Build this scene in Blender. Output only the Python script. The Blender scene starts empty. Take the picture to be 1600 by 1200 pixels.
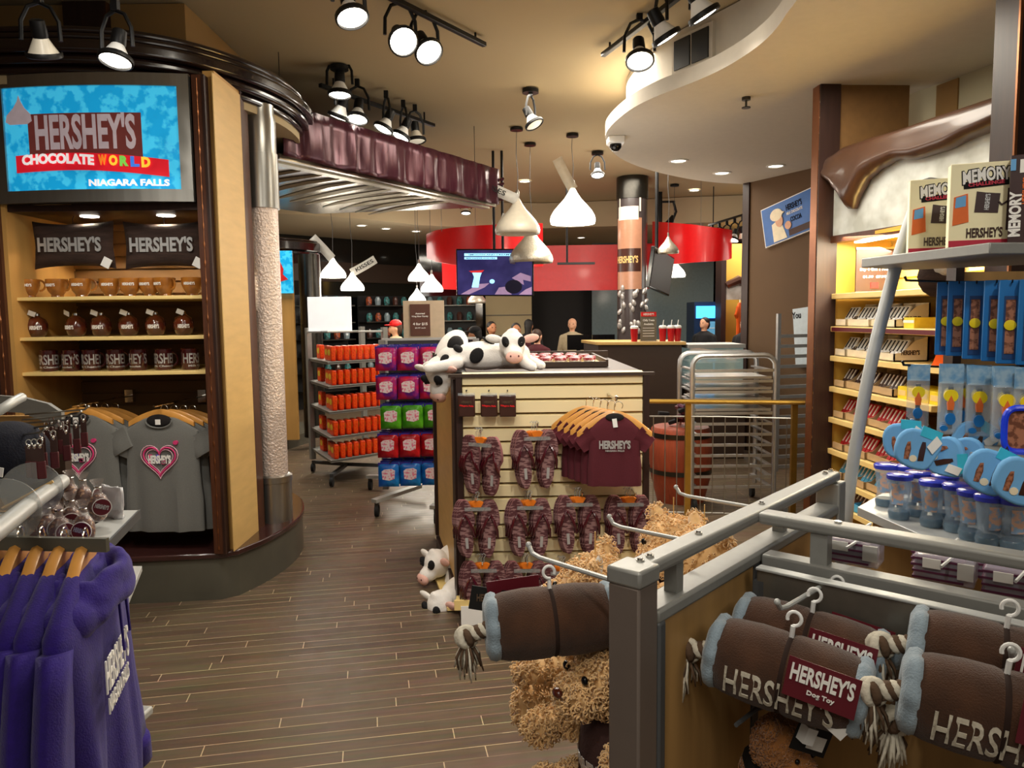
import bpy, math, random
from mathutils import Matrix, Vector, noise
# ---------- camera ----------
SC = bpy.context.scene
H = 1.6; F = 1180.0
_p = math.atan(107 / F); _r = math.radians(.7)
FW = Vector((0, math.cos(_p), -math.sin(_p)))
_R0 = Vector((1, 0, 0)); _U0 = Vector((0, math.sin(_p), math.cos(_p)))
RT = _R0 * math.cos(_r) - _U0 * math.sin(_r); UP = _U0 * math.cos(_r) + _R0 * math.sin(_r)
cd = bpy.data.cameras.new('camera'); cam = bpy.data.objects.new('camera', cd); SC.collection.objects.link(cam)
cd.sensor_width = 36; cd.lens = 36 * F / 1600; cd.clip_start = .05; cd.clip_end = 100
m3 = Matrix((RT, UP, -FW)).transposed()
cam.matrix_world = Matrix.Translation((0, 0, H)) @ m3.to_4x4()
SC.camera = cam
# ---------- world, exposure ----------
w = bpy.data.worlds.new('world'); SC.world = w; w.use_nodes = True
w.node_tree.nodes['Background'].inputs[0].default_value = (1.0, .92, .80, 1)
w.node_tree.nodes['Background'].inputs[1].default_value = .17
vs = SC.view_settings; vs.view_transform = 'Standard'; vs.look = 'None'; vs.gamma = 1; vs.exposure = EXPOSURE = 0.0
vs.use_curve_mapping = False
try:
    SC.cycles.max_bounces = 7; SC.cycles.diffuse_bounces = 3; SC.cycles.glossy_bounces = 3; SC.cycles.transmission_bounces = 6
    SC.cycles.transparent_max_bounces = 12; SC.cycles.sample_clamp_indirect = 6; SC.cycles.caustics_reflective = False; SC.cycles.caustics_refractive = False
except Exception: pass
def area(name, loc, size, power, col=(1, .92, .78), rot=(0, 0, 0), sy=None):
    l = bpy.data.lights.new(name, 'AREA'); l.energy = power; l.color = col
    l.shape = 'RECTANGLE'; l.size = size; l.size_y = sy or size
    o = bpy.data.objects.new(name, l); o.location = loc; o.rotation_euler = rot; SC.collection.objects.link(o); return o
# broad unseen area lights standing in for the shop's downlight grid
for i, (x, y, z, s, e) in enumerate([(-.6, -1.4, 3.45, 1.6, 44), (2.2, -.6, 3.45, 1.4, 24), (-.2, 2.9, 3.46, 1.0, 34), (-3.6, 8.0, 3.46, 1.6, 80), (1.2, 9.6, 3.46, 1.6, 90),
                                     (.5, 6.2, 3.46, 1.2, 70), (3.6, 12.6, 3.0, 1.4, 80), (-1.5, 12.3, 3.05, 1.4, 60), (1.6, 4.3, 3.04, .9, 30)]):
    area('ceiling_fill', (x, y, z), s, e)
# unseen point fills added to brighten the ceiling and the aisles
for i, (x, y, z, e) in enumerate([(-.4, 2.7, 2.2, 17), (.3, 6.0, 2.2, 26), (-1.9, 7.4, 2.0, 15), (1.2, 9.2, 2.1, 36), (1.0, 2.7, 1.9, 9), (-1.2, .3, 2.3, 7), (-1.5, 11.6, 2.2, 28), (3.6, 10.5, 2.2, 30)]):
    l = bpy.data.lights.new('ambient_fill', 'POINT'); l.energy = e; l.color = (1, .94, .84); l.shadow_soft_size = .5
    o = bpy.data.objects.new('ambient_fill', l); o.location = (x, y, z); SC.collection.objects.link(o)
# unseen spots added above and behind the camera to brighten the displays
for i, (p_, q_, e_, c_) in enumerate([((.5, .9, 3.3), (.25, 3.86, .7), 150, .62), ((.9, .3, 3.0), (1.6, 2.3, 1.3), 55, .75), ((-1.2, 1.4, 3.3), (-2.2, 4.2, 1.5), 90, .8), ((-.2, .2, 3.3), (.3, 2.4, .6), 60, .9)]):
    l = bpy.data.lights.new('added_spot', 'SPOT'); l.energy = e_; l.spot_size = c_; l.spot_blend = .8; l.color = (1, .95, .86); l.shadow_soft_size = .07
    o = bpy.data.objects.new('added_spot', l); o.location = p_; o.rotation_euler = (Vector(q_) - Vector(p_)).to_track_quat('-Z', 'Y').to_euler(); SC.collection.objects.link(o)
# ---------- helpers ----------
def ray(x, y): return FW * F + RT * (x - 800) + UP * (600 - y)
def D(x, y, d):
    v = ray(x, y); k = d / v.y; return Vector((v.x * k, d, H + v.z * k))
def Z(x, y, z):
    v = ray(x, y); k = (z - H) / v.z; return Vector((v.x * k, v.y * k, z))
def V(*a): return Vector(a)
def RZ(a): return Matrix.Rotation(a, 4, 'Z')
def RX(a): return Matrix.Rotation(a, 4, 'X')
def RY(a): return Matrix.Rotation(a, 4, 'Y')
def TR(*a): return Matrix.Translation(a[0] if len(a) == 1 else a)
def lin(c): return tuple(((v / 255 / 12.92) if v / 255 <= .04045 else ((v / 255 + .055) / 1.055) ** 2.4) for v in c)
rnd = random.Random(7)
MATS = {}
def mat(name, rgb, rough=.6, metal=0, var=.06, scale=20, bump=0, bscale=120, emit=0, ecol=None, alpha=1, trans=0, spec=.5, sheen=0, coat=0, rgb2=None, thr=None, stretch=(1, 1, 1), ior=1.45):
    if name in MATS: return MATS[name]
    m = bpy.data.materials.new(name); m.use_nodes = True; nt = m.node_tree; N = nt.nodes; L = nt.links
    b = N['Principled BSDF']
    c = lin(rgb)
    tc = N.new('ShaderNodeTexCoord'); mp = N.new('ShaderNodeMapping'); L.new(tc.outputs['Object'], mp.inputs[0]); mp.inputs['Scale'].default_value = stretch
    nz = N.new('ShaderNodeTexNoise'); nz.inputs['Scale'].default_value = scale; nz.inputs['Detail'].default_value = 3; L.new(mp.outputs[0], nz.inputs['Vector'])
    rp = N.new('ShaderNodeValToRGB'); L.new(nz.outputs['Fac'], rp.inputs[0])
    c2 = lin(rgb2) if rgb2 else None
    if c2:
        t = thr or (.4, .6)
        rp.color_ramp.elements[0].position = t[0]; rp.color_ramp.elements[1].position = t[1]
        rp.color_ramp.elements[0].color = (*c, 1); rp.color_ramp.elements[1].color = (*c2, 1)
    else:
        rp.color_ramp.elements[0].position = .3; rp.color_ramp.elements[1].position = .7
        rp.color_ramp.elements[0].color = (*[v * (1 - var) for v in c], 1); rp.color_ramp.elements[1].color = (*[min(1, v * (1 + var)) for v in c], 1)
    L.new(rp.outputs[0], b.inputs['Base Color'])
    b.inputs['Roughness'].default_value = rough; b.inputs['Metallic'].default_value = metal
    b.inputs['Specular IOR Level'].default_value = spec; b.inputs['IOR'].default_value = ior
    if sheen: b.inputs['Sheen Weight'].default_value = sheen
    if coat: b.inputs['Coat Weight'].default_value = coat; b.inputs['Coat Roughness'].default_value = .08
    if trans: b.inputs['Transmission Weight'].default_value = trans
    if alpha < 1: b.inputs['Alpha'].default_value = alpha
    if emit:
        if ecol: b.inputs['Emission Color'].default_value = (*lin(ecol), 1)
        else: L.new(rp.outputs[0], b.inputs['Emission Color'])
        b.inputs['Emission Strength'].default_value = emit
    if bump:
        n2 = N.new('ShaderNodeTexNoise'); n2.inputs['Scale'].default_value = bscale; n2.inputs['Detail'].default_value = 2; L.new(mp.outputs[0], n2.inputs['Vector'])
        bp = N.new('ShaderNodeBump'); bp.inputs['Strength'].default_value = bump; bp.inputs['Distance'].default_value = .01
        L.new(n2.outputs['Fac'], bp.inputs['Height']); L.new(bp.outputs[0], b.inputs['Normal'])
    MATS[name] = m; return m
SUBN = {'lettering', 'caption', 'caption_bar', 'heart_outline', 'print_patch', 'size_label', 'barcode_label', 'hanger_hook', 'lettering_shadow', 'logo_shadow', 'chocolate_art', 'orange_art', 'blue_art', 'crimson_band', 'embroidered_lettering', 'strap_upper', 'strap_lower', 'yellow_dial', 'picture_shape', 'red_logo', 'heading', 'brown_figure_print', 'dark_figure_print', 'pale_print', 'price_strip', 'bar_print', 'barcode_patch', 'nostril', 'eye', 'drawstring', 'printed_label', 'yellow_patch', 'red_band', 'print_lines', 'size_sticker', 'fob'}
CARR = {'body', 'fabric', 'fleece_body', 'pouch', 'maroon_card', 'carton', 'poster', 'board', 'panel', 'round_tag', 'cushion', 'wooden_hanger', 'case', 'screen', 'plush_body', 'window', 'mitt', 'head', 'bag', 'wrapper', 'globe', 'tray', 'bar', 'card', 'brown_shirt', 'column_core', 'sheet', 'printed_sole', 'strap', 'paper_plume', 'glass_label_print', 'info_label'}
LASTC = {}
class MB:
    def __init__(s, M=None): s.v = []; s.f = []; s.M = M or Matrix()
    def add(s, vs, fs, M=None):
        T_ = s.M @ M if M else s.M; o = len(s.v)
        s.v += [T_ @ Vector(p) for p in vs]; s.f += [tuple(i + o for i in f) for f in fs]; return s
    def box(s, c, sz, rz=0, M=None):
        x, y, z = [q / 2 for q in sz]
        vs = [(a, b, e) for a in (-x, x) for b in (-y, y) for e in (-z, z)]
        return s.add(vs, [(0, 1, 3, 2), (4, 6, 7, 5), (0, 4, 5, 1), (2, 3, 7, 6), (0, 2, 6, 4), (1, 5, 7, 3)], TR(*c) @ RZ(rz) @ (M or Matrix()))
    def b2(s, a, b): # box from two corners
        return s.box([(p + q) / 2 for p, q in zip(a, b)], [abs(p - q) for p, q in zip(a, b)])
    def prism(s, poly, z0, z1, M=None):
        n = len(poly); a = sum(poly[i][0] * poly[(i + 1) % n][1] - poly[(i + 1) % n][0] * poly[i][1] for i in range(n))
        if a < 0: poly = poly[::-1]
        vs = [(x, y, z0) for x, y in poly] + [(x, y, z1) for x, y in poly]
        return s.add(vs, [tuple(range(n))[::-1], tuple(range(n, 2 * n))] + [(i, (i + 1) % n, n + (i + 1) % n, n + i) for i in range(n)], M)
    def bar(s, p, q, w, h, up=(0, 0, 1)):
        p = Vector(p); q = Vector(q); d = (q - p); L_ = d.length; y = d.normalized(); x = y.cross(Vector(up))
        if x.length < 1e-4: x = y.cross(Vector((0, 1, 0)))
        x.normalize(); z = x.cross(y)
        M = Matrix((x, y, z)).transposed().to_4x4(); M.translation = (p + q) / 2
        return s.box((0, 0, 0), (w, L_, h), M=M) if False else s.add(*boxgeo(w, L_, h), M)
    def tube(s, pts, r, n=8, cap=True, closed=False):
        pts = [Vector(p) for p in pts]; k = len(pts); rr = r if isinstance(r, (list, tuple)) else [r] * k
        ref = None; rings = []
        for i, p in enumerate(pts):
            if closed: d = pts[(i + 1) % k] - pts[i - 1]
            else: d = pts[min(i + 1, k - 1)] - pts[max(i - 1, 0)]
            if d.length < 1e-9: d = Vector((0, 0, 1))
            d.normalize()
            if ref is None:
                ref = d.cross(Vector((0, 0, 1)))
                if ref.length < .1: ref = d.cross(Vector((1, 0, 0)))
            ref = ref - d * ref.dot(d); ref.normalize(); b = d.cross(ref)
            rings.append([p + (ref * math.cos(2 * math.pi * j / n) + b * math.sin(2 * math.pi * j / n)) * rr[i] for j in range(n)])
        return s.loft(rings, cap, closed)
    def loft(s, rings, cap=True, closed=False):
        n = len(rings[0]); k = len(rings); vs = [p for r in rings for p in r]; fs = []
        for i in range(k if closed else k - 1):
            a = i * n; b = ((i + 1) % k) * n
            fs += [(a + j, a + (j + 1) % n, b + (j + 1) % n, b + j) for j in range(n)]
        if cap and not closed: fs += [tuple(range(n))[::-1], tuple(range((k - 1) * n, k * n))]
        return s.add(vs, fs)
    def lathe(s, prof, c=(0, 0, 0), n=20, M=None, cap=True):
        rings = [[(r * math.cos(2 * math.pi * j / n), r * math.sin(2 * math.pi * j / n), z) for j in range(n)] for r, z in prof]
        old = s.M; s.M = s.M @ TR(*c) @ (M or Matrix()); s.loft(rings, cap); s.M = old; return s
    def cyl(s, c, r, h, n=16, M=None): return s.lathe([(r, -h / 2), (r, h / 2)], c, n, M)
    def ell(s, c, rad, n=14, M=None):
        k = max(6, n // 2 + 1); vs = []; 
        for i in range(1, k):
            t = math.pi * i / k
            vs += [(math.sin(t) * math.cos(2 * math.pi * j / n), math.sin(t) * math.sin(2 * math.pi * j / n), math.cos(t)) for j in range(n)]
        fs = [(((i) * n + j), (i + 1) * n + j, (i + 1) * n + (j + 1) % n, i * n + (j + 1) % n) for i in range(k - 2) for j in range(n)]
        o = len(vs); vs += [(0, 0, 1), (0, 0, -1)]
        fs += [(o, j, (j + 1) % n) for j in range(n)] + [(o + 1, (k - 2) * n + (j + 1) % n, (k - 2) * n + j) for j in range(n)]
        return s.add(vs, fs, TR(*c) @ (M or Matrix()) @ Matrix.Diagonal((*rad, 1)))
    def caps(s, p, q, r0, r1, n=10): # capsule
        p = Vector(p); q = Vector(q); d = (q - p).normalized(); pts = []; rr = []
        for a in (90, 60, 30): pts.append(p - d * r0 * math.sin(math.radians(a))); rr.append(max(.0005, r0 * math.cos(math.radians(a))))
        pts += [p, q]; rr += [r0, r1]
        for a in (30, 60, 90): pts.append(q + d * r1 * math.sin(math.radians(a))); rr.append(max(.0005, r1 * math.cos(math.radians(a))))
        return s.tube(pts, rr, n)
    def quad(s, a, b, c, d): return s.add([a, b, c, d], [(0, 1, 2, 3)])
    def build(s, name, m, parent=None, bevel=0, ang=40, remesh=0, smooth=0, sub=0, disp=0, seg=2):
        me = bpy.data.meshes.new(name); me.from_pydata([tuple(v) for v in s.v], [], s.f); me.update()
        if isinstance(m, str): m = MATS[m]
        me.materials.append(m)
        o = bpy.data.objects.new(name, me); SC.collection.objects.link(o)
        if parent:
            if name in SUBN and parent.type == 'EMPTY' and parent.name in LASTC: parent = LASTC[parent.name]
            elif name in CARR and parent.type == 'EMPTY': LASTC[parent.name] = o
            o.parent = parent
        for p_ in me.polygons: p_.use_smooth = True
        if not remesh:
            me.set_sharp_from_angle(angle=math.radians(ang))
        if remesh:
            q = o.modifiers.new('r', 'REMESH'); q.mode = 'VOXEL'; q.voxel_size = remesh; q.use_smooth_shade = True
            if smooth: q = o.modifiers.new('s', 'SMOOTH'); q.iterations = smooth; q.factor = .5
        if sub: q = o.modifiers.new('u', 'SUBSURF'); q.levels = q.render_levels = sub
        if bevel: q = o.modifiers.new('b', 'BEVEL'); q.width = bevel; q.segments = seg; q.limit_method = 'ANGLE'; q.angle_limit = math.radians(50)
        return o
def boxgeo(x, y, z):
    x /= 2; y /= 2; z /= 2
    return [(a, b, e) for a in (-x, x) for b in (-y, y) for e in (-z, z)], [(0, 1, 3, 2), (4, 6, 7, 5), (0, 4, 5, 1), (2, 3, 7, 6), (0, 2, 6, 4), (1, 5, 7, 3)]
def tag(o, label, cat, group=None):
    o['label'] = label; o['category'] = cat
    if group: o['group'] = group
    return o
def thing(name, label, cat, loc=(0, 0, 0), rz=0, group=None, M=None):
    o = bpy.data.objects.new(name, None); SC.collection.objects.link(o)
    if M is not None: o.matrix_world = M
    else: o.location = loc; o.rotation_euler = (0, 0, rz)
    o.empty_display_size = .05
    return tag(o, label, cat, group)
def struct(o): o['kind'] = 'structure'; return o
def kids(o): return [c for c in bpy.data.objects if c.parent == o]
KID = {}
def reg(o): # remember a prototype's children once
    KID[o.name] = [(c, [(g, ) for g in kids(c)]) for c in kids(o)]; return o
def dup(o, label, loc=None, rz=None, M=None, group=None):
    if o.name not in KID: reg(o)
    r = o.copy(); SC.collection.objects.link(r); r['label'] = label
    if group: r['group'] = group
    if M is not None: r.matrix_world = M
    if loc is not None: r.location = loc
    if rz is not None: r.rotation_euler = (0, 0, rz)
    for c, gs in KID[o.name]:
        k = c.copy(); SC.collection.objects.link(k); k.parent = r
        for (g,) in gs: q = g.copy(); SC.collection.objects.link(q); q.parent = k
    return r
class Maker: # first call builds, later calls copy
    def __init__(s, fn): s.fn = fn; s.o = None
    def __call__(s, label, cat, loc=None, rz=0, M=None, group=None):
        if s.o is None:
            s.o = s.fn(); tag(s.o, label, cat, group); o = s.o; reg(o)
            if M is not None: o.matrix_world = M
            else: o.location = loc; o.rotation_euler = (0, 0, rz)
            return o
        if M is not None: o = dup(s.o, label, M=M)
        else:
            o = dup(s.o, label, M=Matrix.LocRotScale(Vector(loc), None, None) @ RZ(rz))
        o['category'] = cat
        if group: o['group'] = group
        elif 'group' in o: del o['group']
        return o
def ordn(i, n, a='left', b='right'):
    W = ['', 'second', 'third', 'fourth', 'fifth', 'sixth', 'seventh', 'eighth', 'ninth', 'tenth', 'eleventh', 'twelfth']
    if i == 0: return a + 'most'
    if i == n - 1: return b + 'most'
    if i < (n + 1) / 2: return W[i] + ' from the ' + a
    return W[n - 1 - i] + ' from the ' + b
TXT = {}
def textgeo(s, bold):
    k = (s, bold)
    if k not in TXT:
        c = bpy.data.curves.new('t', 'FONT'); c.body = s; c.size = 1; c.offset = bold; c.extrude = .5; c.resolution_u = 3
        o = bpy.data.objects.new('t', c); me = bpy.data.meshes.new_from_object(o)
        vs = [v.co.copy() for v in me.vertices]; fs = [tuple(p.vertices) for p in me.polygons]
        bpy.data.objects.remove(o); bpy.data.curves.remove(c); bpy.data.meshes.remove(me)
        x0 = min(v.x for v in vs); x1 = max(v.x for v in vs); y0 = min(v.y for v in vs); y1 = max(v.y for v in vs)
        TXT[k] = ([((v.x - x0) / (x1 - x0) - .5, (v.y - y0) / (y1 - y0) - .5, v.z) for v in vs], fs)
    return TXT[k]
def text(mb, s, w, h, M=None, bold=.03, depth=.002, wrap=0, arc=0):
    vs, fs = textgeo(s, bold); out = []
    for x, y, z in vs:
        X = x * w; Y = y * h + arc * (1 - 4 * x * x) * h; zz = z * depth
        if wrap: a = X / wrap; out.append(((wrap + zz) * math.sin(a), -(wrap + zz) * math.cos(a), Y))
        else: out.append((X, -zz, Y))
    mb.add(out, fs, M); return mb
def heart(mb, w, h, M, t=.006, depth=.001, k=1):
    pts = []
    n = 36
    for i in range(n):
        a = 2 * math.pi * i / n; pts.append((16 * math.sin(a) ** 3 / 16 * w / 2 * k, -depth, (13 * math.cos(a) - 5 * math.cos(2 * a) - 2 * math.cos(3 * a) - math.cos(4 * a)) / 15 * h / 2 * k))
    old = mb.M; mb.M = old @ M; mb.tube(pts, t, 5, closed=True); mb.M = old
def blotch(mb, pts, depth, M): # flat patch in XZ facing -Y
    mb.add([(x, -depth, z) for x, z in pts] + [(x, 0, z) for x, z in pts], [tuple(range(len(pts)))[::1], ] + [(i, (i + 1) % len(pts), len(pts) + (i + 1) % len(pts), len(pts) + i) for i in range(len(pts))], M)
def circ(cx, cz, rx, rz_, n=16): return [(cx + rx * math.cos(2 * math.pi * i / n), cz + rz_ * math.sin(2 * math.pi * i / n)) for i in range(n)]
# ---------- materials ----------
mat('ceiling_paint', (178, 160, 126), .9, var=.02, scale=.6)
mat('soffit_paint', (196, 180, 148), .9, var=.02, scale=.6)
mat('cove_paint', (208, 200, 186), .85, var=.02)
mat('wall_cream', (196, 178, 140), .85, var=.03, scale=2)
mat('wall_tan', (150, 116, 68), .8, var=.04, scale=3)
mat('wall_brown', (98, 74, 50), .8, var=.04, scale=3)
mat('dark_wood', (48, 28, 22), .45, var=.25, scale=6, stretch=(6, 6, .6))
mat('crown_wood', (34, 22, 20), .18, var=.2, scale=6, coat=.6)
mat('post_wood', (78, 44, 28), .4, var=.25, scale=14, stretch=(6, 6, .6))
mat('maple', (216, 178, 112), .45, var=.06, scale=5, stretch=(1, 1, 5))
mat('maple_side', (196, 150, 84), .5, var=.10, scale=3, stretch=(4, 4, .5))
mat('fixture_wood', (172, 134, 82), .5, var=.14, scale=4, stretch=(5, 5, .5))
mat('slat_cream', (246, 228, 180), .5, var=.03, scale=4)
mat('slat_brown', (120, 88, 52), .6, var=.06, scale=4)
mat('slat_yellow', (232, 198, 112), .55, var=.04)
mat('panel_yellow', (222, 176, 74), .6, var=.05, scale=2)
mat('shelf_maple', (244, 214, 140), .45, var=.04, scale=6)
mat('steel', (168, 166, 160), .28, .9, var=.06, scale=30, stretch=(1, 1, .05))
mat('steel_dark', (70, 68, 64), .3, .9, var=.1, scale=30)
mat('chrome', (225, 222, 215), .12, 1, var=.03)
mat('copper', (150, 96, 62), .35, .9)
mat('brass', (190, 152, 72), .3, .9)
mat('grey_powder', (150, 150, 146), .42, .35, var=.03, scale=60)
mat('grey_light', (186, 188, 186), .4, .3, var=.03)
mat('grey_dark', (84, 86, 88), .45, .3)
mat('bench_grey', (92, 90, 80), .35, .1, var=.12, scale=4)
mat('bench_top', (60, 34, 32), .2, var=.2, scale=5, coat=.5)
mat('hammered', (226, 208, 196), .35, .35, var=.08, scale=60, bump=.9, bscale=70)
mat('black_metal', (16, 16, 18), .45, .3)
mat('black_gloss', (12, 12, 14), .15)
mat('rubber', (24, 24, 26), .8)
mat('lamp_glow', (255, 250, 240), .5, emit=9, ecol=(255, 246, 228))
mat('lamp_off', (225, 220, 205), .4, emit=.5, ecol=(255, 240, 210))
mat('white_paint', (236, 234, 226), .5, var=.02)
mat('white_plastic', (240, 240, 238), .35, var=.02)
mat('white_print', (245, 243, 238), .6, var=.01)
mat('silver_print', (205, 205, 205), .35, .5, var=.05)
mat('black_print', (14, 12, 12), .7)
mat('maroon', (84, 24, 30), .6, var=.08)
mat('maroon_card', (96, 22, 34), .45, var=.04)
mat('choc', (62, 34, 26), .3, var=.12, coat=.4)
mat('mug_maroon', (70, 22, 26), .18, coat=.6)
mat('amber_glaze', (176, 112, 42), .15, coat=.8, rgb2=(106, 60, 26), scale=9, thr=(.4, .65))
mat('brown_glaze', (96, 42, 24), .12, coat=.8, rgb2=(66, 24, 18), scale=9)
mat('hanger_wood', (214, 152, 74), .35, var=.12, scale=10, coat=.3)
mat('shirt_grey', (112, 112, 108), .95, var=.06, scale=160, bump=.15, bscale=300, sheen=.3)
mat('shirt_dark', (32, 28, 28), .95)
mat('shirt_maroon', (86, 28, 38), .95, var=.08, scale=200)
mat('hoodie_purple', (38, 14, 112), .92, var=.12, scale=60, bump=.2, bscale=260, sheen=.12)
mat('pink_print', (214, 60, 120), .8); mat('pink_light', (240, 190, 205), .8); mat('blue_print', (90, 80, 190), .8)
mat('plush_brown', (70, 42, 24), .95, var=.3, scale=16, bump=.35, bscale=400, sheen=.25)
mat('plush_grey', (136, 152, 164), .95, var=.14, scale=40, bump=.3, bscale=300, sheen=.4)
mat('plush_white', (245, 240, 234), .95, bump=.3, bscale=200, sheen=.4)
mat('plush_black', (22, 20, 22), .9, bump=.3, bscale=200)
mat('plush_pink', (240, 190, 176), .9, bump=.2, bscale=200)
mat('teddy', (240, 196, 136), .95, var=.16, scale=30, sheen=.5)
mat('teddy_dark', (176, 116, 60), .95, var=.16, scale=30, sheen=.5)
mat('rope_white', (214, 206, 188), .9, bump=.3); mat('rope_brown', (92, 70, 52), .9, bump=.3)
mat('orange_pack', (255, 88, 18), .35, var=.12, scale=40, rgb2=(232, 52, 12), thr=(.45, .6))
mat('pack_yellow', (252, 214, 60), .4, var=.1)
mat('bag_purple', (92, 28, 130), .22, rgb2=(196, 30, 70), scale=9, thr=(.42, .62), bump=.4, bscale=30)
mat('bag_green', (96, 190, 40), .22, rgb2=(60, 140, 30), scale=10, bump=.4, bscale=30)
mat('bag_red', (214, 24, 36), .22, rgb2=(150, 12, 30), scale=10, bump=.4, bscale=30)
mat('bag_blue', (30, 140, 220), .22, rgb2=(16, 90, 190), scale=10, bump=.4, bscale=30)
mat('bag_header', (50, 44, 150), .3); mat('bag_label', (240, 225, 235), .4, rgb2=(230, 120, 160), scale=60, thr=(.5, .6))
mat('red_gloss', (196, 6, 12), .34, coat=.15, var=.05)
mat('satin_plum', (70, 30, 42), .3, .35, var=.2, scale=3, bump=.5, bscale=5, stretch=(3, 3, .5))
mat('counter_dark', (58, 42, 32), .5, var=.05)
mat('counter_top', (206, 170, 104), .35, var=.05)
mat('skin_light', (224, 170, 138), .6); mat('skin_tan', (176, 120, 86), .6); mat('hair_black', (20, 16, 16), .6); mat('hair_brown', (60, 40, 28), .6)
mat('cloth_maroon', (72, 22, 30), .9); mat('cloth_olive', (96, 82, 58), .9); mat('cloth_black', (26, 26, 30), .9); mat('cloth_beige', (186, 170, 140), .9); mat('cap_red', (214, 20, 24), .6)
mat('acrylic', (170, 174, 172), .08, alpha=.34, coat=.6)
mat('blister', (205, 216, 224), .05, alpha=.22, coat=.8)
mat('cup_clear', (190, 214, 236), .05, alpha=.26, coat=.8)
mat('lid_blue', (60, 72, 200), .2, coat=.4)
mat('teal_base', (24, 70, 90), .2, coat=.4)
mat('box_blue', (18, 108, 176), .4, var=.1, scale=12)
mat('box_blue_dark', (12, 60, 112), .5)
mat('mitt_blue', (112, 174, 226), .8, var=.05)
mat('tag_cyan', (60, 190, 222), .5)
mat('yellow_disc', (244, 214, 20), .4)
mat('brown_print', (110, 62, 40), .6, rgb2=(170, 110, 80), scale=60, thr=(.45, .55))
mat('orange_print', (232, 110, 40), .6)
mat('cream_card', (255, 244, 200), .5, var=.02)
mat('crimson', (190, 30, 60), .5)
mat('dark_glass', (14, 17, 20), .06, coat=.6, spec=.8)
mat('grey_glass', (120, 136, 142), .15, spec=.6)
mat('silver_leaf', (216, 220, 214), .5, .1, rgb2=(176, 178, 168), scale=6, thr=(.35, .65), bump=.3, bscale=9)
mat('foil_silver', (206, 200, 186), .32, .55, bump=.5, bscale=60)
mat('lamp_shade_lit', (255, 252, 244), .4, emit=3.2, ecol=(255, 247, 230))
mat('lamp_shade_white', (226, 218, 200), .35, coat=.4)
mat('frost_tag', (226, 224, 218), .35, alpha=.75)
mat('frost_clear', (216, 206, 186), .3, alpha=.45)
mat('flip_base', (84, 42, 46), .7, rgb2=(152, 114, 112), scale=70, thr=(.46, .56), stretch=(.5, 1, 1.6))
mat('flip_edge', (150, 96, 98), .6); mat('flip_strap', (74, 18, 28), .15, coat=.6); mat('flip_hook', (226, 120, 30), .4)
mat('navy', (18, 20, 34), .95, bump=.3, bscale=200)
mat('trunk_plastic', (196, 190, 204), .2, alpha=.45)
mat('purple_print', (92, 40, 70), .5)
mat('screen_glow', (30, 28, 78), .3, emit=.7, rgb2=(52, 48, 104), scale=3)
mat('screen_cyan', (150, 214, 255), .3, emit=1.6); mat('screen_pink', (170, 140, 176), .3, emit=.6); mat('screen_dark', (14, 10, 34), .3, emit=.6); mat('screen_red', (210, 40, 40), .3, emit=.7)
mat('sky_sign', (20, 150, 205), .25, emit=.7, rgb2=(60, 184, 226), scale=14, thr=(.46, .54), coat=.5)
mat('fridge_blue', (60, 170, 250), .3, emit=3.0); mat('fridge_body', (12, 40, 80), .4); mat('fridge_glass', (90, 150, 190), .2, emit=.5)
mat('garment_orange', (240, 96, 20), .9)
mat('sign_blue', (62, 112, 186), .45, var=.15, scale=5)
mat('tray_white', (246, 246, 244), .3, coat=.5)
mat('alu', (196, 198, 200), .35, .85)
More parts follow.
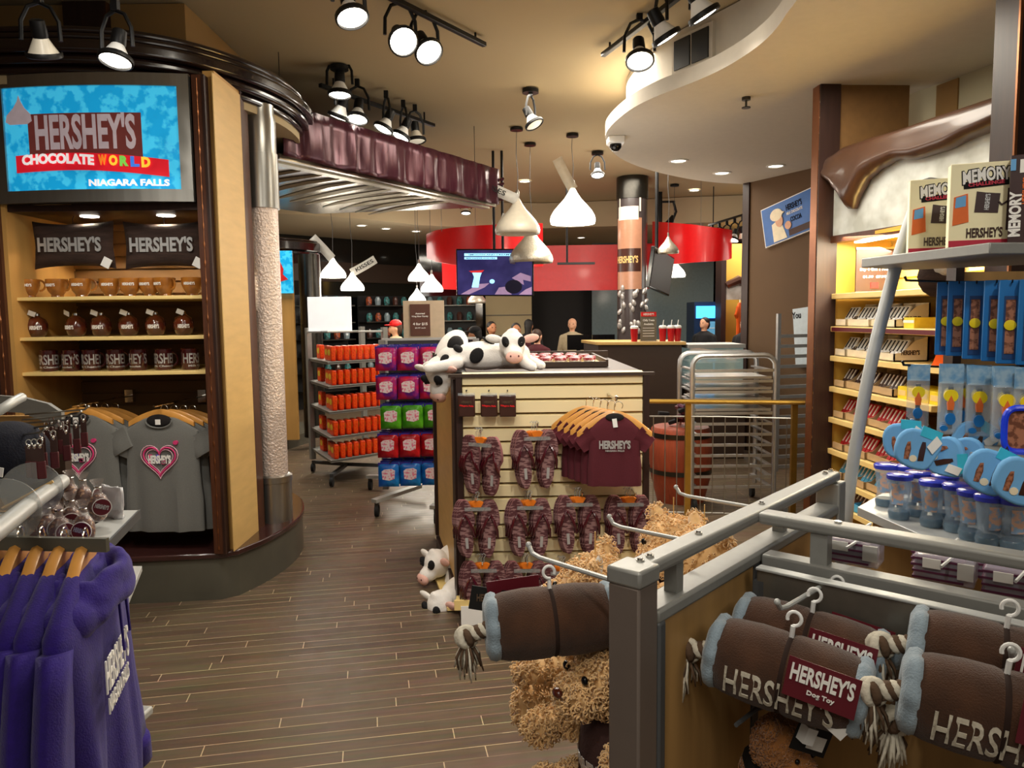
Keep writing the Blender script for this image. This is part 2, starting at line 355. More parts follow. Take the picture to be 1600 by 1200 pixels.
# ================= SHELL =================
def floor_mat():
    m = bpy.data.materials.new('floor_planks'); m.use_nodes = True; N = m.node_tree.nodes; L = m.node_tree.links; b = N['Principled BSDF']
    tc = N.new('ShaderNodeTexCoord'); mp = N.new('ShaderNodeMapping'); mp.inputs['Rotation'].default_value = (0, 0, math.radians(-10.5)); L.new(tc.outputs['Object'], mp.inputs[0])
    def mth(op, a, b=None, c=None):
        n = N.new('ShaderNodeMath'); n.operation = op
        for i_, v in enumerate((a, b, c)):
            if v is None: continue
            if isinstance(v, (int, float)): n.inputs[i_].default_value = v
            else: L.new(v, n.inputs[i_])
        return n.outputs[0]
    sx = N.new('ShaderNodeSeparateXYZ'); L.new(mp.outputs[0], sx.inputs[0])
    rowf = mth('DIVIDE', sx.outputs['Y'], .072); row = mth('FLOOR', rowf); fy = mth('FRACT', rowf)
    wn = N.new('ShaderNodeTexWhiteNoise'); wn.noise_dimensions = '1D'; L.new(row, wn.inputs['W'])
    xf = mth('ADD', mth('DIVIDE', sx.outputs['X'], 1.05), mth('MULTIPLY', wn.outputs['Value'], 7.0)); fx = mth('FRACT', xf); col = mth('FLOOR', xf)
    w2 = N.new('ShaderNodeTexWhiteNoise'); w2.noise_dimensions = '2D'; cb = N.new('ShaderNodeCombineXYZ'); L.new(row, cb.inputs[0]); L.new(col, cb.inputs[1]); L.new(cb.outputs[0], w2.inputs['Vector'])
    w3 = N.new('ShaderNodeTexWhiteNoise'); w3.noise_dimensions = '2D'; cb3 = N.new('ShaderNodeCombineXYZ'); L.new(row, cb3.inputs[0]); L.new(mth('FLOOR', mth('MULTIPLY', xf, 1.7)), cb3.inputs[1]); L.new(cb3.outputs[0], w3.inputs['Vector'])
    seam_y = mth('MULTIPLY', mth('LESS_THAN', fy, .042), mth('POWER', w3.outputs['Value'], .8)); seam_x = mth('MULTIPLY', mth('LESS_THAN', fx, .0035), .8)
    seam = mth('MAXIMUM', seam_y, seam_x)
    pm = N.new('ShaderNodeMix'); pm.data_type = 'RGBA'; L.new(w2.outputs['Value'], pm.inputs[0]); pm.inputs[6].default_value = (*lin((102, 82, 58)), 1); pm.inputs[7].default_value = (*lin((88, 68, 47)), 1)
    br = N.new('ShaderNodeMix'); br.data_type = 'RGBA'; L.new(seam, br.inputs[0]); L.new(pm.outputs[2], br.inputs[6]); br.inputs[7].default_value = (*lin((206, 180, 130)), 1)
    nz = N.new('ShaderNodeTexNoise'); nz.inputs['Scale'].default_value = 4; nz.inputs['Detail'].default_value = 5
    mp2 = N.new('ShaderNodeMapping'); mp2.inputs['Scale'].default_value = (1, 9, 1); L.new(mp.outputs[0], mp2.inputs[0]); L.new(mp2.outputs[0], nz.inputs['Vector'])
    mx = N.new('ShaderNodeMix'); mx.data_type = 'RGBA'; mx.blend_type = 'OVERLAY'; mx.inputs[0].default_value = .45; L.new(br.outputs[2], mx.inputs[6]); L.new(nz.outputs['Color'], mx.inputs[7])
    hs = N.new('ShaderNodeHueSaturation'); hs.inputs['Saturation'].default_value = .8; L.new(mx.outputs[2], hs.inputs['Color']); L.new(hs.outputs[0], b.inputs['Base Color'])
    b.inputs['Roughness'].default_value = .32
    n3 = N.new('ShaderNodeTexNoise'); n3.inputs['Scale'].default_value = 12; L.new(tc.outputs['Object'], n3.inputs['Vector'])
    mr = N.new('ShaderNodeMapRange'); mr.inputs['To Min'].default_value = .24; mr.inputs['To Max'].default_value = .5; L.new(n3.outputs[0], mr.inputs[0]); L.new(mr.outputs[0], b.inputs['Roughness'])
    return m
struct(MB().box((.5, 7, -.05), (17, 21, .1)).build('floor', floor_mat()))
struct(MB().box((.5, 5.5, 3.56), (17, 18, .1)).build('ceiling', 'ceiling_paint'))
struct(MB().box((-5.2, 7, 1.75), (.1, 21, 3.6)).build('wall_left', 'wall_brown'))
struct(MB().box((8.5, 10, 1.75), (.1, 15, 3.6)).build('wall_right', 'wall_cream'))
# low back ceiling with a curved edge
edge = [(-5.15, 10.6), (-3.9, 10.7), (-3.0, 11.0), (-2.2, 11.6), (-1.5, 12.4), (-.6, 12.9), (.6, 13.1), (1.8, 12.9), (3.0, 12.6), (4.4, 12.4), (8.4, 12.3)]
struct(MB().prism(edge + [(8.4, 17.2), (-5.15, 17.2)], 3.08, 3.5).build('ceiling_back', 'soffit_paint'))
# second, shallower curved drop on the left
struct(MB().prism([(-5.15, 9.2), (-4.2, 9.3), (-3.2, 9.9), (-2.6, 10.5), (-2.9, 11.2), (-5.15, 11.2)], 3.2, 3.5).build('ceiling_drop_left', 'ceiling_paint'))
# right soffit slab: curved outline
sp = [Z(x, y, 3.07) for x, y in [(1240, 4), (1212, 48), (1178, 78), (1130, 108), (1075, 132), (1025, 150), (985, 170), (955, 195), (944, 212), (950, 232), (972, 250), (1010, 265), (1060, 277), (1110, 285), (1165, 288)]]
def smooth_poly(p, it=2):
    for _ in range(it):
        q = [p[0]]
        for a, b in zip(p, p[1:]): q += [(a[0] * .75 + b[0] * .25, a[1] * .75 + b[1] * .25), (a[0] * .25 + b[0] * .75, a[1] * .25 + b[1] * .75)]
        p = q + [p[-1]]
    return p
so = smooth_poly([(1.15, .3), (1.3, 1.6)] + [(v.x, v.y) for v in sp] + [(3.4, 8.9)])
struct(MB().prism(so + [(8.4, 9.2), (8.4, .3)], 3.07, 3.17).build('ceiling_soffit', 'cove_paint'))
ins = [(x + .17, y - .02) for x, y in so[2:-2]]
struct(MB().prism(ins + [(8.3, 8.9), (8.3, .5)], 3.17, 3.5).build('ceiling_soffit_cove', 'cove_paint'))
# back wall: dark shopfront glass on the left, tiled pier, dark opening, pale glass
yb = 16.0
gl = MB().bar((-4.9, 12.6, 1.55), (-1.9, 15.8, 1.55), .06, 3.1)
struct(gl.build('window_1', 'dark_glass'))
struct(MB().bar((-1.9, 15.8, 1.55), (-.45, 16, 1.55), .06, 3.1).build('window_2', 'dark_glass'))
struct(MB().bar((-4.88, 12.55, 2.45), (-1.9, 15.72, 2.45), .05, .36).build('reflection_bar', 'counter_dark'))  # brownish reflection in the dark glass, put in as a solid bar
struct(MB().box((-.05, 15.9, 1.55), (.95, .5, 3.1)).build('wall_pier', 'wall_cream'))
struct(MB().box((1.05, 16.4, 1.55), (1.4, .1, 3.1)).build('wall_back', 'hair_black'))
struct(MB().box((3.0, 16.0, 1.55), (2.6, .1, 3.1)).build('window_3', 'grey_glass'))
struct(MB().box((6.2, 16.0, 1.55), (3.9, .1, 3.1)).build('wall_back_right', 'hair_black'))
g = MB()
for k in range(7): g.box((-.05, 15.64, .35 + k * .42), (.95, .02, .012))
struct(g.build('trim_2', 'grey_dark'))
# brown wall wing on the right with its dark edge
wl, wr = Z(1176, 286, 3.07), Z(1264, 266, 3.07)
dv = (wr - wl).normalized(); far = wl + dv * 2.6
struct(MB().bar((wl.x, wl.y, 1.535), (far.x, far.y, 1.535), .12, 3.07).build('wall_wing', 'wall_brown'))
e = wl - dv * .02
struct(MB().box((e.x, e.y, 1.535), (.1, .16, 3.07), rz=math.atan2(dv.y, dv.x)).build('trim_3', 'dark_wood'))
# downlights recessed in the ceilings
def mk_down():
    t = thing('downlight', 'x', 'x'); MB().lathe([(.075, 0), (.095, 0), (.095, -.006), (.075, -.01)], n=20, cap=False).build('trim_ring', 'white_paint', t)
    MB().lathe([(.074, -.001), (.07, -.003)], n=20).build('lens', 'lamp_glow', t); return t
mkd = Maker(mk_down)
lowz = 3.08
for (x, y, z, l) in [(1060, 251, 3.07, 'large round downlight in the white soffit, nearest the camera dome'), (1128, 270, 3.07, 'large round downlight in the white soffit, middle one'),
                     (1212, 259, 3.07, 'small downlight in the soffit close to the tall striped post'),
                     (690, 315, 3.5, 'downlight in the tan ceiling between plum canopy and red ring'), (755, 327, 3.5, 'downlight in the tan ceiling beside the dim pendant lamps'),
                     (820, 283, 3.5, 'downlight in the tan ceiling above the pendant lamps'), (862, 330, 3.5, 'downlight in the tan ceiling left of the lit pendant'),
                     (1085, 297, 3.5, 'downlight in the tan ceiling behind the soffit, nearer one'), (1063, 315, 3.5, 'downlight in the tan ceiling behind the soffit, farther one'),
                     (565, 352, lowz, 'downlight in the low back ceiling, leftmost of four'), (603, 357, lowz, 'downlight in the low back ceiling, second from the left'),
                     (650, 361, lowz, 'downlight in the low back ceiling, third from the left'), (908, 371, lowz, 'downlight in the low back ceiling behind the milkshake column')]:
    p = Z(x, y, z); mkd(l, 'downlight', loc=(p.x, p.y, z), group='round downlights')
for nm, x, y, z in [('a', 1166, 152, 3.07), ('b', 1234, 272, 3.07), ('c', 585, 298, 3.5)]:
    p = Z(x, y, z); mb = MB(TR(p)).cyl((0, 0, -.01), .03, .02).cyl((0, 0, -.04), .008, .06, 8).cyl((0, 0, -.07), .03, .006)
    tag(mb.build('sprinkler_head', 'steel_dark'), {'a': 'metal sprinkler head under the middle of the white soffit', 'b': 'metal sprinkler head under the soffit near the brown wall', 'c': 'small sprinkler head on the ceiling beyond the plum canopy'}[nm], 'sprinkler')
for x, y, z, l in [(962, 214, 3.07, 'white security camera with dark dome at the tip of the soffit'), (583, 318, 3.5, 'white security camera hanging past the plum canopy')]:
    p = Z(x, y, z); t = thing('security_camera', l, 'camera', p)
    MB().box((0, 0, -.03), (.14, .14, .06)).build('housing', 'white_plastic', t, bevel=.01)
    MB().ell((0, 0, -.07), (.05, .05, .05)).build('dome', 'black_gloss', t)
t = thing('air_vent', 'dark two-panel air vent on the recessed cove wall', 'vent', Z(1046, 118, 3.3)); 
a0 = math.atan2(ins[len(ins) // 3][1] - ins[len(ins) // 3 - 3][1], ins[len(ins) // 3][0] - ins[len(ins) // 3 - 3][0])
pv = min(range(len(ins) - 1), key=lambda i: abs(math.atan2(ins[i][0], ins[i][1]) - math.atan2(Z(1046, 118, 3.3).x, Z(1046, 118, 3.3).y)) if ins[i][1] < 5.2 else 9)
q0, q1 = Vector(ins[pv]), Vector(ins[pv + 1]); a0 = math.atan2(q1.y - q0.y, q1.x - q0.x)
if math.cos(a0) < 0: a0 += math.pi
t.location = (q0.x, q0.y, 3.33); t.rotation_euler = (0, 0, a0)
MB().box((0, 0, 0), (.38, .05, .24)).build('frame', 'cove_paint', t)
for s in (-1, 1): MB().box((s * .085, 0, 0), (.15, .07, .19)).build('grille', 'black_metal', t)

# ================= LEFT ROUND TOWER =================
FY = 4.2
base = smooth_poly([(-3.3, 4.1), (-2.22, 4.14), (-1.68, 4.2)], 0) + smooth_poly([(-1.60, 4.26), (-1.5, 4.5), (-1.44, 4.85), (-1.47, 5.2), (-1.62, 5.6), (-1.95, 5.95), (-2.4, 6.1)], 2) + [(-3.4, 6.15), (-4.2, 5.6), (-4.3, 4.6)]
def inset(poly, k, c=(-2.6, 5.1)): return [(c[0] + (x - c[0]) * k, c[1] + (y - c[1]) * k) for x, y in poly]
TW = thing('display_tower', 'round wooden display tower with blue backlit sign and dark moulded crown', 'display unit', (0, 0, 0))
MB().prism(base, 0, .24).build('bench_base', 'bench_grey', TW)
MB().prism(inset(base, 1.012), .24, .275).build('bench_top', 'bench_top', TW, bevel=.008)
XL, XR = -2.74, -1.70
# back, sides, inner floor
MB().box((-2.2, 4.86, 1.35), (1.2, .04, 2.2)).build('slat_back', 'slat_brown', TW)
g = MB()
for k in range(26): g.box((-2.2, 4.832, .32 + k * .078), (1.34, .016, .064))
g.build('slat_board', 'slat_brown', TW)
MB().b2((XL - .12, 4.2, .275), (XL - .02, 4.86, 2.9)).build('side_panel', 'maple_side', TW)
MB().b2((XR + .03, 4.26, .275), (XR + .094, 4.66, 2.95)).build('side_panel', 'maple_side', TW)
MB().b2((XR + .05, 4.64, .275), (XR + .1, 4.76, 2.95)).build('side_trim', 'post_wood', TW)
MB().b2((XR + .094, 4.22, .275), (XR + .099, 4.66, 2.93)).build('outer_panel', 'maple', TW)
for x in (XL - .07, XR + .03):
    MB().box((x, 4.2, 1.59), (.055, .05, 2.63)).build('post', 'post_wood', TW)
    MB().box((x + (.034 if x > -2 else -.034), 4.2, 1.59), (.014, .06, 2.63)).build('post_edge', 'dark_wood', TW)
    g = MB()
    g.tube([(x, 4.176, .3 + k * .0125) for k in range(208)], [.0062 if k % 8 < 2 else .0022 for k in range(208)], 6)
    g.build('beaded_strip', 'copper', TW)
# header / sign box
MB().b2((XL - .02, 4.22, 2.2), (XR, 4.86, 2.235)).build('soffit_board', 'dark_wood', TW)
def arcpt(x, y0=4.16, bow=.05): # bowed front
    u = (x - XL) / (XR - XL) * 2 - 1; return y0 - bow * (1 - u * u)
def bowpanel(mb, x0, x1, z0, z1, y0, th, bow=.05, n=12):
    for i in range(n):
        a = x0 + (x1 - x0) * i / n; b = x0 + (x1 - x0) * (i + 1) / n; ya, yb_ = arcpt(a, y0, bow), arcpt(b, y0, bow)
        mb.add([(a, ya, z0), (b, yb_, z0), (b, yb_, z1), (a, ya, z1), (a, ya + th, z0), (b, yb_ + th, z0), (b, yb_ + th, z1), (a, ya + th, z1)],
               [(0, 1, 2, 3), (4, 7, 6, 5), (0, 4, 5, 1), (3, 2, 6, 7), (0, 3, 7, 4), (1, 5, 6, 2)])
    return mb
zs0, zs1 = 2.30, 2.84
bowpanel(MB(), XL - .03, XR - .01, 2.235, 2.90, 4.19, .05).build('sign_back', 'steel_dark', TW)
for nm, a, b, c, d in (('sign_frame', XL - .03, XR - .01, 2.235, zs0), ('sign_frame', XL - .03, XR - .01, zs1, 2.905), ('sign_frame', XL - .03, XL + .03, zs0, zs1), ('sign_frame', XR - .07, XR - .01, zs0, zs1)):
    bowpanel(MB(), a, b, c, d, 4.165, .03).build(nm, 'steel', TW)
sg = bowpanel(MB(), XL + .03, XR - .07, zs0, zs1, 4.178, .012).build('sign_panel', 'sky_sign', TW)
cx = (XL + XR) / 2 - .02
def onsign(mb_fn, name, m, yo):
    mb = MB(); mb_fn(mb); mb.v = [Vector((v.x, arcpt(v.x, 4.178 - yo) + v.y, v.z)) for v in mb.v]; return mb.build(name, m, sg)
mat('sign_choc', (96, 44, 40), .3, emit=.5); mat('sign_red', (216, 30, 44), .3, emit=.5); mat('sign_white', (245, 240, 240), .3, emit=.55); mat('sign_grey', (176, 160, 164), .4, emit=.4)
mat('sign_yellow', (250, 200, 60), .3, emit=.6); mat('sign_orange', (240, 130, 40), .3, emit=.6); mat('sign_green', (120, 200, 80), .3, emit=.6); mat('sign_blue2', (60, 120, 220), .3, emit=.6)
def strip(mb, x0, x1, zc, hh, skew, th=.003, n=14, wave=0):
    for i in range(n):
        a = x0 + (x1 - x0) * i / n; b = x0 + (x1 - x0) * (i + 1) / n
        f = lambda x: zc + skew * (x - x0) / (x1 - x0) + wave * math.cos((x - (x0 + x1) / 2) / (x1 - x0) * math.pi)
        mb.add([(a, 0, f(a) - hh), (b, 0, f(b) - hh), (b, 0, f(b) + hh), (a, 0, f(a) + hh), (a, -th, f(a) - hh), (b, -th, f(b) - hh), (b, -th, f(b) + hh), (a, -th, f(a) + hh)], [(4, 5, 6, 7), (0, 1, 5, 4), (3, 7, 6, 2), (0, 4, 7, 3), (1, 2, 6, 5)])
onsign(lambda m: strip(m, cx - .33, cx + .28, 2.585, .115, 0), 'chocolate_bar', 'sign_choc', .002)
onsign(lambda m: text(m, "HERSHEY'S", .54, .19, TR(cx - .02, -.004, 2.605), bold=.03), 'lettering', 'sign_grey', .002)
onsign(lambda m: strip(m, cx - .41, cx + .41, 2.44, .045, -.03, .006, wave=.02), 'ribbon', 'sign_red', .004)
onsign(lambda m: text(m, "CHOCOLATE", .4, .055, TR(cx - .17, -.012, 2.455) @ RY(.02), bold=.05, arc=.15), 'lettering', 'sign_white', .004)
for i, (ch, mm) in enumerate(zip('WORLD', ['sign_orange', 'sign_yellow', 'sign_green', 'sign_blue2', 'sign_yellow'])):
    onsign(lambda m: text(m, ch, .045, .055, TR(cx + .075 + i * .056, -.012, 2.452 - i * .003), bold=.06), 'lettering', mm, .004)
onsign(lambda m: blotch(m, [(cx - .46, 2.665), (cx - .435, 2.65), (cx - .33, 2.65), (cx - .305, 2.665), (cx - .31, 2.70), (cx - .345, 2.735), (cx - .365, 2.77), (cx - .375, 2.80), (cx - .385, 2.77), (cx - .41, 2.735), (cx - .45, 2.70)], .004, Matrix()), 'kiss_shape', 'sign_grey', .002)
onsign(lambda m: text(m, "NIAGARA FALLS", .42, .036, TR(cx + .2, -.004, 2.335), bold=.04), 'lettering', 'sign_white', .002)
# crown mouldings
crown = smooth_poly([(-3.6, 4.1), (-2.75, 4.08), (-2.2, 4.08), (-1.85, 4.22), (-1.62, 4.48), (-1.46, 4.8), (-1.38, 5.2), (-1.42, 5.7), (-1.7, 6.1), (-2.4, 6.3)], 2) + [(-3.6, 6.3), (-4.3, 5.6), (-4.4, 4.6)]
CR = [(2.905, 2.95, .95), (2.95, 3.0, .985), (3.0, 3.07, 1.012), (3.07, 3.11, .985), (3.11, 3.15, .965)]
for a, b, k in CR: MB().prism(inset(crown, k), a, b).build('crown_moulding', 'crown_wood', TW, bevel=.018, seg=3)
MB().prism(inset(crown, .93), 2.86, 2.905).build('crown_underside', 'ceiling_paint', TW)
MB().b2((-4.6, 4.75, 3.15), (-1.95, 6.0, 3.5)).build('top_box', 'wall_tan', TW)
MB().b2((-2.66, 4.7, 3.15), (-2.40, 4.76, 3.5)).build('top_trim', 'dark_wood', TW)
# niche downlights
for x in (-2.42, -1.98):
    MB(TR(x, 4.42, 2.199)).lathe([(.045, 0), (.05, 0), (.05, -.004), (.04, -.006)], n=16).build('niche_lamp', 'lamp_glow', TW)
    l = bpy.data.lights.new('niche_light', 'SPOT'); l.energy = 24; l.spot_size = 2.2; l.color = (1, .86, .66); l.shadow_soft_size = .05
    o = bpy.data.objects.new('niche_light', l); o.location = (x, 4.42, 2.18); SC.collection.objects.link(o); o.parent = TW
# shelves
SH = []
for (y, dd) in ((463, 4.24), (526, 4.24), (581, 4.24)):
    z = D(165, y, 4.24).z; SH.append(z)
    g = MB(); g.prism([(XL - .03, 4.25), ((XL + XR) / 2, 4.2), (XR + .03, 4.25), (XR + .03, 4.83), (XL - .03, 4.83)], z - .02, z); g.build('shelf', 'shelf_maple', TW, bevel=.003)
# column beside it
CL = thing('round_column', 'steel and hammered silver round column standing on the tower bench', 'column', (-1.575, 4.90, .275))
MB().lathe([(.112, 0), (.112, .26), (.118, .262), (.118, .30), (.1, .31)], n=32).build('steel_base', 'steel', CL)
MB().lathe([(.092, .31), (.092, 2.02)], n=32).build('hammered_sleeve', 'hammered', CL)
MB().lathe([(.104, 2.02), (.104, 2.36), (.098, 2.362), (.098, 2.56), (.09, 2.6), (.09, 2.66)], n=32).build('steel_top', 'steel', CL)

# ---- mugs etc on tower shelves ----
def mug(w=.082, h=.105, m='mug_maroon', txt="HERSHEY'S", off=0):
    t = thing('mug', 'x', 'x'); r = w / 2
    MB().lathe([(r * .9, 0), (r, .006), (r, h - .003), (r - .003, h), (r - .006, h - .004), (r - .007, .01), (0.001, .01)], n=24, cap=False).build('body', m, t)
    MB().tube([(r * math.cos(a) * 0 + r - .004 + .028 * math.sin(a), 0, h * .5 - .034 * math.cos(a)) for a in [math.pi * k / 8 for k in range(9)]], .0055, 6).build('handle', m, t)
    if txt: text(MB(), txt, .19, .052, TR(0, 0, h * .56) @ RZ(off), bold=.02, wrap=r + .0004, depth=.0006).build('lettering', 'silver_print', t); text(MB(), "Milk Chocolate", .14, .010, TR(0, 0, h * .2) @ RZ(off), bold=.03, wrap=r + .0004, depth=.0006).build('lettering', 'silver_print', t)
    return t
mm = Maker(mug)
zz = SH[2]
for i, (px, rz) in enumerate([(40, .9), (77, .5), (112, -.9), (143, .3), (181, .4), (217, -.8), (256, .5), (297, 1.9)]):
    p = D(px, 570, 4.36); mm(f'maroon mug with silver lettering, {ordn(i, 8)} on the lowest tower shelf', 'mug', M=TR(p.x, 4.36, zz) @ RZ(rz) @ Matrix.Scale(1.16, 4), group='maroon mugs on the lowest tower shelf')
def cup():
    t = thing('mug', 'x', 'x')
    MB().lathe([(.022, 0), (.026, .004), (.024, .01), (.038, .03), (.045, .055), (.046, .082), (.0445, .083), (.043, .055), (.035, .032), (.001, .014)], n=22, cap=False).build('body', 'amber_glaze', t)
    MB().tube([(.043 + .024 * math.sin(a), 0, .055 - .024 * math.cos(a)) for a in [math.pi * k / 7 for k in range(8)]], .005, 6).build('handle', 'amber_glaze', t)
    text(MB(), "HERSHEY'S", .05, .013, TR(0, 0, .056), bold=.03, wrap=.0462, depth=.0006).build('lettering', 'white_print', t); return t
mc = Maker(cup)
for i, (px, rz) in enumerate([(45, .25), (86, -.2), (127, .1), (169, .2), (203, .3), (231, -.1), (258, -.5), (298, .1)]):
    p = D(px, 450, 4.38); mc(f'amber glazed rounded mug, {ordn(i, 8)} of eight on the top tower shelf', 'mug', M=TR(p.x, 4.38 + .02 * (i % 2), SH[0]) @ RZ(rz) @ Matrix.Scale(1.28, 4), group='amber mugs on the top tower shelf')
def jar():
    t = thing('ornament', 'x', 'x')
    MB().lathe([(.024, 0), (.034, .008), (.044, .035), (.044, .055), (.036, .078), (.018, .09), (.012, .097)], n=22).build('globe', 'brown_glaze', t)
    MB().lathe([(.014, .094), (.014, .104), (.004, .108)], n=12).build('cap', 'chrome', t)
    text(MB(), "HERSHEY'S", .05, .018, TR(0, 0, .042), bold=.03, wrap=.0446, depth=.0008).build('lettering', 'white_print', t)
    MB().box((-.012, -.036, .105), (.03, .003, .022), M=RY(.4) @ RX(.3)).build('price_tag', 'white_plastic', t); return t
mj = Maker(jar)
for i, (px, rz) in enumerate([(58, .4), (119, -.3), (158, .1), (201, .3), (243, .2), (287, .4)]):
    p = D(px, 510, 4.38); mj(f'round brown glass ornament, {ordn(i, 6)} of six on the middle tower shelf', 'ornament', M=TR(p.x, 4.38, SH[1]) @ RZ(rz) @ Matrix.Scale(1.28, 4), group='round ornaments on the middle tower shelf')
def pillow():
    t = thing('pillow', 'x', 'x'); g = MB(); n, k = 22, 14; W_, H_ = .47, .25; pts = []
    for s in (-1, 1):
        for j in range(k + 1):
            for i in range(n + 1):
                u = i / n * 2 - 1; v = j / k * 2 - 1; b = ((1 - u ** 4) * (1 - v ** 4)) ** .5
                pts.append((u * W_ / 2 * (1 - .05 * (1 - abs(v))), s * .045 * b, v * H_ / 2 * (1 - .06 * (1 - u * u)) + .012 * (abs(u) ** 3 if v > 0 else -abs(u) ** 3)))
    fs = []
    for s in range(2):
        o = s * (k + 1) * (n + 1)
        fs += [(o + j * (n + 1) + i, o + j * (n + 1) + i + 1, o + (j + 1) * (n + 1) + i + 1, o + (j + 1) * (n + 1) + i)[::1 if s == 0 else -1] for j in range(k) for i in range(n)]
    g.add(pts, fs).build('cushion', mat('pillow_knit', (58, 42, 36), .95, var=.35, scale=14, stretch=(.4, 1, 3), bump=.5, bscale=160), t)
    text(MB(), "HERSHEY'S", .36, .085, TR(0, -.05, .0), bold=.035, depth=.004).build('lettering', 'silver_print', t)
    MB().box((.2, -.04, -.105), (.05, .004, .055), M=RY(.5)).build('paper_tag', 'white_plastic', t)
    MB().tube([(0, 0, .118), (0, 0, .15), (.012, 0, .17), (0, 0, .185), (-.01, 0, .175)], .002, 6).build('hook', 'black_metal', t)
    return t
mp_ = Maker(pillow)
mp_('dark knitted cushion with silver lettering, hanging left in the tower', 'cushion', D(116, 383, 4.4))
mp_('dark knitted cushion with silver lettering, hanging right in the tower', 'cushion', D(258, 383, 4.4))

# ---- garments ----
def garment(mb, Wt, L_, thick, slv, slen, fold=.012, neck=.075, drop=.03, flare=1.0, k=40, seed=0, sang=0.9, sw=.075, hood=False, zshift=0):
    """hanging shirt: local X width, -Y front, z=0 at the neck/shoulder top"""
    R_ = random.Random(seed); ph = [R_.uniform(0, 6.28) for _ in range(4)]
    rings = []; hs = [0, .012, .03, .05, .08, .12, .18, .26, .36, .48, .6, .72, .84, .93, .985, 1.0]
    for q in hs:
        z = -q * L_
        sh = min(1, max(0, (-z) / (drop + .055)))           # shoulder slope
        hw = neck + (Wt / 2 - neck) * sh ** .75 if sh < 1 else Wt / 2
        if sh >= 1: hw = Wt / 2 * (1 - .06 * math.sin(min(1, (q - .1) * 1.6) * math.pi) + (flare - 1) * q)
        th = thick * (.45 + .55 * min(1, q * 7)) * (1 if q < .99 else .96)
        amp = fold * min(1, max(0, (q - .12) * 1.8))
        ring = []
        for j in range(k):
            a = 2 * math.pi * j / k; c, s_ = math.cos(a), math.sin(a)
            x = hw * (abs(c) ** .75) * (1 if c > 0 else -1); y = th * (abs(s_) ** .8) * (1 if s_ > 0 else -1)
            f = amp * (math.sin(x / Wt * 17 + ph[0] + q * 1.2) + .6 * math.sin(x / Wt * 29 + ph[1] - q)) * (1 if s_ < 0 else .6)
            ring.append((x, y + f, z))
        rings.append(ring)
    mb.loft(rings)
    for s in (-1, 1):
        x0 = s * (Wt / 2 - .03); z0 = -drop - .075
        dx, dz = math.cos(sang), -math.sin(sang); pts = []; rr = []
        for q in (0, .15, .35, .6, .85, 1): pts.append((x0 + s * dx * slen * q, .006 * math.sin(q * 5 + ph[2]), z0 + dz * slen * q)); rr.append(sw * (1 - .22 * q))
        n = 14; rs = []
        for (x, y, z), r_ in zip(pts, rr):
            rs.append([(x + r_ * math.cos(2 * math.pi * j / n) * math.sin(sang) * s, y + thick * .62 * math.sin(2 * math.pi * j / n) + .004 * math.sin(j * 2.3 + ph[3]), z + r_ * math.cos(2 * math.pi * j / n) * math.cos(sang)) for j in range(n)])
        mb.loft(rs)
    return mb
def hanger(parent, Wh=.38, drop=.07, hookh=.09, th=.014, dz=.02):
    pts = [(Wh / 2 * u, 0, .012 + dz - drop * abs(u) ** 1.6) for u in [i / 8 - 1 for i in range(17)]]
    rings = [[(x, y_, z + z_) for y_, z_ in ((-th / 2, -.014 - .008 * (1 - abs(x) / Wh * 2)), (th / 2, -.014 - .008 * (1 - abs(x) / Wh * 2)), (th / 2, .010), (0, .016), (-th / 2, .010))] for x, y, z in pts]
    MB().loft(rings).build('wooden_hanger', 'hanger_wood', parent, ang=60)
    MB().tube([(0, 0, .015 + dz), (0, 0, .045)] + [(.02 - .02 * math.cos(a) , 0, .05 + .02 * math.sin(a) + (.0)) for a in [math.pi * k / 8 for k in range(11)]], .0018, 6).build('hanger_hook', 'chrome', parent)
def tshirt():
    t = thing('t_shirt', 'x', 'x')
    garment(MB(), .44, .66, .035, True, .12, seed=2, fold=.009, sang=1.05, sw=.082, neck=.08).build('fabric', 'shirt_grey', t)
    MB().ell((0, -.028, -.015), (.072, .012, .036), 20).build('neck_opening', 'shirt_dark', t)
    MB().tube([(.076 * math.cos(a), -.036, -.015 - .042 * math.sin(a)) for a in [math.pi * k / 12 for k in range(13)]], .005, 6).build('collar', 'shirt_grey', t)
    MB().box((0, -.042, -.022), (.03, .002, .03)).build('size_label', 'white_print', t)
    M = TR(0, -.043, -.235)
    heart(g := MB(), .185, .17, M, t=.0055); g.build('heart_outline', 'pink_print', t)
    heart(g := MB(), .215, .2, M, t=.0025); g.build('heart_outline', 'pink_light', t)
    heart(g := MB(), .155, .14, M, t=.002); g.build('heart_outline', 'pink_light', t)
    text(MB(), "HERSHEY'S", .13, .05, TR(0, -.046, -.235), bold=.05).build('lettering', 'white_print', t)
    g = MB(); blotch(g, circ(.095, -.14, .014, .012), .046, Matrix()); blotch(g, [(-.065, -.262), (-.045, -.262), (-.045, -.208), (-.065, -.208)], .044, Matrix()); blotch(g, [(.01, -.262), (.03, -.262), (.03, -.24), (.01, -.24)], .047, Matrix()); g.build('print_patch', 'pink_print', t)
    g = MB(); blotch(g, [(-.02, -.262), (.0, -.262), (.0, -.208), (-.02, -.208)], .044, Matrix()); g.build('print_patch', 'blue_print', t)
    hanger(t); return t
mts = Maker(tshirt)
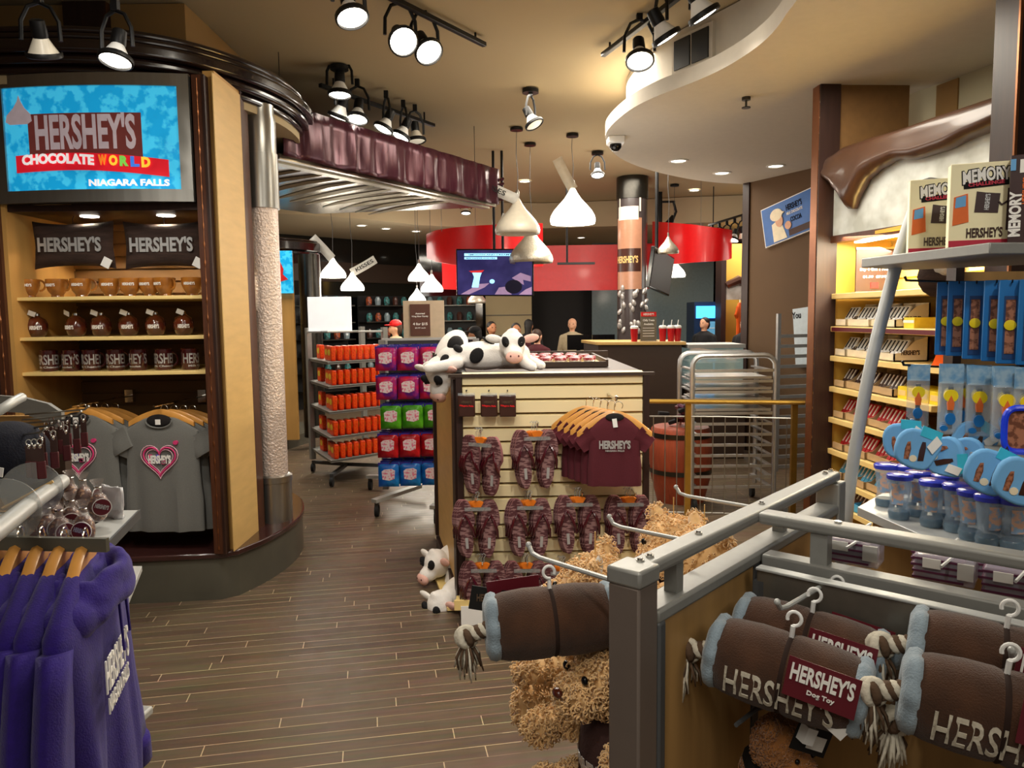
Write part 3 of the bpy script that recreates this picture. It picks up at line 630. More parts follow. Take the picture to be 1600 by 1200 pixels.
for s, (px, nm) in enumerate(((252, 'right'), (125, 'left'))):
    p = D(px, 652, 4.28)
    for k in range(4):
        lab = f'grey t-shirt with pink heart print, front of the {nm} row in the tower' if k == 0 else f'grey t-shirt hanging {["", "second", "third", "fourth"][k]} back in the {nm} row in the tower'
        mts(lab, 't-shirt', (p.x + .022 * k, 4.28 + k * .075, p.z - .01 * k + (.012 if s else 0)), -.04, group='grey t-shirts hanging in the tower')
    tag(MB().tube([(p.x + .03, 4.82, p.z + .068), (p.x + .02, 4.5, p.z + .07), (p.x, 4.2, p.z + .073)], .007, 6).box((p.x + .03, 4.8, p.z + .068), (.05, .04, .08)).build('faceout_arm', 'chrome'), f'chrome faceout arm carrying the {nm} row of t-shirts', 'rail')

# ================= PLUM CANOPY =================
A, B, C_, D_ = (-1.62, 5.45), (-.14, 7.95), (-2.1, 8.3), (-3.4, 6.4)
CN = thing('fabric_canopy', 'suspended canopy with plum satin valance and striped silver underside', 'canopy', (0, 0, 0))
def valance(p, q, n=70):
    g = MB(); p = Vector(p); q = Vector(q); d = q - p; nn = Vector((d.y, -d.x)).normalized(); R_ = random.Random(3); rows = []
    for z, am in ((3.10, .004), (3.02, .02), (2.9, .028), (2.78, .022), (2.74, .006)):
        rows.append([(*(p + d * i / n + nn * (.03 + am * (math.sin(i * .9 + 1.7 * math.sin(i * .31)) + .5 * math.sin(i * 2.1 + z * 3)))), z) for i in range(n + 1)])
    vs = [v for r_ in rows for v in r_]
    g.add(vs, [(j * (n + 1) + i, j * (n + 1) + i + 1, (j + 1) * (n + 1) + i + 1, (j + 1) * (n + 1) + i) for j in range(4) for i in range(n)])
    o = g.build('satin_valance', 'satin_plum', CN, ang=180); s_ = o.modifiers.new('t', 'SOLIDIFY'); s_.thickness = .006; return o
for a, b in ((A, B), (B, C_), (C_, D_), (D_, A)): valance(a, b)
MB().prism([A, B, C_, D_], 2.72, 2.76).build('underside', mat('canopy_under', (150, 140, 122), .25, .6, rgb2=(84, 62, 54), scale=1.2, thr=(.45, .6)), CN)
MB().prism([A, B, C_, D_], 3.05, 3.1).build('top_board', 'steel_dark', CN)
g = MB(); R_ = random.Random(5)
Av, Bv, Dv = Vector((*A, 2.715)), Vector((*B, 2.715)), Vector((*D_, 2.715))
mat('canopy_stripe', (190, 182, 160), .35, .3)
for i in range(11):
    u = .04 + i * .075; p0 = Av.lerp(Bv, u) + (Dv - Av) * .08; pts = [p0 + (Dv - Av) * q * .62 + (Bv - Av) * (.10 * q * q + .01 * math.sin(q * 5 + i)) for q in (0, .25, .5, .75, 1)]
    g.tube(pts, [.012, .02, .024, .016, .006], 4)
for p, q in ((Av + (Dv - Av) * .06 , Bv + (Dv - Av) * .06),): g.bar(p, q, .09, .012)
g.build('stripe_relief', 'canopy_stripe', CN)
for q in (A, B, C_, D_):
    c0 = Vector(q).lerp(Vector((-1.9, 7)), .12); MB().cyl((c0.x, c0.y, 3.3), .003, .42, 6).build('hanging_rod', 'black_metal', CN)
g = MB(); pb = Vector((*B, 2.93))
for k in range(5): g.tube([pb + V(.03, -.02, .06 - k * .05), pb + V(.07, -.0, .075 - k * .05), pb + V(.05, .03, .05 - k * .05)], [.012, .018, .006], 6)
g.build('corner_gathers', 'satin_plum', CN)
# ================= SLATWALL GONDOLA (centre) =================
GY = 3.86; gx0, gx1 = -.285, .70; gz = 1.30
G = thing('slatwall_gondola', 'cream slatwall gondola with dark edges carrying flip-flops and baby shirts', 'display unit')
bp = [(gx0, GY), (gx1, GY), (gx1 - .02, 5.35), (-.56, 5.35), (-.53, 5.05)]
MB().prism([(gx0 + .01, GY + .03), (gx1 - .01, GY + .03), (gx1 - .03, 5.3), (-.53, 5.3), (-.5, 5.05)], .1, gz - .02).build('core', 'maple_side', G)
g = MB()
for k in range(16): z = .15 + k * .073; g.add([(gx0 + .03, GY + .02, z), (gx1 - .03, GY + .02, z), (gx1 - .03, GY - .002, z + .004), (gx0 + .03, GY - .002, z + .004), (gx0 + .03, GY - .002, z + .06), (gx1 - .03, GY - .002, z + .06), (gx0 + .03, GY + .02, z + .066), (gx1 - .03, GY + .02, z + .066)], [(0, 1, 2, 3), (3, 2, 5, 4), (4, 5, 7, 6)])
g.build('slat_board', 'slat_cream', G)
for x in (gx0 + .012, gx1 - .012): MB().box((x, GY, .70), (.03, .035, 1.18)).build('edge_post', 'dark_wood', G)
MB().bar((gx0 - .003, GY + .06, .7), (-.50, 5.0, .7), .012, 1.14).build('end_panel', 'maple', G)
MB().bar((-.515, 5.02, .7), (-.525, 5.08, .7), .03, 1.16).build('edge_post', 'dark_wood', G)
MB().bar((gx0 - .01, GY + .03, .7), (gx0 - .03, GY + .13, .7), .02, 1.15).build('edge_trim', 'dark_wood', G)
MB().prism(bp, gz - .02, gz - .004).prism([(gx0 - .04, GY - .02), (gx1 + .03, GY - .02), (gx1 + .03, GY + .02), (gx0 - .04, GY + .02)], gz - .012, gz + .004).build('top_board', 'counter_dark', G)
g = MB(); g.b2((-.56, 5.33, gz), (.68, 5.36, gz + .045)); g.build('back_lip', 'counter_dark', G)
MB().prism(bp, 0, .1).build('plinth', 'dark_wood', G)
MB().b2((gx0 - .02, GY - .16, .12), (gx1, GY, .135)).b2((gx0 - .02, GY - .165, .12), (gx1, GY - .15, .17)).build('base_shelf', 'shelf_maple', G)
MB().prism([(gx0 - .02, GY + .1), (-.5, 4.8), (-.56, 4.78), (gx0 - .08, GY + .1)], .012, .03).build('side_shelf', 'shelf_maple', G)
MB(TR(D(739, 962, GY - .168))).box((0, 0, 0), (.12, .003, .10)).build('info_label', 'white_print', G)
# wooden trays on top
t = thing('wooden_tray', 'wooden tray of maroon round tins on top of the slatwall gondola', 'tray', (.24, 4.75, gz))
MB().box((0, 0, .006), (.62, .8, .012)).build('tray_base', 'maple', t); g = MB()
for a in ((-.31, 0, .02, .8), (.31, 0, .02, .8)): g.box((a[0], 0, .02), (.015, .8, .04))
g.box((0, .4, .02), (.62, .015, .04)); g.box((0, -.4, .015), (.62, .015, .03)); g.build('tray_rim', 'counter_dark', t)
def tin():
    t = thing('tin', 'x', 'x'); MB().lathe([(.032, 0), (.034, .003), (.034, .022), (.032, .025)], n=16).build('tin_body', 'pack_yellow' if 0 else 'foil_silver', t)
    MB().lathe([(.035, .022), (.036, .036), (.03, .04)], n=16).build('tin_lid', mat('tin_lid', (150, 50, 64), .3, rgb2=(220, 170, 170), scale=50, thr=(.52, .6)), t); return t
mtin = Maker(tin); n = 0
for r_, (y, c) in enumerate(((4.42, 6), (4.58, 6), (4.76, 6), (4.94, 5))):
    for i in range(c): mtin(f'maroon-lidded tin, {ordn(i, c)} in the {["front", "second", "third", "back"][r_]} row on the gondola tray', 'tin', (.03 + i * .085 + .02 * (r_ % 2), y, gz + .013), rnd.random(), group='maroon tins on the gondola tray')
# little dark packs
def pack():
    t = thing('hanging_pack', 'x', 'x'); MB().box((0, 0, -.055), (.085, .035, .11)).build('pouch', 'choc', t, bevel=.006)
    MB().box((0, -.019, .005), (.085, .004, .012)).build('clear_strip', 'blister', t)
    text(MB(), "HERSHEY'S", .05, .013, TR(0, -.019, -.035), bold=.03).build('lettering', 'rope_brown', t)
    text(MB(), "Niagara Falls", .07, .011, TR(0, -.019, -.055) @ RY(.06), bold=.05).build('lettering', 'cap_red', t)
    MB().tube([(0, .05, .02), (0, -.03, .02), (0, -.035, .028)], .0025, 5).build('peg_hook', 'black_metal', t); return t
mpk = Maker(pack)
for i, px in enumerate((729, 764, 793)): p = D(px, 617, GY - .06); mpk(f'small black hanging pack with red lettering, {ordn(i, 3)} of three on the slatwall', 'pack', p, 0, group='black packs on the slatwall')
# flip-flops
def solepts(n=30):
    pts = []
    for i in range(n):
        a = 2 * math.pi * i / n; y = math.sin(a); x = math.cos(a); w_ = .052 if y > 0 else .04; w_ *= 1 - .22 * math.exp(-((y + .15) / .3) ** 2)
        pts.append((x * w_ * (1 - .1 * y * y), y * .15))
    return pts
def flips():
    t = thing('flip_flops', 'x', 'x')
    for s in (-1, 1):
        M = TR(s * .06, 0, -.17) @ RY(s * .06) @ RX(math.pi / 2)
        MB().prism(solepts(), -.018, -.001, M).build('sole_edge', 'flip_edge', t)
        MB(M).prism([(x * .97, y * .985) for x, y in solepts()], 0, .004).build('printed_sole', 'flip_base', t)
        # strap: V from the toe to the sides, local z of M points to -Y(front)
        g = MB(M)
        for q in (-1, 1): g.tube([(0, .075, .004), (q * .02, .045, .026), (q * .036, .0, .026), (q * .043, -.045, .002)], [.004, .007, .008, .005], 6)
        g.build('strap', 'flip_strap', t)
        MB(M).box((.0, -.07, .006), (.014, .055, .002)).build('size_sticker', 'silver_print', t)
    MB().box((0, -.022, -.062), (.13, .004, .018)).build('clear_clip', 'acrylic', t)
    g = MB(); blotch(g, [(-.03, -.03), (-.018, -.052), (.018, -.052), (.03, -.03), (.014, -.024), (-.014, -.024)], .022, Matrix()); g.build('orange_card', 'flip_hook', t)
    MB().tube([(0, -.01, -.03), (0, -.01, 0), (.01, -.01, .016), (0, -.01, .024), (-.01, -.01, .016)], .003, 6).build('plastic_hook', 'acrylic', t)
    return t
mf = Maker(flips)
spots = [(753, 672, .0), (838, 662, .12), (746, 772, 0), (828, 770, 0), (905, 765, 0), (984, 765, 0), (756, 868, 0), (823, 868, 0), (880, 872, 0)]
nms = ['upper row, left hook', 'upper row, right hook', 'middle row, leftmost hook', 'middle row, second hook from the left', 'middle row, third hook from the left', 'middle row, rightmost hook', 'lower row, leftmost hook', 'lower row, middle hook', 'lower row, rightmost hook']
for (px, py, tw), nm in zip(spots, nms):
    for k in range(3):
        p = D(px, py + 3, GY - .15 + .045 * k)
        mf(f'printed flip-flops on the slatwall, {nm}' + ('' if k == 0 else f', {["", "second", "rear"][k]} pair'), 'flip-flops', (p.x - .012 * k + tw * .0, p.y, p.z), tw + (0 if px != 753 else -.5) - .02 * k, group='flip-flops on the slatwall gondola')
    p = D(px, py, GY); tag(MB().tube([(p.x, GY, p.z + .012), (p.x, GY - .19, p.z + .016), (p.x, GY - .2, p.z + .03)], .004, 6).build('peg_hook', 'chrome'), f'chrome peg hook holding flip-flops, {nm}', 'hook')
# baby shirts
def baby():
    t = thing('baby_t_shirt', 'x', 'x')
    garment(MB(), .26, .34, .022, True, .085, seed=5, fold=.005, sang=.62, sw=.055, neck=.045, drop=.02).build('fabric', 'shirt_maroon', t)
    MB().ell((0, -.016, -.004), (.045, .009, .02), 16).build('neck_opening', 'shirt_dark', t)
    MB().box((0, -.03, -.03), (.022, .002, .042), M=RY(-.15)).build('paper_tag', 'white_print', t)
    text(MB(), "HERSHEY'S", .15, .042, TR(0, -.026, -.135), bold=.045).build('lettering', 'silver_print', t)
    text(MB(), "NIAGARA FALLS", .09, .009, TR(0, -.026, -.165), bold=.04).build('lettering', 'silver_print', t)
    hanger(t, Wh=.36, drop=.105, th=.012, dz=.0); return t
mb_ = Maker(baby)
for k in range(5):
    p = D(960 - 11 * k, 650 - 2 * k, GY - .26 + .045 * k)
    mb_(['maroon baby t-shirt on wooden hanger, front of the row on the slatwall', 'maroon baby t-shirt directly behind the front one', 'maroon baby t-shirt third from the front on the slatwall', 'maroon baby t-shirt fourth from the front on the slatwall', 'maroon baby t-shirt nearest the slatwall'][k], 't-shirt', p, -.06 * k - .05, group='baby t-shirts on the slatwall')
p = D(950, 615, GY); tag(MB().tube([(p.x, GY, p.z), (p.x, GY - .3, p.z + .0), (p.x, GY - .31, p.z + .02)], .006, 6).build('faceout_arm', 'chrome'), 'chrome faceout arm carrying the baby t-shirts', 'rail')
# plush cows
def cow_head(t, M, sc=1.0):
    g = MB(M); s = sc
    g.ell((0, 0, 0), (.062 * s, .066 * s, .07 * s)); g.ell((0, -.055 * s, -.03 * s), (.043 * s, .05 * s, .038 * s)); g.ell((0, -.01 * s, .06 * s), (.03 * s, .02 * s, .02 * s)); g.build('head', 'plush_white', t, remesh=.007 * s, smooth=5)
    MB(M).ell((0, -.092 * s, -.042 * s), (.04 * s, .022 * s, .03 * s)).build('muzzle', 'plush_pink', t)
    for q in (-1, 1):
        MB(M).ell((q * .036 * s, -.052 * s, .022 * s), (.017 * s, .016 * s, .026 * s), M=RY(q * .3)).build('eye_patch', 'plush_black', t)
        MB(M).ell((q * .034 * s, -.067 * s, .018 * s), (.006 * s, .005 * s, .007 * s), 8).build('eye', 'black_gloss', t)
        MB(M).ell((q * .085 * s, -.005 * s, .03 * s), (.04 * s, .012 * s, .02 * s), M=RY(-q * .2)).build('ear', 'plush_pink' if q > 0 else 'plush_white', t)
        MB(M).ell((q * .018 * s, -.11 * s, -.034 * s), (.004 * s, .003 * s, .005 * s), 6).build('nostril', 'maroon', t)
def cow(body=True):
    t = thing('plush_cow', 'x', 'x')
    g = MB(); g.ell((-.14, .05, .085), (.19, .09, .08)); g.ell((-.3, .05, .075), (.09, .08, .07)); g.ell((.03, .03, .09), (.09, .075, .07))
    for x, y in ((.10, -.03), (.14, .08), (-.34, -.04), (-.36, .13)): g.caps((x * .8, y, .05), (x * 1.25, y - .04, .028), .035, .028)
    g.build('body', 'plush_white', t, remesh=.009, smooth=6)
    for c, r in (((-.17, -.037, .09), (.035, .012, .045)), ((-.1, .03, .158), (.05, .03, .012)), ((-.27, .0, .125), (.03, .03, .02)), ((-.34, -.02, .07), (.025, .02, .03))): MB().ell(c, r, M=RY(.6)).build('black_patch', 'plush_black', t)
    cow_head(t, TR(.02, -.04, .145) @ RZ(.1) @ RX(.12), 1.15)
    MB().tube([(-.38, .06, .1), (-.43, .05, .06), (-.44, .02, .02)], [.008, .007, .012], 6).build('tail', 'plush_black', t); return t
c1 = cow(); p = D(795, 580, 4.05); tag(c1, 'large plush cow lying on top of the slatwall gondola', 'soft toy'); c1.location = (p.x, p.y, gz); c1.scale = (1, 1, 1)
def cowhang(l, p, M, sc=1.0):
    t = thing('plush_cow', l, 'soft toy', M=TR(p) @ M); cow_head(t, Matrix(), sc)
    g = MB(); g.ell((0, .1 * sc, .0), (.065 * sc, .1 * sc, .06 * sc)); g.caps((.04 * sc, .05 * sc, -.04 * sc), (.07 * sc, -.0, -.08 * sc), .024 * sc, .02 * sc); g.caps((-.04 * sc, .05 * sc, -.04 * sc), (-.07 * sc, 0, -.08 * sc), .024 * sc, .02 * sc)
    g.build('body', 'plush_white', t, remesh=.009, smooth=5); MB().ell((.045 * sc, .11 * sc, .03 * sc), (.03 * sc, .04 * sc, .035 * sc)).build('black_patch', 'plush_black', t); return t
cowhang('plush cow head drooping over the left edge of the slatwall gondola', V(-.385, 4.1, gz + .0), RZ(-.75) @ RX(.95), 1.35)
cowhang('plush cow peeking out low beside the gondola, farther one', D(683, 880, 4.42), RZ(-.9) @ RX(.2), 1.25)
cowhang('plush cow peeking out low beside the gondola, nearer one', D(690, 946, 4.06), RZ(-.8) @ RX(.4), 1.3)

# ================= ORANGE CANDY RACK =================
OR = thing('candy_rack', 'grey five-shelf rolling rack stacked with orange candy packs', 'display rack')
pL, pF, pR = V(-2.08, 7.75, 0), V(-1.72, 7.05, 0), V(-1.26, 7.5, 0)
def uz(px, py, y): return D(px, py, y).z
lev = [uz(520, y, 7.05) for y in (565, 603, 643, 683, 719)]
quadp = [(pL.x, pL.y), (pF.x, pF.y), (pR.x, pR.y), (pR.x - .36, pR.y + .7)]
for z in lev: MB().prism(quadp, z - .03, z - .012).prism(inset(quadp, 1.02, (-1.7, 7.6)), z - .012, z).build('shelf', 'grey_powder', OR, bevel=.003)
for q in (pL, pR, V(pR.x - .36, pR.y + .7, 0)):
    MB().box((q.x, q.y, .82), (.05, .05, 1.36), .7).build('post', 'grey_powder', OR)
MB().tube([(pL.x, pL.y, 1.46), (pF.x, pF.y + .05, 1.47), (pR.x, pR.y, 1.46)], .012, 6).build('top_rail', 'grey_light', OR)
for q in (pL, pF, pR):
    MB().cyl((q.x, q.y, .05), .045, .03, 14, RY(math.pi / 2)).build('caster', 'rubber', OR)
    MB().bar((q.x, q.y, .11), (-1.7, 7.6, .11), .04, .03).build('base_leg', 'grey_dark', OR)
def opack(fr=True):
    t = thing('candy_pack', 'x', 'x'); MB().box((0, 0, .07), (.15, .045, .14)).build('wrapper', 'orange_pack', t, bevel=.008)
    g = MB(); blotch(g, circ(0, .08, .045, .03), .0245, Matrix()); g.build('yellow_patch', 'pack_yellow', t); return t
mo = Maker(opack); LN = ['top', 'second', 'third', 'fourth', 'bottom']
for L_i, z in enumerate(lev):
    dl = (pL - pF); dr = (pR - pF)
    ang = math.atan2(-dl.y, -dl.x)
    for i, u in enumerate((.30, .72)):
        p = pF + dl * u + V(.06, .03, 0); mo(f'orange candy pack facing out on the {LN[L_i]} shelf of the rack, {"nearer" if i == 0 else "farther"} one', 'candy pack', (p.x, p.y, z + .001), ang, group='orange candy packs on the rolling rack')
    for i in range(8):
        p = pF + dr * (.06 + i * .115) + V(-.015, .075, 0); mo(f'orange candy pack side-on, {LN[L_i]} shelf of the rack, {ordn(i, 8)}', 'candy pack', (p.x, p.y, z + .001), ang, group='orange candy packs on the rolling rack')
p = D(516, 515, 7.3)
t = thing('sign_holder', 'plain white sign panel standing on top of the orange candy rack', 'sign', (p.x, 7.3, 1.47))
g = MB(); nS = 10; W_ = .42
vs = [(W_ * (i / nS - .5), .05 * (1 - (2 * i / nS - 1) ** 2) * 0 , z) for z in (0, .33) for i in range(nS + 1)]
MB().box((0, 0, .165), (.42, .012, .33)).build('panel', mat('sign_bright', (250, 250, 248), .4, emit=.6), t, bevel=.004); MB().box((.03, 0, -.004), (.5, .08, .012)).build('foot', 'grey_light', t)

# ================= BAG RACK =================
BR = thing('bag_rack', 'grey rolling rack hung with rows of purple, green, red and blue candy bags', 'display rack')
b0, b1 = V(-1.08, 6.05, 0), V(-.30, 6.15, 0)
for q in (b0 + V(.0, .25, 0), b1 + V(.0, .25, 0)): MB().box((q.x, q.y, .78), (.05, .05, 1.26)).build('post', 'grey_powder', BR)
ztop = D(640, 530, 6.3).z
MB().bar((b0.x, 6.3, ztop), (b1.x, 6.4, ztop), .03, .02).build('top_rail', 'grey_light', BR)
MB().box(((b0.x + b1.x) / 2, 6.42, .85), (.72, .02, 1.1)).build('back_panel', 'grey_dark', BR)
for (x, y, x2, y2) in ((-1.12, 5.95, -.8, 6.35), (-.62, 5.72, -.45, 6.35), (-1.35, 6.9, -.8, 6.7)):
    MB().bar((x, y, .13), (x2, y2, .16), .06, .03).build('base_leg', 'grey_light', BR)
    MB().cyl((x + .02, y + .02, .05), .05, .03, 14, RY(math.pi / 2)).build('caster', 'rubber', BR); MB().box((x + .02, y + .02, .095), (.03, .05, .05)).build('caster_fork', 'steel_dark', BR)
def mkbag(m):
    def f():
        t = thing('candy_bag', 'x', 'x'); g = MB(); n, k = 10, 10; W_, H_ = .165, .19; pts = []
        for s in (-1, 1):
            for j in range(k + 1):
                for i in range(n + 1):
                    u = i / n * 2 - 1; v = j / k * 2 - 1; b = max(0, (1 - u ** 4) * (1 - v ** 4)) ** .5
                    pts.append((u * W_ / 2 * (1 - .06 * b), s * (.026 * b + .001), v * H_ / 2 - H_ / 2))
        fs = []
        for s in range(2):
            o = s * (k + 1) * (n + 1)
            fs += [(o + j * (n + 1) + i, o + j * (n + 1) + i + 1, o + (j + 1) * (n + 1) + i + 1, o + (j + 1) * (n + 1) + i)[::1 if s == 0 else -1] for j in range(k) for i in range(n)]
        g.add(pts, fs).build('bag', m, t)
        MB().box((0, 0, -.006), (.165, .012, .024)).build('header', 'bag_header', t)
        g = MB(); blotch(g, [(-.05, -.06), (-.03, -.045), (.03, -.04), (.055, -.055), (.05, -.12), (.01, -.135), (-.045, -.125)], .031, Matrix()); g.build('printed_label', 'bag_label', t); return t
    return f
rows = [(541, 'bag_purple', 'purple', 'top'), (586, 'bag_purple', 'purple', 'second'), (631, 'bag_green', 'green', 'third'), (676, 'bag_red', 'red', 'fourth'), (721, 'bag_blue', 'blue', 'bottom')]
mk = {}
for (py, m, cn, rn) in rows:
    z = D(640, py, 6.05).z
    if m not in mk: mk[m] = Maker(mkbag(m))
    n_ = 5 if rn in ('top', 'second') else 4
    for i in range(n_):
        for k in range(3):
            x = -1.0 + i * .172 + .008 * k + (.03 if rn in ('third',) else 0) ; y = 5.98 + .02 * i + .07 * k
            if rn == 'bottom': z = D(640, py, 6.05).z
            mk[m](f'{cn} candy bag in the {rn} row of the rack, {ordn(i, n_)} stack, ' + ['front', 'second', 'rear'][k], 'candy bag', (x, y, z + .004 * k), .06 * math.sin(i * 3 + k), group=f'{cn} candy bags on the rack, {rn} row')
        MB().tube([(x, 5.94, z + .008), (x, 6.4, z + .008)], .004, 5).build('peg', 'steel_dark', BR)
p = D(663, 530, 6.5)
t = thing('price_sign', 'beige sign with brown poster reading four for fifteen above the candy bags', 'sign', (p.x, 6.5, p.z))
MB().box((0, 0, .16), (.35, .015, .34)).build('panel', mat('sign_beige', (206, 186, 160), .6), t); MB().box((-.03, -.012, .165), (.17, .008, .27)).build('poster', mat('poster_brown', (98, 62, 52), .4), t)
g = MB(); text(g, "Assorted", .08, .014, TR(-.03, -.017, .22), bold=.03); text(g, "King Size Candy", .14, .016, TR(-.03, -.017, .195), bold=.03); text(g, "4 for $15", .125, .026, TR(-.03, -.017, .13), bold=.03); text(g, "$3.99 each", .09, .012, TR(-.03, -.017, .097), bold=.02); g.build('lettering', 'white_print', t)
t = thing('green_box', 'bright green box end showing behind the purple candy bags', 'box', D(725, 545, 6.6)); MB().box((0, 0, 0), (.15, .1, .1)).build('carton', 'bag_green', t, bevel=.004); text(MB(), ' . ', .01, .01, TR(0, .049, 0)).build('seam', 'bag_green', t)
# ================= BACKGROUND =================
# second tower
T2 = thing('display_tower', 'farther wooden display tower with blue picture panel and grey soft goods on shelves', 'display unit')
c2 = [(-4.6, 8.9), (-3.2, 8.9), (-2.75, 9.15), (-2.6, 9.7), (-2.7, 10.3), (-3.2, 10.8), (-4.6, 10.8)]
MB().prism(c2, 0, .14).build('plinth', 'bench_grey', T2)
xa, xb = -3.55, -2.94
zt2 = D(470, 394, 8.9).z; ztt = D(470, 372, 8.9).z
MB().b2((xa - .3, 9.3, .14), (xb + .02, 9.35, zt2)).build('back_board', 'slat_yellow', T2)
MB().b2((xb + .02, 8.95, .14), (xb + .1, 9.1, zt2)).build('post', 'post_wood', T2)
MB().b2((xb + .1, 9.0, .14), (xb + .36, 9.06, zt2)).build('side_panel', 'maple_side', T2)
MB().lathe([(.13, .14), (.13, zt2)], (xb + .5, 9.25, 0), 20).build('column', 'steel_dark', T2)
for a, b, k in ((zt2, zt2 + .05, 1.0), (zt2 + .05, ztt, 1.03), (ztt, ztt + .03, 1.0)): MB().prism(inset(smooth_poly([(-4.6, 8.8), (-3.1, 8.8), (-2.6, 9.1), (-2.35, 9.7), (-2.7, 10.4), (-3.2, 10.9), (-4.6, 10.9)], 1), k, (-3.4, 9.8)), a, b).build('crown_moulding', 'crown_wood', T2, bevel=.012)
p0 = D(428, 392, 8.93); p1 = D(458, 458, 8.93)
MB().b2((p0.x - .3, 8.93, p0.z), (p1.x, 8.96, p1.z)).build('picture_panel', 'sky_sign', T2)
g = MB(TR(p1.x - .13, 8.925, p1.z + .22)); blotch(g, [(-.06, -.1), (.08, -.06), (.02, .0), (.03, .06), (-.03, .2), (-.05, .0)], .004, Matrix()); g.build('picture_figure', 'cap_red', T2)
mat('lit_slat', (250, 212, 130), .5, emit=.25)  # emission stands in for the light falling on the slats
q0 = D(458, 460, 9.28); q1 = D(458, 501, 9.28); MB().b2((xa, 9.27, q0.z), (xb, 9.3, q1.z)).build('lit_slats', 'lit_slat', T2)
shz = [D(450, y, 9.0).z for y in (503, 527, 555, 581, 608, 635, 662)]
for z in shz: MB().b2((xa - .2, 8.95, z - .015), (xb + .0, 9.3, z)).build('shelf', 'shelf_maple', T2)
def kissp():
    t = thing('grey_plush', 'x', 'x'); MB().lathe([(.02, 0), (.075, .01), (.085, .04), (.06, .08), (.025, .12), (.006, .16)], n=14).build('body', mat('grey_satin', (150, 152, 158), .3, .4, bump=.4, bscale=20), t)
    MB().box((.01, -.07, .05), (.03, .003, .02)).build('tag', 'white_plastic', t); return t
mkp = Maker(kissp); SN = ['top', 'second', 'third', 'fourth', 'fifth', 'sixth']
for r_, z in enumerate(shz[1:]):
    for i in range(3): mkp(f'grey satin kiss-shaped plush, {ordn(i, 3)} on the {SN[r_]} shelf of the farther tower', 'soft toy', (xa + .12 + i * .21, 9.1, z), 0, group='grey plush on the farther tower')
# low cubes beyond racks
# ---- red ring ----
RG = thing('red_ring', 'large glossy red curved ring hanging over the serving counter', 'ceiling feature')
def ringarc(pts, z0, z1, th=.04):
    n = len(pts); vs = []; 
    for (x, y), za, zb in zip(pts, z0, z1): vs += [(x, y, za), (x, y, zb), (x, y + th, zb), (x, y + th, za)]
    return vs, [(4 * i + a, 4 * i + (a + 1) % 4, 4 * i + 4 + (a + 1) % 4, 4 * i + 4 + a)[::-1] for i in range(n - 1) for a in range(4)] + [(0, 1, 2, 3), (4 * n - 4, 4 * n - 3, 4 * n - 2, 4 * n - 1)]
def ringpx(l, it): # (px, ytop, ybot, depth)
    P0 = [D(a, b, d) for a, b, c, d in l]; P1 = [D(a, c, d) for a, b, c, d in l]
    return [(p.x, p.y) for p in P0], [q.z for q in P1], [p.z for p in P0]
l1 = [(666, 366, 403, 10.6), (680, 360, 409, 10.15), (705, 356, 413, 9.8), (735, 353, 416, 9.6), (770, 351, 418, 9.5), (810, 349, 418, 9.6), (848, 349, 416, 9.9)]
l1 = [(l[0] if 0 else (a[0] + b[0]) / 2, (a[1] + b[1]) / 2, (a[2] + b[2]) / 2, (a[3] + b[3]) / 2) for a, b in zip(l1, l1[1:])] and l1
a_, b_, c_ = ringpx(l1, 0); g = MB(); g.add(*ringarc(a_, b_, c_)); g.build('red_panel', 'red_gloss', RG, ang=70)
l2 = [(690, 384, 452, 12.2), (760, 384, 454, 12.3), (840, 384, 455, 12.4), (900, 383, 454, 12.4), (970, 382, 453, 12.3), (1035, 380, 450, 12.0)]
a_, b_, c_ = ringpx(l2, 0); g = MB(); g.add(*ringarc(a_, b_, c_)); g.build('red_panel', 'red_gloss', RG, ang=70)
l3 = [(1020, 346, 415, 11.6), (1050, 348, 413, 11.0), (1085, 351, 410, 10.6), (1120, 356, 408, 10.4), (1138, 358, 406, 10.5), (1144, 360, 404, 10.8)]
a_, b_, c_ = ringpx(l3, 0); g = MB(); g.add(*ringarc(a_, b_, c_)); g.build('red_panel', 'red_gloss', RG, ang=70)
for px, py, d in ((690, 362, 10.0), (770, 352, 9.5), (1000, 385, 12.3), (1095, 353, 10.5)): 
    p = D(px, py, d); MB().tube([p, (p.x, p.y, 3.5 if p.y < 12 else 3.1)], .004, 5).build('cable', 'steel', RG)
l = D(775, 445, 8.9)
# television
TV = thing('hanging_television', 'flat television on a ceiling pole showing a blue purple film', 'television', M=TR(D(773, 426, 8.8)) @ RZ(-.12) @ RX(.10) @ RY(.02))
MB().box((0, .02, 0), (.90, .05, .54)).build('case', 'black_gloss', TV, bevel=.006); MB().box((0, -.008, 0), (.87, .008, .51)).build('screen', 'screen_glow', TV)
g = MB(); g.box((-.05, -.014, .205), (.6, .003, .03)); g.box((-.16, -.014, .165), (.38, .003, .025)); g.build('caption_bar', 'screen_cyan', TV)
text(MB(), "SMOOTH AND CREAMY", .5, .018, TR(-.05, -.017, .205), bold=.02).build('caption', 'screen_dark', TV)
text(MB(), "MERCHANDISE AVAILABLE", .34, .015, TR(-.16, -.017, .165), bold=.02).build('caption', 'screen_dark', TV)
g = MB(); blotch(g, [(-.40, -.25), (-.18, -.13), (-.06, -.12), (-.12, -.17), (-.3, -.25)], .014, Matrix()); blotch(g, [(.0, -.25), (.05, -.17), (.12, -.16), (.2, -.25)], .014, Matrix()); blotch(g, [(.2, -.06), (.3, -.0), (.42, -.04), (.42, -.1), (.33, -.08), (.34, -.14)], .014, Matrix()); blotch(g, [(.28, -.25), (.36, -.19), (.43, -.16), (.43, -.25)], .014, Matrix()); g.build('picture_shape', 'screen_pink', TV)
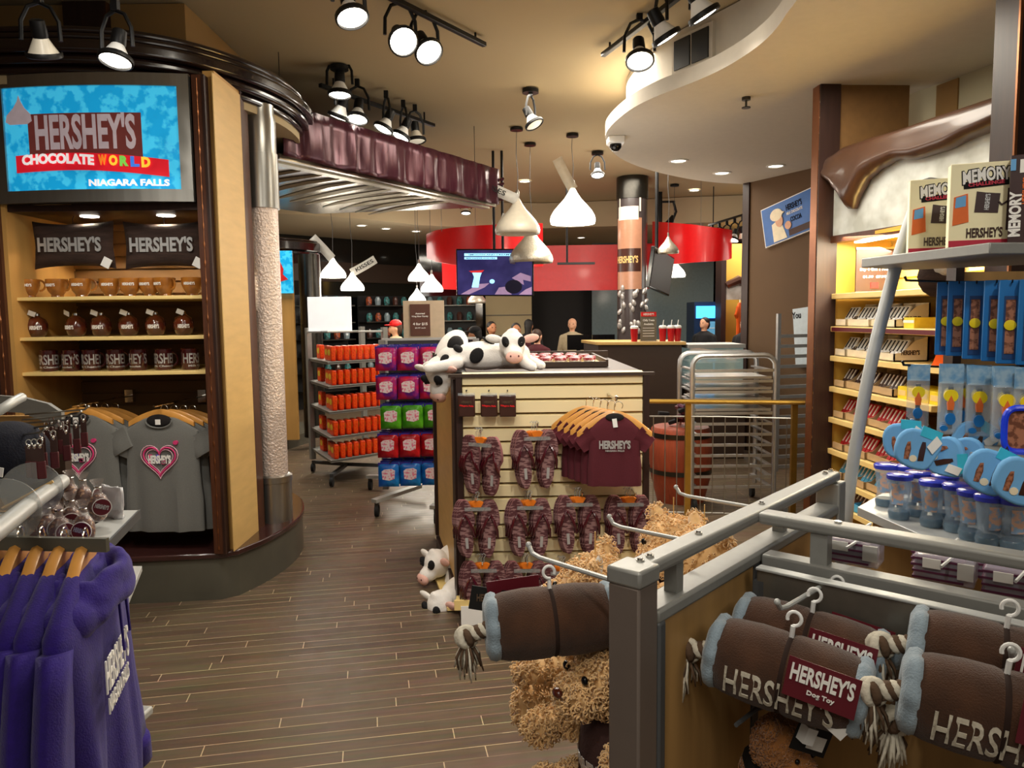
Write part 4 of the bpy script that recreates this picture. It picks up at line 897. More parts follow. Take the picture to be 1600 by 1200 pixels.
g = MB(); blotch(g, circ(.22, -.16, .1, .08), .0145, Matrix()); g.build('picture_shape', 'screen_dark', TV)
g = MB(); blotch(g, [(-.27, -.17), (-.24, -.05), (-.26, .0), (-.15, .0), (-.17, -.05), (-.19, -.17)], .0145, Matrix()); blotch(g, circ(-.03, -.1, .03, .025), .0145, Matrix()); g.build('picture_shape', 'screen_cyan', TV)
g = MB(); blotch(g, [(-.3, .02), (-.12, .03), (-.15, .0), (-.27, .0)], .015, Matrix()); g.build('picture_shape', 'screen_red', TV)
TP = thing('screen_pole', 'black twin poles carrying the television from the ceiling', 'pole', D(775, 390, 8.95))
for dx in (-.02, .08): MB().cyl((dx, 0, .42), .016, 1.16 + 2 * max(0, 3.5 - TP.location.z - 1.0), 8).build('pole', 'black_metal', TP)
MB().box((.03, 0, -.15), (.3, .03, .06)).build('bracket', 'black_metal', TP)
TV2 = thing('hanging_television', 'angled dark television on a pole right of the milkshake column', 'television', M=TR(D(1032, 425, 9.6)) @ RZ(1.05) @ RX(.1) @ RY(.12))
MB().box((0, 0, 0), (.8, .05, .5)).build('case', 'black_gloss', TV2, bevel=.006); MB().box((0, -.027, 0), (.76, .004, .46)).build('screen', 'counter_dark', TV2)
p = D(1026, 380, 9.7); tag(MB().cyl((p.x, 9.7, 2.95), .022, 1.1, 8).build('screen_pole', 'black_metal'), 'black ceiling pole holding the angled television', 'pole')
p = D(886, 400, 10.2); t = thing('ceiling_pole', 'thin black pole with crossbar in front of the red ring', 'pole', p); MB().cyl((0, 0, .45), .014, 1.1, 8).box((.12, 0, -.1), (.5, .04, .03)).build('pole', 'black_metal', t)
p = D(545, 300, 12); 
# milkshake column
CY = 10.8; pc = D(988, 285, CY); MC = thing('printed_column', 'round column wrapped with a chocolate milkshake picture', 'column', (pc.x, CY, 0))
MB().lathe([(.21, 0), (.21, 3.5)], n=36).build('column_core', mat('wrap_dark', (66, 58, 58), .25, coat=.4), MC)
MB().lathe([(.222, 3.2), (.222, 3.5)], n=36).build('steel_collar', 'steel_dark', MC)
mat('shake', (170, 122, 96), .35, var=.05, coat=.4); mat('shake_cream', (226, 208, 194), .4); 
def colz(y): return D(988, y, CY - .2).z
def wrapband(z0, z1, a0, a1, m, nm, r=.215, taper=0, n=16):
    vs = []; 
    for i in range(n + 1):
        u = i / n; vs += [(r * math.sin(a0 + (a1 - a0) * u), -r * math.cos(a0 + (a1 - a0) * u), z0), (r * math.sin(a0 * (1 + taper) + (a1 - a0) * (1 + taper) * u), -r * math.cos(a0 * (1 + taper) + (a1 - a0) * (1 + taper) * u), z1)]
    MB().add(vs, [(2 * i, 2 * i + 2, 2 * i + 3, 2 * i + 1) for i in range(n)]).build(nm, m, MC, ang=180)
wrapband(colz(452), colz(340), -1.35, .5, 'shake', 'milkshake_print', .215)
wrapband(colz(343), colz(322), -1.2, .25, 'shake_cream', 'cream_print', .217)
wrapband(colz(424), colz(388), -1.4, .42, 'choc', 'glass_label_print', .2175)
mb = MB(); text(mb, "HERSHEY'S", .34, .1, TR(0, 0, colz(405)) @ RZ(-.55), bold=.03, wrap=.2185, depth=.0006); mb.build('lettering', 'maple', MC)
wrapband(colz(330), colz(290), .3, .42, 'shake_cream', 'straw_print', .218); wrapband(colz(330), colz(296), -1.1, -1.0, 'shake_cream', 'straw_print', .218)
R_ = random.Random(4)
g = MB()
for k in range(26): z = R_.uniform(colz(520), colz(450)); a = R_.uniform(-1.3, 1.2); g.ell((.213 * math.sin(a), -.213 * math.cos(a), z), (.03, .03, .05), 8, M=RY(R_.uniform(-.6, .6)))
g.build('silver_kiss_print', mat('kiss_print', (186, 180, 176), .3, .5), MC)
# pendants -------------------------------------------------------
KP = [(0.02, 1.0), (.035, .94), (.05, .86), (.09, .70), (.16, .50), (.205, .36), (.235, .22), (.245, .10), (.235, .0)]
def pendant(px, py, d, label, mm, rad, tagang=None, cordz=3.5, tag_m='frost_tag', tagtxt=None, cl=True, tl=.36):
    """px,py: centre of the lower rim"""
    p = D(px, py, d); t = thing('pendant_lamp', label, 'pendant lamp', p); s = rad / .245
    MB().lathe([(r * s, z * .38 * s) for r, z in KP][::-1], n=32, cap=False).build('shade', mm, t, ang=180).modifiers.new('t', 'SOLIDIFY').thickness = .006
    MB().lathe([(.018 * s, .36 * s), (.022 * s, .37 * s), (.022 * s, .45 * s), (.008, .47 * s)], n=12).build('socket_cap', 'steel', t)
    MB().tube([(0, 0, .46 * s), (.008, 0, .6), (-.008, 0, .8), (0, 0, cordz - p.z - .01)], .0035, 5).build('cord', 'grey_dark', t)
    MB().cyl((0, 0, cordz - p.z - .012), .065, .025, 20).build('ceiling_disc', 'black_metal', t)
    if 'lit' in mm:
        MB().ell((0, 0, .12 * s), (.05 * s, .05 * s, .06 * s)).build('bulb', 'lamp_glow', t)
        l = bpy.data.lights.new('pendant_light', 'POINT'); l.energy = 14; l.color = (1, .88, .7); l.shadow_soft_size = .1; o = bpy.data.objects.new('pendant_light', l); SC.collection.objects.link(o); o.parent = t; o.location = (0, 0, -.06)
    if tagang is not None:
        M = TR(0, -.02, .36 * s) @ RY(-tagang); T_ = MB(M); pts = []
        for i in range(9): u = i / 8; pts.append((u * tl, -.02 + .03 * math.sin(u * 3.1), 0))
        vs = [(x, y, z) for x, y, _ in pts for z in (-.055, .055)]; T_.add(vs, [(2 * i, 2 * i + 2, 2 * i + 3, 2 * i + 1) for i in range(8)])
        o = T_.build('paper_plume', tag_m, t, ang=180); o.modifiers.new('t', 'SOLIDIFY').thickness = .003
        if tagtxt: text(MB(M), tagtxt, .26, .05, TR(tl * .55, -.03, 0) if abs(tagang) < 1.6 else TR(tl * .55, -.03, 0) @ RY(math.pi), bold=.02).build('lettering', 'black_print', t)
    return t
pendant(895, 350, 8.2, 'brightly lit white kiss-shaped pendant lamp', 'lamp_shade_lit', .245, 2.05, tag_m='frost_clear')
pendant(809, 366, 7.9, 'unlit white kiss-shaped pendant lamp above the silver one', 'lamp_shade_white', .235, 2.7, tagtxt='KISSES', tl=.48)
pendant(830, 411, 8.6, 'silver foil kiss-shaped pendant lamp beside the television', 'foil_silver', .25, 2.75, tagtxt='KISSES')
pendant(521, 434, 9.6, 'lit white pendant lamp, leftmost in the distance', 'lamp_shade_lit', .16, 2.3, cordz=3.5)
pendant(551, 454, 10.0, 'half lit pendant lamp with a lettered paper plume in the distance', 'lamp_shade_lit', .155, .5, cordz=3.5, tagtxt='KISSES')
pendant(655, 439, 10.6, 'lit white pendant lamp over the beige sign, upper left one', 'lamp_shade_lit', .155, None, cordz=3.5)
pendant(675, 456, 10.4, 'lit white pendant lamp over the beige sign, right one', 'lamp_shade_lit', .155, None, cordz=3.5)
pendant(652, 472, 11.2, 'small pendant lamp partly hidden behind the beige sign', 'lamp_shade_lit', .13, None, cordz=3.5)
pendant(1053, 433, 11.4, 'lit white pendant lamp behind the angled television', 'lamp_shade_lit', .17, None, cordz=3.5)
pendant(1044, 396, 9.3, 'silver pendant lamp in front of the red ring, beside the column', 'foil_silver', .13, None, cordz=3.5)
pendant(745, 474, 11.5, 'silver pendant lamp hanging just below the television', 'foil_silver', .14, None, cordz=3.5)
# ---- serving counter ----
CT = thing('serving_counter', 'dark brown serving counter with a light wood top', 'counter')
ca, cb = D(935, 532, 8.6), D(1071, 536, 8.3)
zt_ = .5 * (ca.z + cb.z)
MB().prism([(ca.x, 8.6), (cb.x - .04, 8.3), (cb.x, 9.0), (ca.x - .1, 9.3)], 0, zt_ - .035).build('front', 'counter_dark', CT)
MB().prism([(ca.x - .03, 8.56), (cb.x, 8.26), (cb.x + .04, 9.02), (ca.x - .13, 9.33)], zt_ - .035, zt_).build('worktop', 'counter_top', CT, bevel=.004)
p = D(1012, 500, 8.6); t = thing('counter_sign', 'small grey sign with red heading standing on the counter', 'sign', (p.x, 8.55, zt_))
MB().box((0, 0, .17), (.18, .01, .33)).build('board', mat('sign_taupe', (112, 106, 92), .5), t); MB().box((0, -.008, .305), (.17, .006, .05)).build('heading', 'cap_red', t); MB().box((0, 0, .006), (.2, .08, .012)).build('foot', 'acrylic', t)
g = MB(); text(g, "Chilly Treats", .13, .03, TR(0, -.012, .235), bold=.03); text(g, "Available", .11, .024, TR(0, -.012, .195), bold=.03)
for k in range(4): g.box((0, -.007, .15 - k * .03), (.13, .002, .006))
g.build('lettering', 'white_print', t)
text(MB(), "HERSHEY'S", .12, .026, TR(0, -.013, .305), bold=.02).build('lettering', 'white_print', t)
def rcup():
    t = thing('travel_cup', 'x', 'x'); MB().lathe([(.034, 0), (.044, .15), (.001, .15)], n=16).build('cup', mat('cup_red', (190, 16, 30), .3, coat=.4), t); MB().lathe([(.046, .145), (.046, .165), (.03, .18), (.001, .18)], n=16).build('lid', 'white_plastic', t)
    MB().tube([(0, 0, .17), (.01, 0, .24)], .005, 6).build('straw', 'white_plastic', t); return t
mrc = Maker(rcup)
for i, px in enumerate((990, 1035, 1047, 1058)): p = D(px, 520, 8.55); mrc(f'red travel cup with white lid, {ordn(i, 4)} of four on the counter top', 'cup', (p.x, 8.5 + .03 * (i % 2), zt_), 0, group='red travel cups on the counter')
# glass pastry case and stuff behind
t = thing('display_case', 'glass-fronted cake case behind the baking rack', 'display case', (D(1100, 600, 8.0).x, 8.2, 0))
MB().b2((-.12, 0, 0), (.5, .6, .8)).build('base', 'counter_dark', t); MB().b2((-.1, .02, .8), (.48, .55, 1.22)).build('glass_box', mat('case_glass', (190, 220, 215), .08, alpha=.4, emit=.15), t); MB().b2((-.12, 0, 1.22), (.5, .6, 1.26)).build('top', 'grey_light', t)
for z in (.92, 1.06): MB().b2((-.08, .05, z), (.46, .5, z + .01)).build('glass_shelf', 'tray_white', t)
# till area
t = thing('till_desk', 'wooden till desk with black monitors in the back of the shop', 'desk', (D(890, 560, 12).x, 12, 0)); MB().b2((-.55, 0, 0), (.9, .5, .92)).build('desk', 'maple_side', t); MB().b2((-.58, -.03, .92), (.93, .53, .96)).build('worktop', 'counter_top', t)
for i, dx in enumerate((.15, .55)):
    q = thing('till_monitor', 'black till monitor on the wooden desk, ' + ('left one' if i == 0 else 'right one'), 'monitor', (t.location.x + dx, 12.1, .96)); MB().box((0, 0, .2), (.36, .04, .24)).build('screen_case', 'black_gloss', q); MB().box((0, .02, .05), (.06, .04, .1)).box((0, .02, .005), (.2, .14, .01)).build('stand', 'black_metal', q)
t = thing('candy_cart', 'low grey and wooden merchandise cart behind the slatwall gondola', 'cart', (D(900, 560, 7.6).x, 7.6, 0)); MB().b2((-.32, 0, .1), (.42, .5, 1.0)).build('body', 'grey_dark', t); MB().b2((-.34, -.02, 1.0), (.3, .5, 1.14)).build('crate', 'maple_side', t)
for k in range(4): MB().cyl((-.25 + .2 * k, .05, .05), .05, .03, 12, RY(math.pi / 2)).build('caster', 'rubber', t)
# reflections in the back windows, built as solid dark shelves of goods
for j, (xx, yy) in enumerate(((-3.3, 13.4), (-2.4, 14.4), (-1.2, 14.9))):
    t = thing('reflected_shelf', f'dark souvenir shelving as a back window reflection, {["leftmost","middle","rightmost"][j]} unit', 'shelving', (xx, yy, 0), .7 if j < 2 else 0)
    MB().b2((-.5, .1, 0), (.5, .14, 2.0)).build('back_board', 'black_metal', t)
    for k in range(6): MB().b2((-.5, -.2, .3 + k * .3), (.5, .12, .32 + k * .3)).build('shelf', 'steel_dark', t)
    mat('teal_goods', (60, 130, 130), .5, rgb2=(30, 50, 50), scale=30); mat('orange_goods', (170, 80, 40), .5, rgb2=(70, 30, 30), scale=30)
    for k in range(1, 6):
        for i in range(5):
            q = MB().lathe([(.05, 0), (.06, .1), (.03, .16)], n=8).build('souvenir', ['teal_goods', 'orange_goods', 'grey_glass', 'teal_goods', 'choc'][(i + k + j) % 5]); q.location = V(xx, yy, 0) + (RZ(t.rotation_euler.z) @ V(-.38 + i * .19, -.08, .321 + k * .3)); tag(q, f'dark reflected souvenir, {ordn(i, 5)} on row {["one","two","three","four","five"][k-1]} of the {["leftmost","middle","rightmost"][j]} window shelf', 'souvenir', 'souvenirs reflected in the back window')
# far-right: yellow bay, orange garments, fridge
t = thing('drinks_fridge', 'tall drinks fridge with glowing blue header', 'fridge', (D(1113, 560, 13.5).x, 13.5, 0)); MB().b2((-.33, 0, 0), (.33, .6, 1.8)).build('cabinet', 'fridge_body', t)
za = D(1113, 497, 13.5).z; zb = D(1113, 478, 13.5).z
MB().b2((-.3, -.02, za), (.3, 0, zb)).build('header_light', 'fridge_blue', t); MB().b2((-.16, -.02, .3), (.3, 0, za - .06)).build('glass_door', 'fridge_glass', t); MB().b2((-.2, -.03, .3), (-.16, 0, za - .06)).build('door_handle', 'grey_light', t)
for k in range(5): MB().b2((-.14, -.026, .45 + k * .22), (.28, -.02, .46 + k * .22)).build('shelf_line', 'white_plastic', t)
t = thing('yellow_bay', 'distant yellow display bay beside the brown wall', 'display unit', (D(1160, 500, 12.5).x, 12.5, 0))
MB().b2((-.3, .3, 0), (.6, .34, 2.75)).build('back_board', 'panel_yellow', t); MB().b2((-.36, -.02, 0), (-.28, .34, 2.85)).build('post', 'dark_wood', t); 
MB().b2((-.28, 0, D(1160, 468, 12.5).z), (.6, .06, D(1160, 440, 12.5).z)).build('silver_header', 'silver_leaf', t); MB().tube([(-.28, -.05, D(1160, 446, 12.5).z), (-.1, -.08, D(1160, 438, 12.5).z), (.1, -.06, D(1160, 444, 12.5).z), (.25, -.06, D(1160, 452, 12.5).z), (.5, -.06, D(1160, 446, 12.5).z)], [.06, .08, .07, .06, .06], 8).build('chocolate_drip', 'choc', t)
for i in range(6):
    q = thing('orange_shirt', f'orange shirt hanging in the distant yellow bay, {ordn(i, 6)}', 'shirt', (D(1150 + 4.6 * i, 474, 12.3).x, 12.1 + .07 * i, D(1150, 476, 12.3).z + .03), 1.1 - .1 * i, group='orange shirts in the distant bay'); garment(MB(), .42, .66, .03, True, .15, k=16, seed=i).build('fabric', 'garment_orange', q); MB().tube([(0, 0, 0), (0, 0, .05)], .004, 5).build('hook', 'chrome', q)
# ---- people ----
def person(label, loc, rz, top, skin='skin_tan', hair='hair_black', h=1.66, cap=None, arms='down', longhair=False, trousers='cloth_black', lean=0):
    t = thing('person', label, 'person', loc, rz); s = h / 1.7
    MS = Matrix.Scale(s, 4)
    g = MB(MS); g.caps((0, 0, 1.0), (0, 0, 1.32), .145, .15, 12).ell((0, 0, 1.36), (.2, .1, .1)).caps((0, 0, 1.38), (0, -.01, 1.52), .055, .05)
    g.ell((0, -.01, 1.6), (.075, .092, .108)).ell((0, -.085, 1.55), (.035, .03, .03)).ell((0, -.1, 1.6), (.014, .02, .022), 8)
    for q in (-1, 1): g.caps((q * .09, 0, .95), (q * .1, -.01, .5), .085, .06).caps((q * .1, -.01, .5), (q * .1, .02, .08), .058, .04).caps((q * .1, .02, .05), (q * .1, -.12, .035), .042, .035).ell((q * .078, 0, 1.59), (.012, .02, .03), 8)
    AR = {}
    for q in (-1, 1):
        sh = V(q * .19, 0, 1.36)
        if arms == 'down': el = V(q * .25, .02, 1.08); ha = V(q * .23, -.08, .84)
        elif arms == 'fold': el = V(q * .25, -.02, 1.1); ha = V(-q * .02, -.2, 1.14)
        else: el = V(q * .25, -.03, 1.1); ha = V(q * .1, -.28, 1.05)
        g.caps(sh, el, .05, .04).caps(el, ha, .038, .026); AR[q] = (sh, el, ha)
        dv_ = (ha - el).normalized(); g.ell(ha + dv_ * .05, (.03, .03, .045))
        for k in range(4): g.caps(ha + dv_ * .06 + V((k - 1.5) * .016, 0, 0), ha + dv_ * (.12 - .01 * abs(k - 1.3)) + V((k - 1.5) * .02, -.005, -.012), .009, .007, 6)
        g.caps(ha + dv_ * .03 + V(-q * .03, 0, 0), ha + dv_ * .08 + V(-q * .05, -.01, 0), .01, .008, 6)
    g.build('body', skin, t, remesh=.014, smooth=3)
    g = MB(MS); g.caps((0, 0, .98), (0, 0, 1.32), .165, .168, 12).ell((0, 0, 1.37), (.215, .115, .095))
    for q in (-1, 1): sh, el, ha = AR[q]; g.caps(sh, el, .062, .055)
    g.build('shirt', top, t, remesh=.018, smooth=4)
    g = MB(MS)
    for q in (-1, 1): g.caps((q * .085, 0, .95), (q * .1, -.01, .5), .1, .075).caps((q * .1, -.01, .5), (q * .1, .02, .1), .073, .06)
    g.build('trousers', trousers, t, remesh=.02, smooth=4)
    g = MB(MS); g.ell((0, .015, 1.635), (.085, .095, .09)); g.ell((0, .05, 1.58), (.075, .06, .09))
    if longhair: g.caps((0, .06, 1.58), (0, .09, 1.35), .07, .05)
    g.build('hair', hair, t, remesh=.014, smooth=3)
    for q in (-1, 1): MB(MS).ell((q * .03, -.088, 1.615), (.012, .006, .007), 8).build('eye', 'black_gloss', t)
    MB(MS).ell((0, -.104, 1.545), (.022, .006, .005), 8).build('mouth', 'maroon', t)
    if cap: MB(MS).ell((0, .0, 1.665), (.092, .102, .075)).ell((0, -.1, 1.65), (.06, .08, .012)).build('cap', cap, t)
    return t
def pl(px, d): v = D(px, 500, d); return (v.x, d, 0)
person('person in a red baseball cap and light top facing left', pl(618, 10.8), -1.35, 'cloth_beige', 'skin_light', 'hair_brown', 1.53, cap='cap_red', arms='down')
person('person with black hair in a maroon shirt behind the green box', pl(742, 9.9), -1.9, 'cloth_maroon', 'skin_tan', 'hair_black', 1.44, cap='cloth_black', arms='reach')
person('person in an olive shirt standing behind the maroon-shirted person', pl(768, 11.4), .5, 'cloth_olive', 'skin_tan', 'hair_black', 1.5)
person('person in a maroon shirt looking down at their hands', pl(806, 10.8), .1, 'cloth_maroon', 'skin_tan', 'hair_black', 1.48, arms='reach')
person('person in maroon seen from behind beside the cream pier', pl(839, 10.2), 2.6, 'cloth_maroon', 'skin_light', 'hair_brown', 1.40, arms='reach')
person('person with black hair in dark clothes near the cream pier', pl(826, 12.4), 2.9, 'cloth_black', 'skin_tan', 'hair_black', 1.52, longhair=True)
person('bald person in a light top at the till', pl(894, 12.9), -.2, 'cloth_beige', 'skin_light', 'skin_light', 1.52)
person('person in black with folded arms in front of the blue fridge', pl(1101, 12.2), -.9, 'cloth_black', 'skin_light', 'hair_black', 1.52, arms='fold')
person('person with long dark hair and dark jacket before the orange shirts', pl(1165, 11.2), -1.0, 'cloth_black', 'skin_light', 'hair_black', 1.52, longhair=True, arms='reach')
# ================= RIGHT WALL BAY =================
wd = Vector((.06, -1, 0)).normalized()          # along the bay, towards the camera
wn = Vector((-1, -.06, 0)).normalized()         # out of the bay, into the aisle
O = V(2.13, 5.05, 0)                            # left (far) end of the shelf fronts
BM = Matrix((wd, -wn, V(0, 0, 1))).transposed().to_4x4(); BM.translation = O   # local x along the bay, y into the wall, z up
BAY = thing('wall_bay', 'lit yellow wall bay with pale shelves under a chocolate drip header', 'display unit', M=BM)
Lb = 1.62; dp = .42
MB().b2((-.02, dp, 0), (Lb, dp + .04, 2.2)).build('back_board', 'slat_yellow', BAY)
g = MB()
for k in range(26): g.b2((-.02, dp - .012, .2 + k * .077), (Lb, dp, .2 + k * .077 + .06))
g.build('slat_board', 'slat_yellow', BAY)
MB().b2((-.06, -.02, 0), (-.02, dp + .04, 2.2)).build('end_panel', 'panel_yellow', BAY)
MB().b2((-.10, -.045, 0), (-.0, .03, 3.07)).build('end_post', 'dark_wood', BAY)
MB().b2((-.105, -.105, 0), (-.0, -.045, 3.07)).build('end_post', 'dark_wood', BAY)
for y in (-.10, -.05): MB().b2((-.108, y - .008, 0), (-.015, y + .008, 3.07)).build('copper_strip', 'copper', BAY)
g = MB()
g.tube([(-.01, -.1, .05 + k * .0125) for k in range(236)], [.006 if k % 8 < 2 else .002 for k in range(236)], 6)
g.build('beaded_strip', 'chrome', BAY)
MB().b2((-.07, -.0, 2.2), (-.018, .50, 3.07)).build('upper_pylon', mat('pylon_tan', (122, 88, 48), .8), BAY)
zh0 = D(1300, 368, 5.0).z; 
hd = V(.24, -.97, 0).normalized(); hn = V(-hd.y, hd.x, 0)
HM = BM.inverted() @ (lambda m: (setattr(m, 'translation', O), m)[1])(Matrix((hd, hn, V(0, 0, 1))).transposed().to_4x4())
MB(HM).b2((-.02, .0, zh0), (1.64, .05, zh0 + .46)).build('silver_header', 'silver_leaf', BAY)
MB(HM).b2((-.02, -.015, zh0 - .045), (1.64, .06, zh0)).build('header_trim', 'post_wood', BAY)
MB().b2((0, .06, zh0 - .03), (Lb, dp, zh0 - .01)).build('niche_top', 'panel_yellow', BAY)
MB().b2((.05, .12, zh0 - .05), (Lb - .05, .18, zh0 - .03)).build('tube_lamp', 'lamp_glow', BAY)
for u in (.3, .8, 1.3):
    l = bpy.data.lights.new('niche_light', 'AREA'); l.energy = 21; l.size = .35; l.color = (1, .9, .66)
    o = bpy.data.objects.new('niche_light', l); o.location = (u, .14, zh0 - .06); o.rotation_euler = (math.radians(-18), 0, 0); SC.collection.objects.link(o); o.parent = BAY
# chocolate drip
zc = zh0 + .38
top = [(-.10, .09), (.0, .14), (.15, .17), (.35, .17), (.6, .165), (.9, .17), (1.2, .17), (1.55, .17), (1.9, .17)]
bot = [(-.10, .06), (-.02, -.02), (.05, -.06), (.13, -.15), (.20, -.235), (.25, -.24), (.30, -.15), (.38, -.07), (.5, -.03), (.6, -.01), (.75, -.035), (.95, -.03), (1.15, .0), (1.4, .03), (1.6, .0), (1.9, -.02)]
def ip(l, x):
    for (a, b), (c, d) in zip(l, l[1:]):
        if x <= c: u = (x - a) / (c - a); u = u * u * (3 - 2 * u); return b + (d - b) * u
    return l[-1][1]
rings = []
for i in range(61):
    x = -.10 + 1.75 * i / 60; t_, b_ = ip(top, x) + .0, ip(bot, x); hh = (t_ - b_) / 2; m_ = (t_ + b_) / 2; r_ = []
    for j in range(18):
        a = 2 * math.pi * j / 18; yy = -.02 - (.06 + .015 * math.sin(x * 6)) * math.cos(a) * (1 if math.cos(a) > 0 else .35) - .03 * math.exp(-((math.sin(a) + .55) / .3) ** 2) * (1 if math.cos(a) > 0 else 0)
        r_.append((x, yy, zc + m_ + hh * math.sin(a) * (1.0)))
    rings.append(r_)
MB(HM).loft(rings).build('chocolate_drip', mat('choc_drip', (66, 42, 28), .34, var=.05, coat=.3), BAY, ang=180)
# upper set-back wall
uw = V(2.74, 5.45, 0); ud = V(.27, -.96, 0).normalized()
q = uw + ud * 3.2
struct(MB().bar((uw.x, uw.y, 2.3), (q.x, q.y, 2.3), .08, 1.56).build('wall_upper_right', mat('wall_olive', (190, 182, 152), .85, var=.03, scale=2)))
struct(MB().bar((uw.x + .12, uw.y - .35, 2.31), (uw.x + .16, uw.y - .52, 2.31), .13, 1.5).build('trim_4', 'wall_tan'))
# second post (dark) on the right
p = D(1578, 200, 3.5)
t = thing('dark_pylon', 'tall dark brown post at the right border beside the chocolate drip', 'post', (D(1578, 200, 3.36).x, 3.32, 0), .06)
MB().b2((-.045, -.06, 0), (.05, .1, 3.07)).build('post', 'dark_wood', t, bevel=.004); MB().b2((.05, .0, 0), (.75, .05, 3.07)).build('slat_side', 'slat_brown', t)
MB().b2((-.052, -.066, 0), (-.04, -.055, 3.07)).build('edge', 'copper', t)
# silver pole further back below the shelf
p = D(1492, 430, 3.9); tag(MB().lathe([(.035, 0), (.035, 2.0)], (p.x, 3.85, 0), 16).build('steel_upright', 'steel'), 'round brushed steel upright beside the yellow slats', 'post')
# shelves
lv = [(459, 1.32, 0), (510, 1.30, 0), (556, 1.26, 0), (604, 1.12, 0), (652, .74, 1), (701, .74, 1), (744, .78, 1), (782, .8, 1)]
SZ = []
for i, (py, ln, diag) in enumerate(lv):
    z = D(1306, py, 5.02).z; SZ.append(z)
    poly = [(0, 0), (ln, 0), (ln + (.22 if diag else 0), dp), (0, dp)] if diag else [(0, 0), (ln, 0), (ln, dp), (0, dp)]
    MB().prism(poly, z - .035, z).build('shelf', 'shelf_maple', BAY, bevel=.003)
    if i == 1: MB().b2((.02, -.004, z - .03), (ln - .02, 0, z - .006)).build('price_strip', 'maroon_card', BAY)
# display boxes with candy bars
def dbox(card, bar, txt, back='maple'):
    def f():
        t = thing('candy_display_box', 'x', 'x')
        # local x along shelf, y into the wall; open tray tilted bars
        MB().b2((0, 0, 0), (.13, .01, .045)).b2((0, .2, 0), (.13, .21, .14)).b2((0, 0, 0), (.13, .21, .006)).build('carton', card, t)
        g = MB(); g.prism([(0, 0), (.21, 0), (.21, .14), (.13, .12), (.05, .05), (0, .045)], .126, .13, Matrix(((0, 0, 1, 0), (1, 0, 0, 0), (0, 1, 0, 0), (0, 0, 0, 1)))); g.build('carton_side', card, t)
        for k in range(3): b = MB(TR(.025 + .04 * k, .05, .03) @ RX(-.55)).box((0, 0, .05), (.034, .012, .11)); b.build('bar', bar, t, bevel=.003)
        g = MB()
        for k in range(3): g.add(*boxgeo(.012, .002, .07), TR(.025 + .04 * k, .05, .03) @ RX(-.55) @ TR(0, -.007, .06))
        g.build('bar_print', 'black_print' if bar == 'white_plastic' else 'white_print', t)
        if txt: text(MB(), txt, .11, .028, TR(.131, .1, .05) @ RZ(math.pi / 2), bold=.03).build('lettering', 'choc', t)
        return t
    return f
mat('carton_cream', (240, 226, 196), .5); mat('carton_kraft', (196, 166, 124), .6); mat('carton_brown', (112, 76, 56), .5); mat('carton_red', (196, 24, 34), .45); mat('carton_sky', (90, 180, 226), .45)
kinds = {1: ('carton_cream', 'white_plastic', "HERSHEY'S", 'white'), 2: ('carton_cream', 'white_plastic', "HERSHEY'S", 'white'), 3: ('carton_kraft', 'choc', None, 'brown and yellow'), 4: ('carton_kraft', 'carton_red', None, 'brown and red'), 5: ('carton_kraft', 'carton_red', None, 'brown and red'), 6: ('carton_kraft', 'carton_sky', None, 'brown and light blue'), 7: ('carton_sky', 'carton_brown', None, 'light blue')}
SN8 = ['top', 'second', 'third', 'fourth', 'fifth', 'sixth', 'seventh', 'lowest']
dm = {}
for r_, (card, br_, tx, cn) in kinds.items():
    key = (card, br_, tx)
    if key not in dm: dm[key] = Maker(dbox(*key))
    n_ = 5
    for i in range(n_):
        M = BM @ TR(.03 + i * .14, .02 + .012 * (i % 2), SZ[r_] + .003)
        dm[key](f'{cn} candy display box, {SN8[r_]} shelf of the yellow bay, {["farthest", "second farthest", "middle", "second nearest", "nearest"][i]}', 'display box', M=M, group=f'candy display boxes, {SN8[r_]} shelf of the yellow bay')
    if r_ in (4, 5):
        t = thing('red_tray', f'red cardboard tray lining the near end of the {SN8[r_]} bay shelf', 'tray', M=BM @ TR(.73, .02, SZ[r_])); MB().prism([(0, 0), (.02, 0), (.2, .34), (0, .34)], .001, .012).build('tray', 'carton_red', t)
t = thing('yellow_boxes', 'yellow carton on the second shelf of the yellow bay', 'carton', M=BM @ TR(.76, .05, SZ[1])); MB().b2((0, 0, 0), (.1, .2, .06)).build('carton', 'pack_yellow', t, bevel=.002); MB().b2((-.002, -.002, .03), (.1, 0, .045)).build('label_strip', 'white_print', t)
for i in range(4):
    t = thing('yellow_carton', f'yellow candy carton on the fourth bay shelf, {["farthest", "second farthest", "second nearest", "nearest"][i]}', 'carton', M=BM @ TR(.74 + i * .1, .04, SZ[3])); MB().b2((0, 0, 0), (.09, .2, .07)).build('carton', mat('carton_yellow', (250, 220, 40), .45), t, bevel=.002); MB().b2((.01, -.002, .02), (.08, 0, .05)).build('label_strip', 'shelf_maple', t)
t = thing('orange_pack', 'orange triangular pack at the near end of the third bay shelf', 'pack', M=BM @ TR(1.06, .12, SZ[2])); MB().lathe([(.09, 0), (.02, .17), (.005, .18)], n=4).build('pack', 'garment_orange', t)
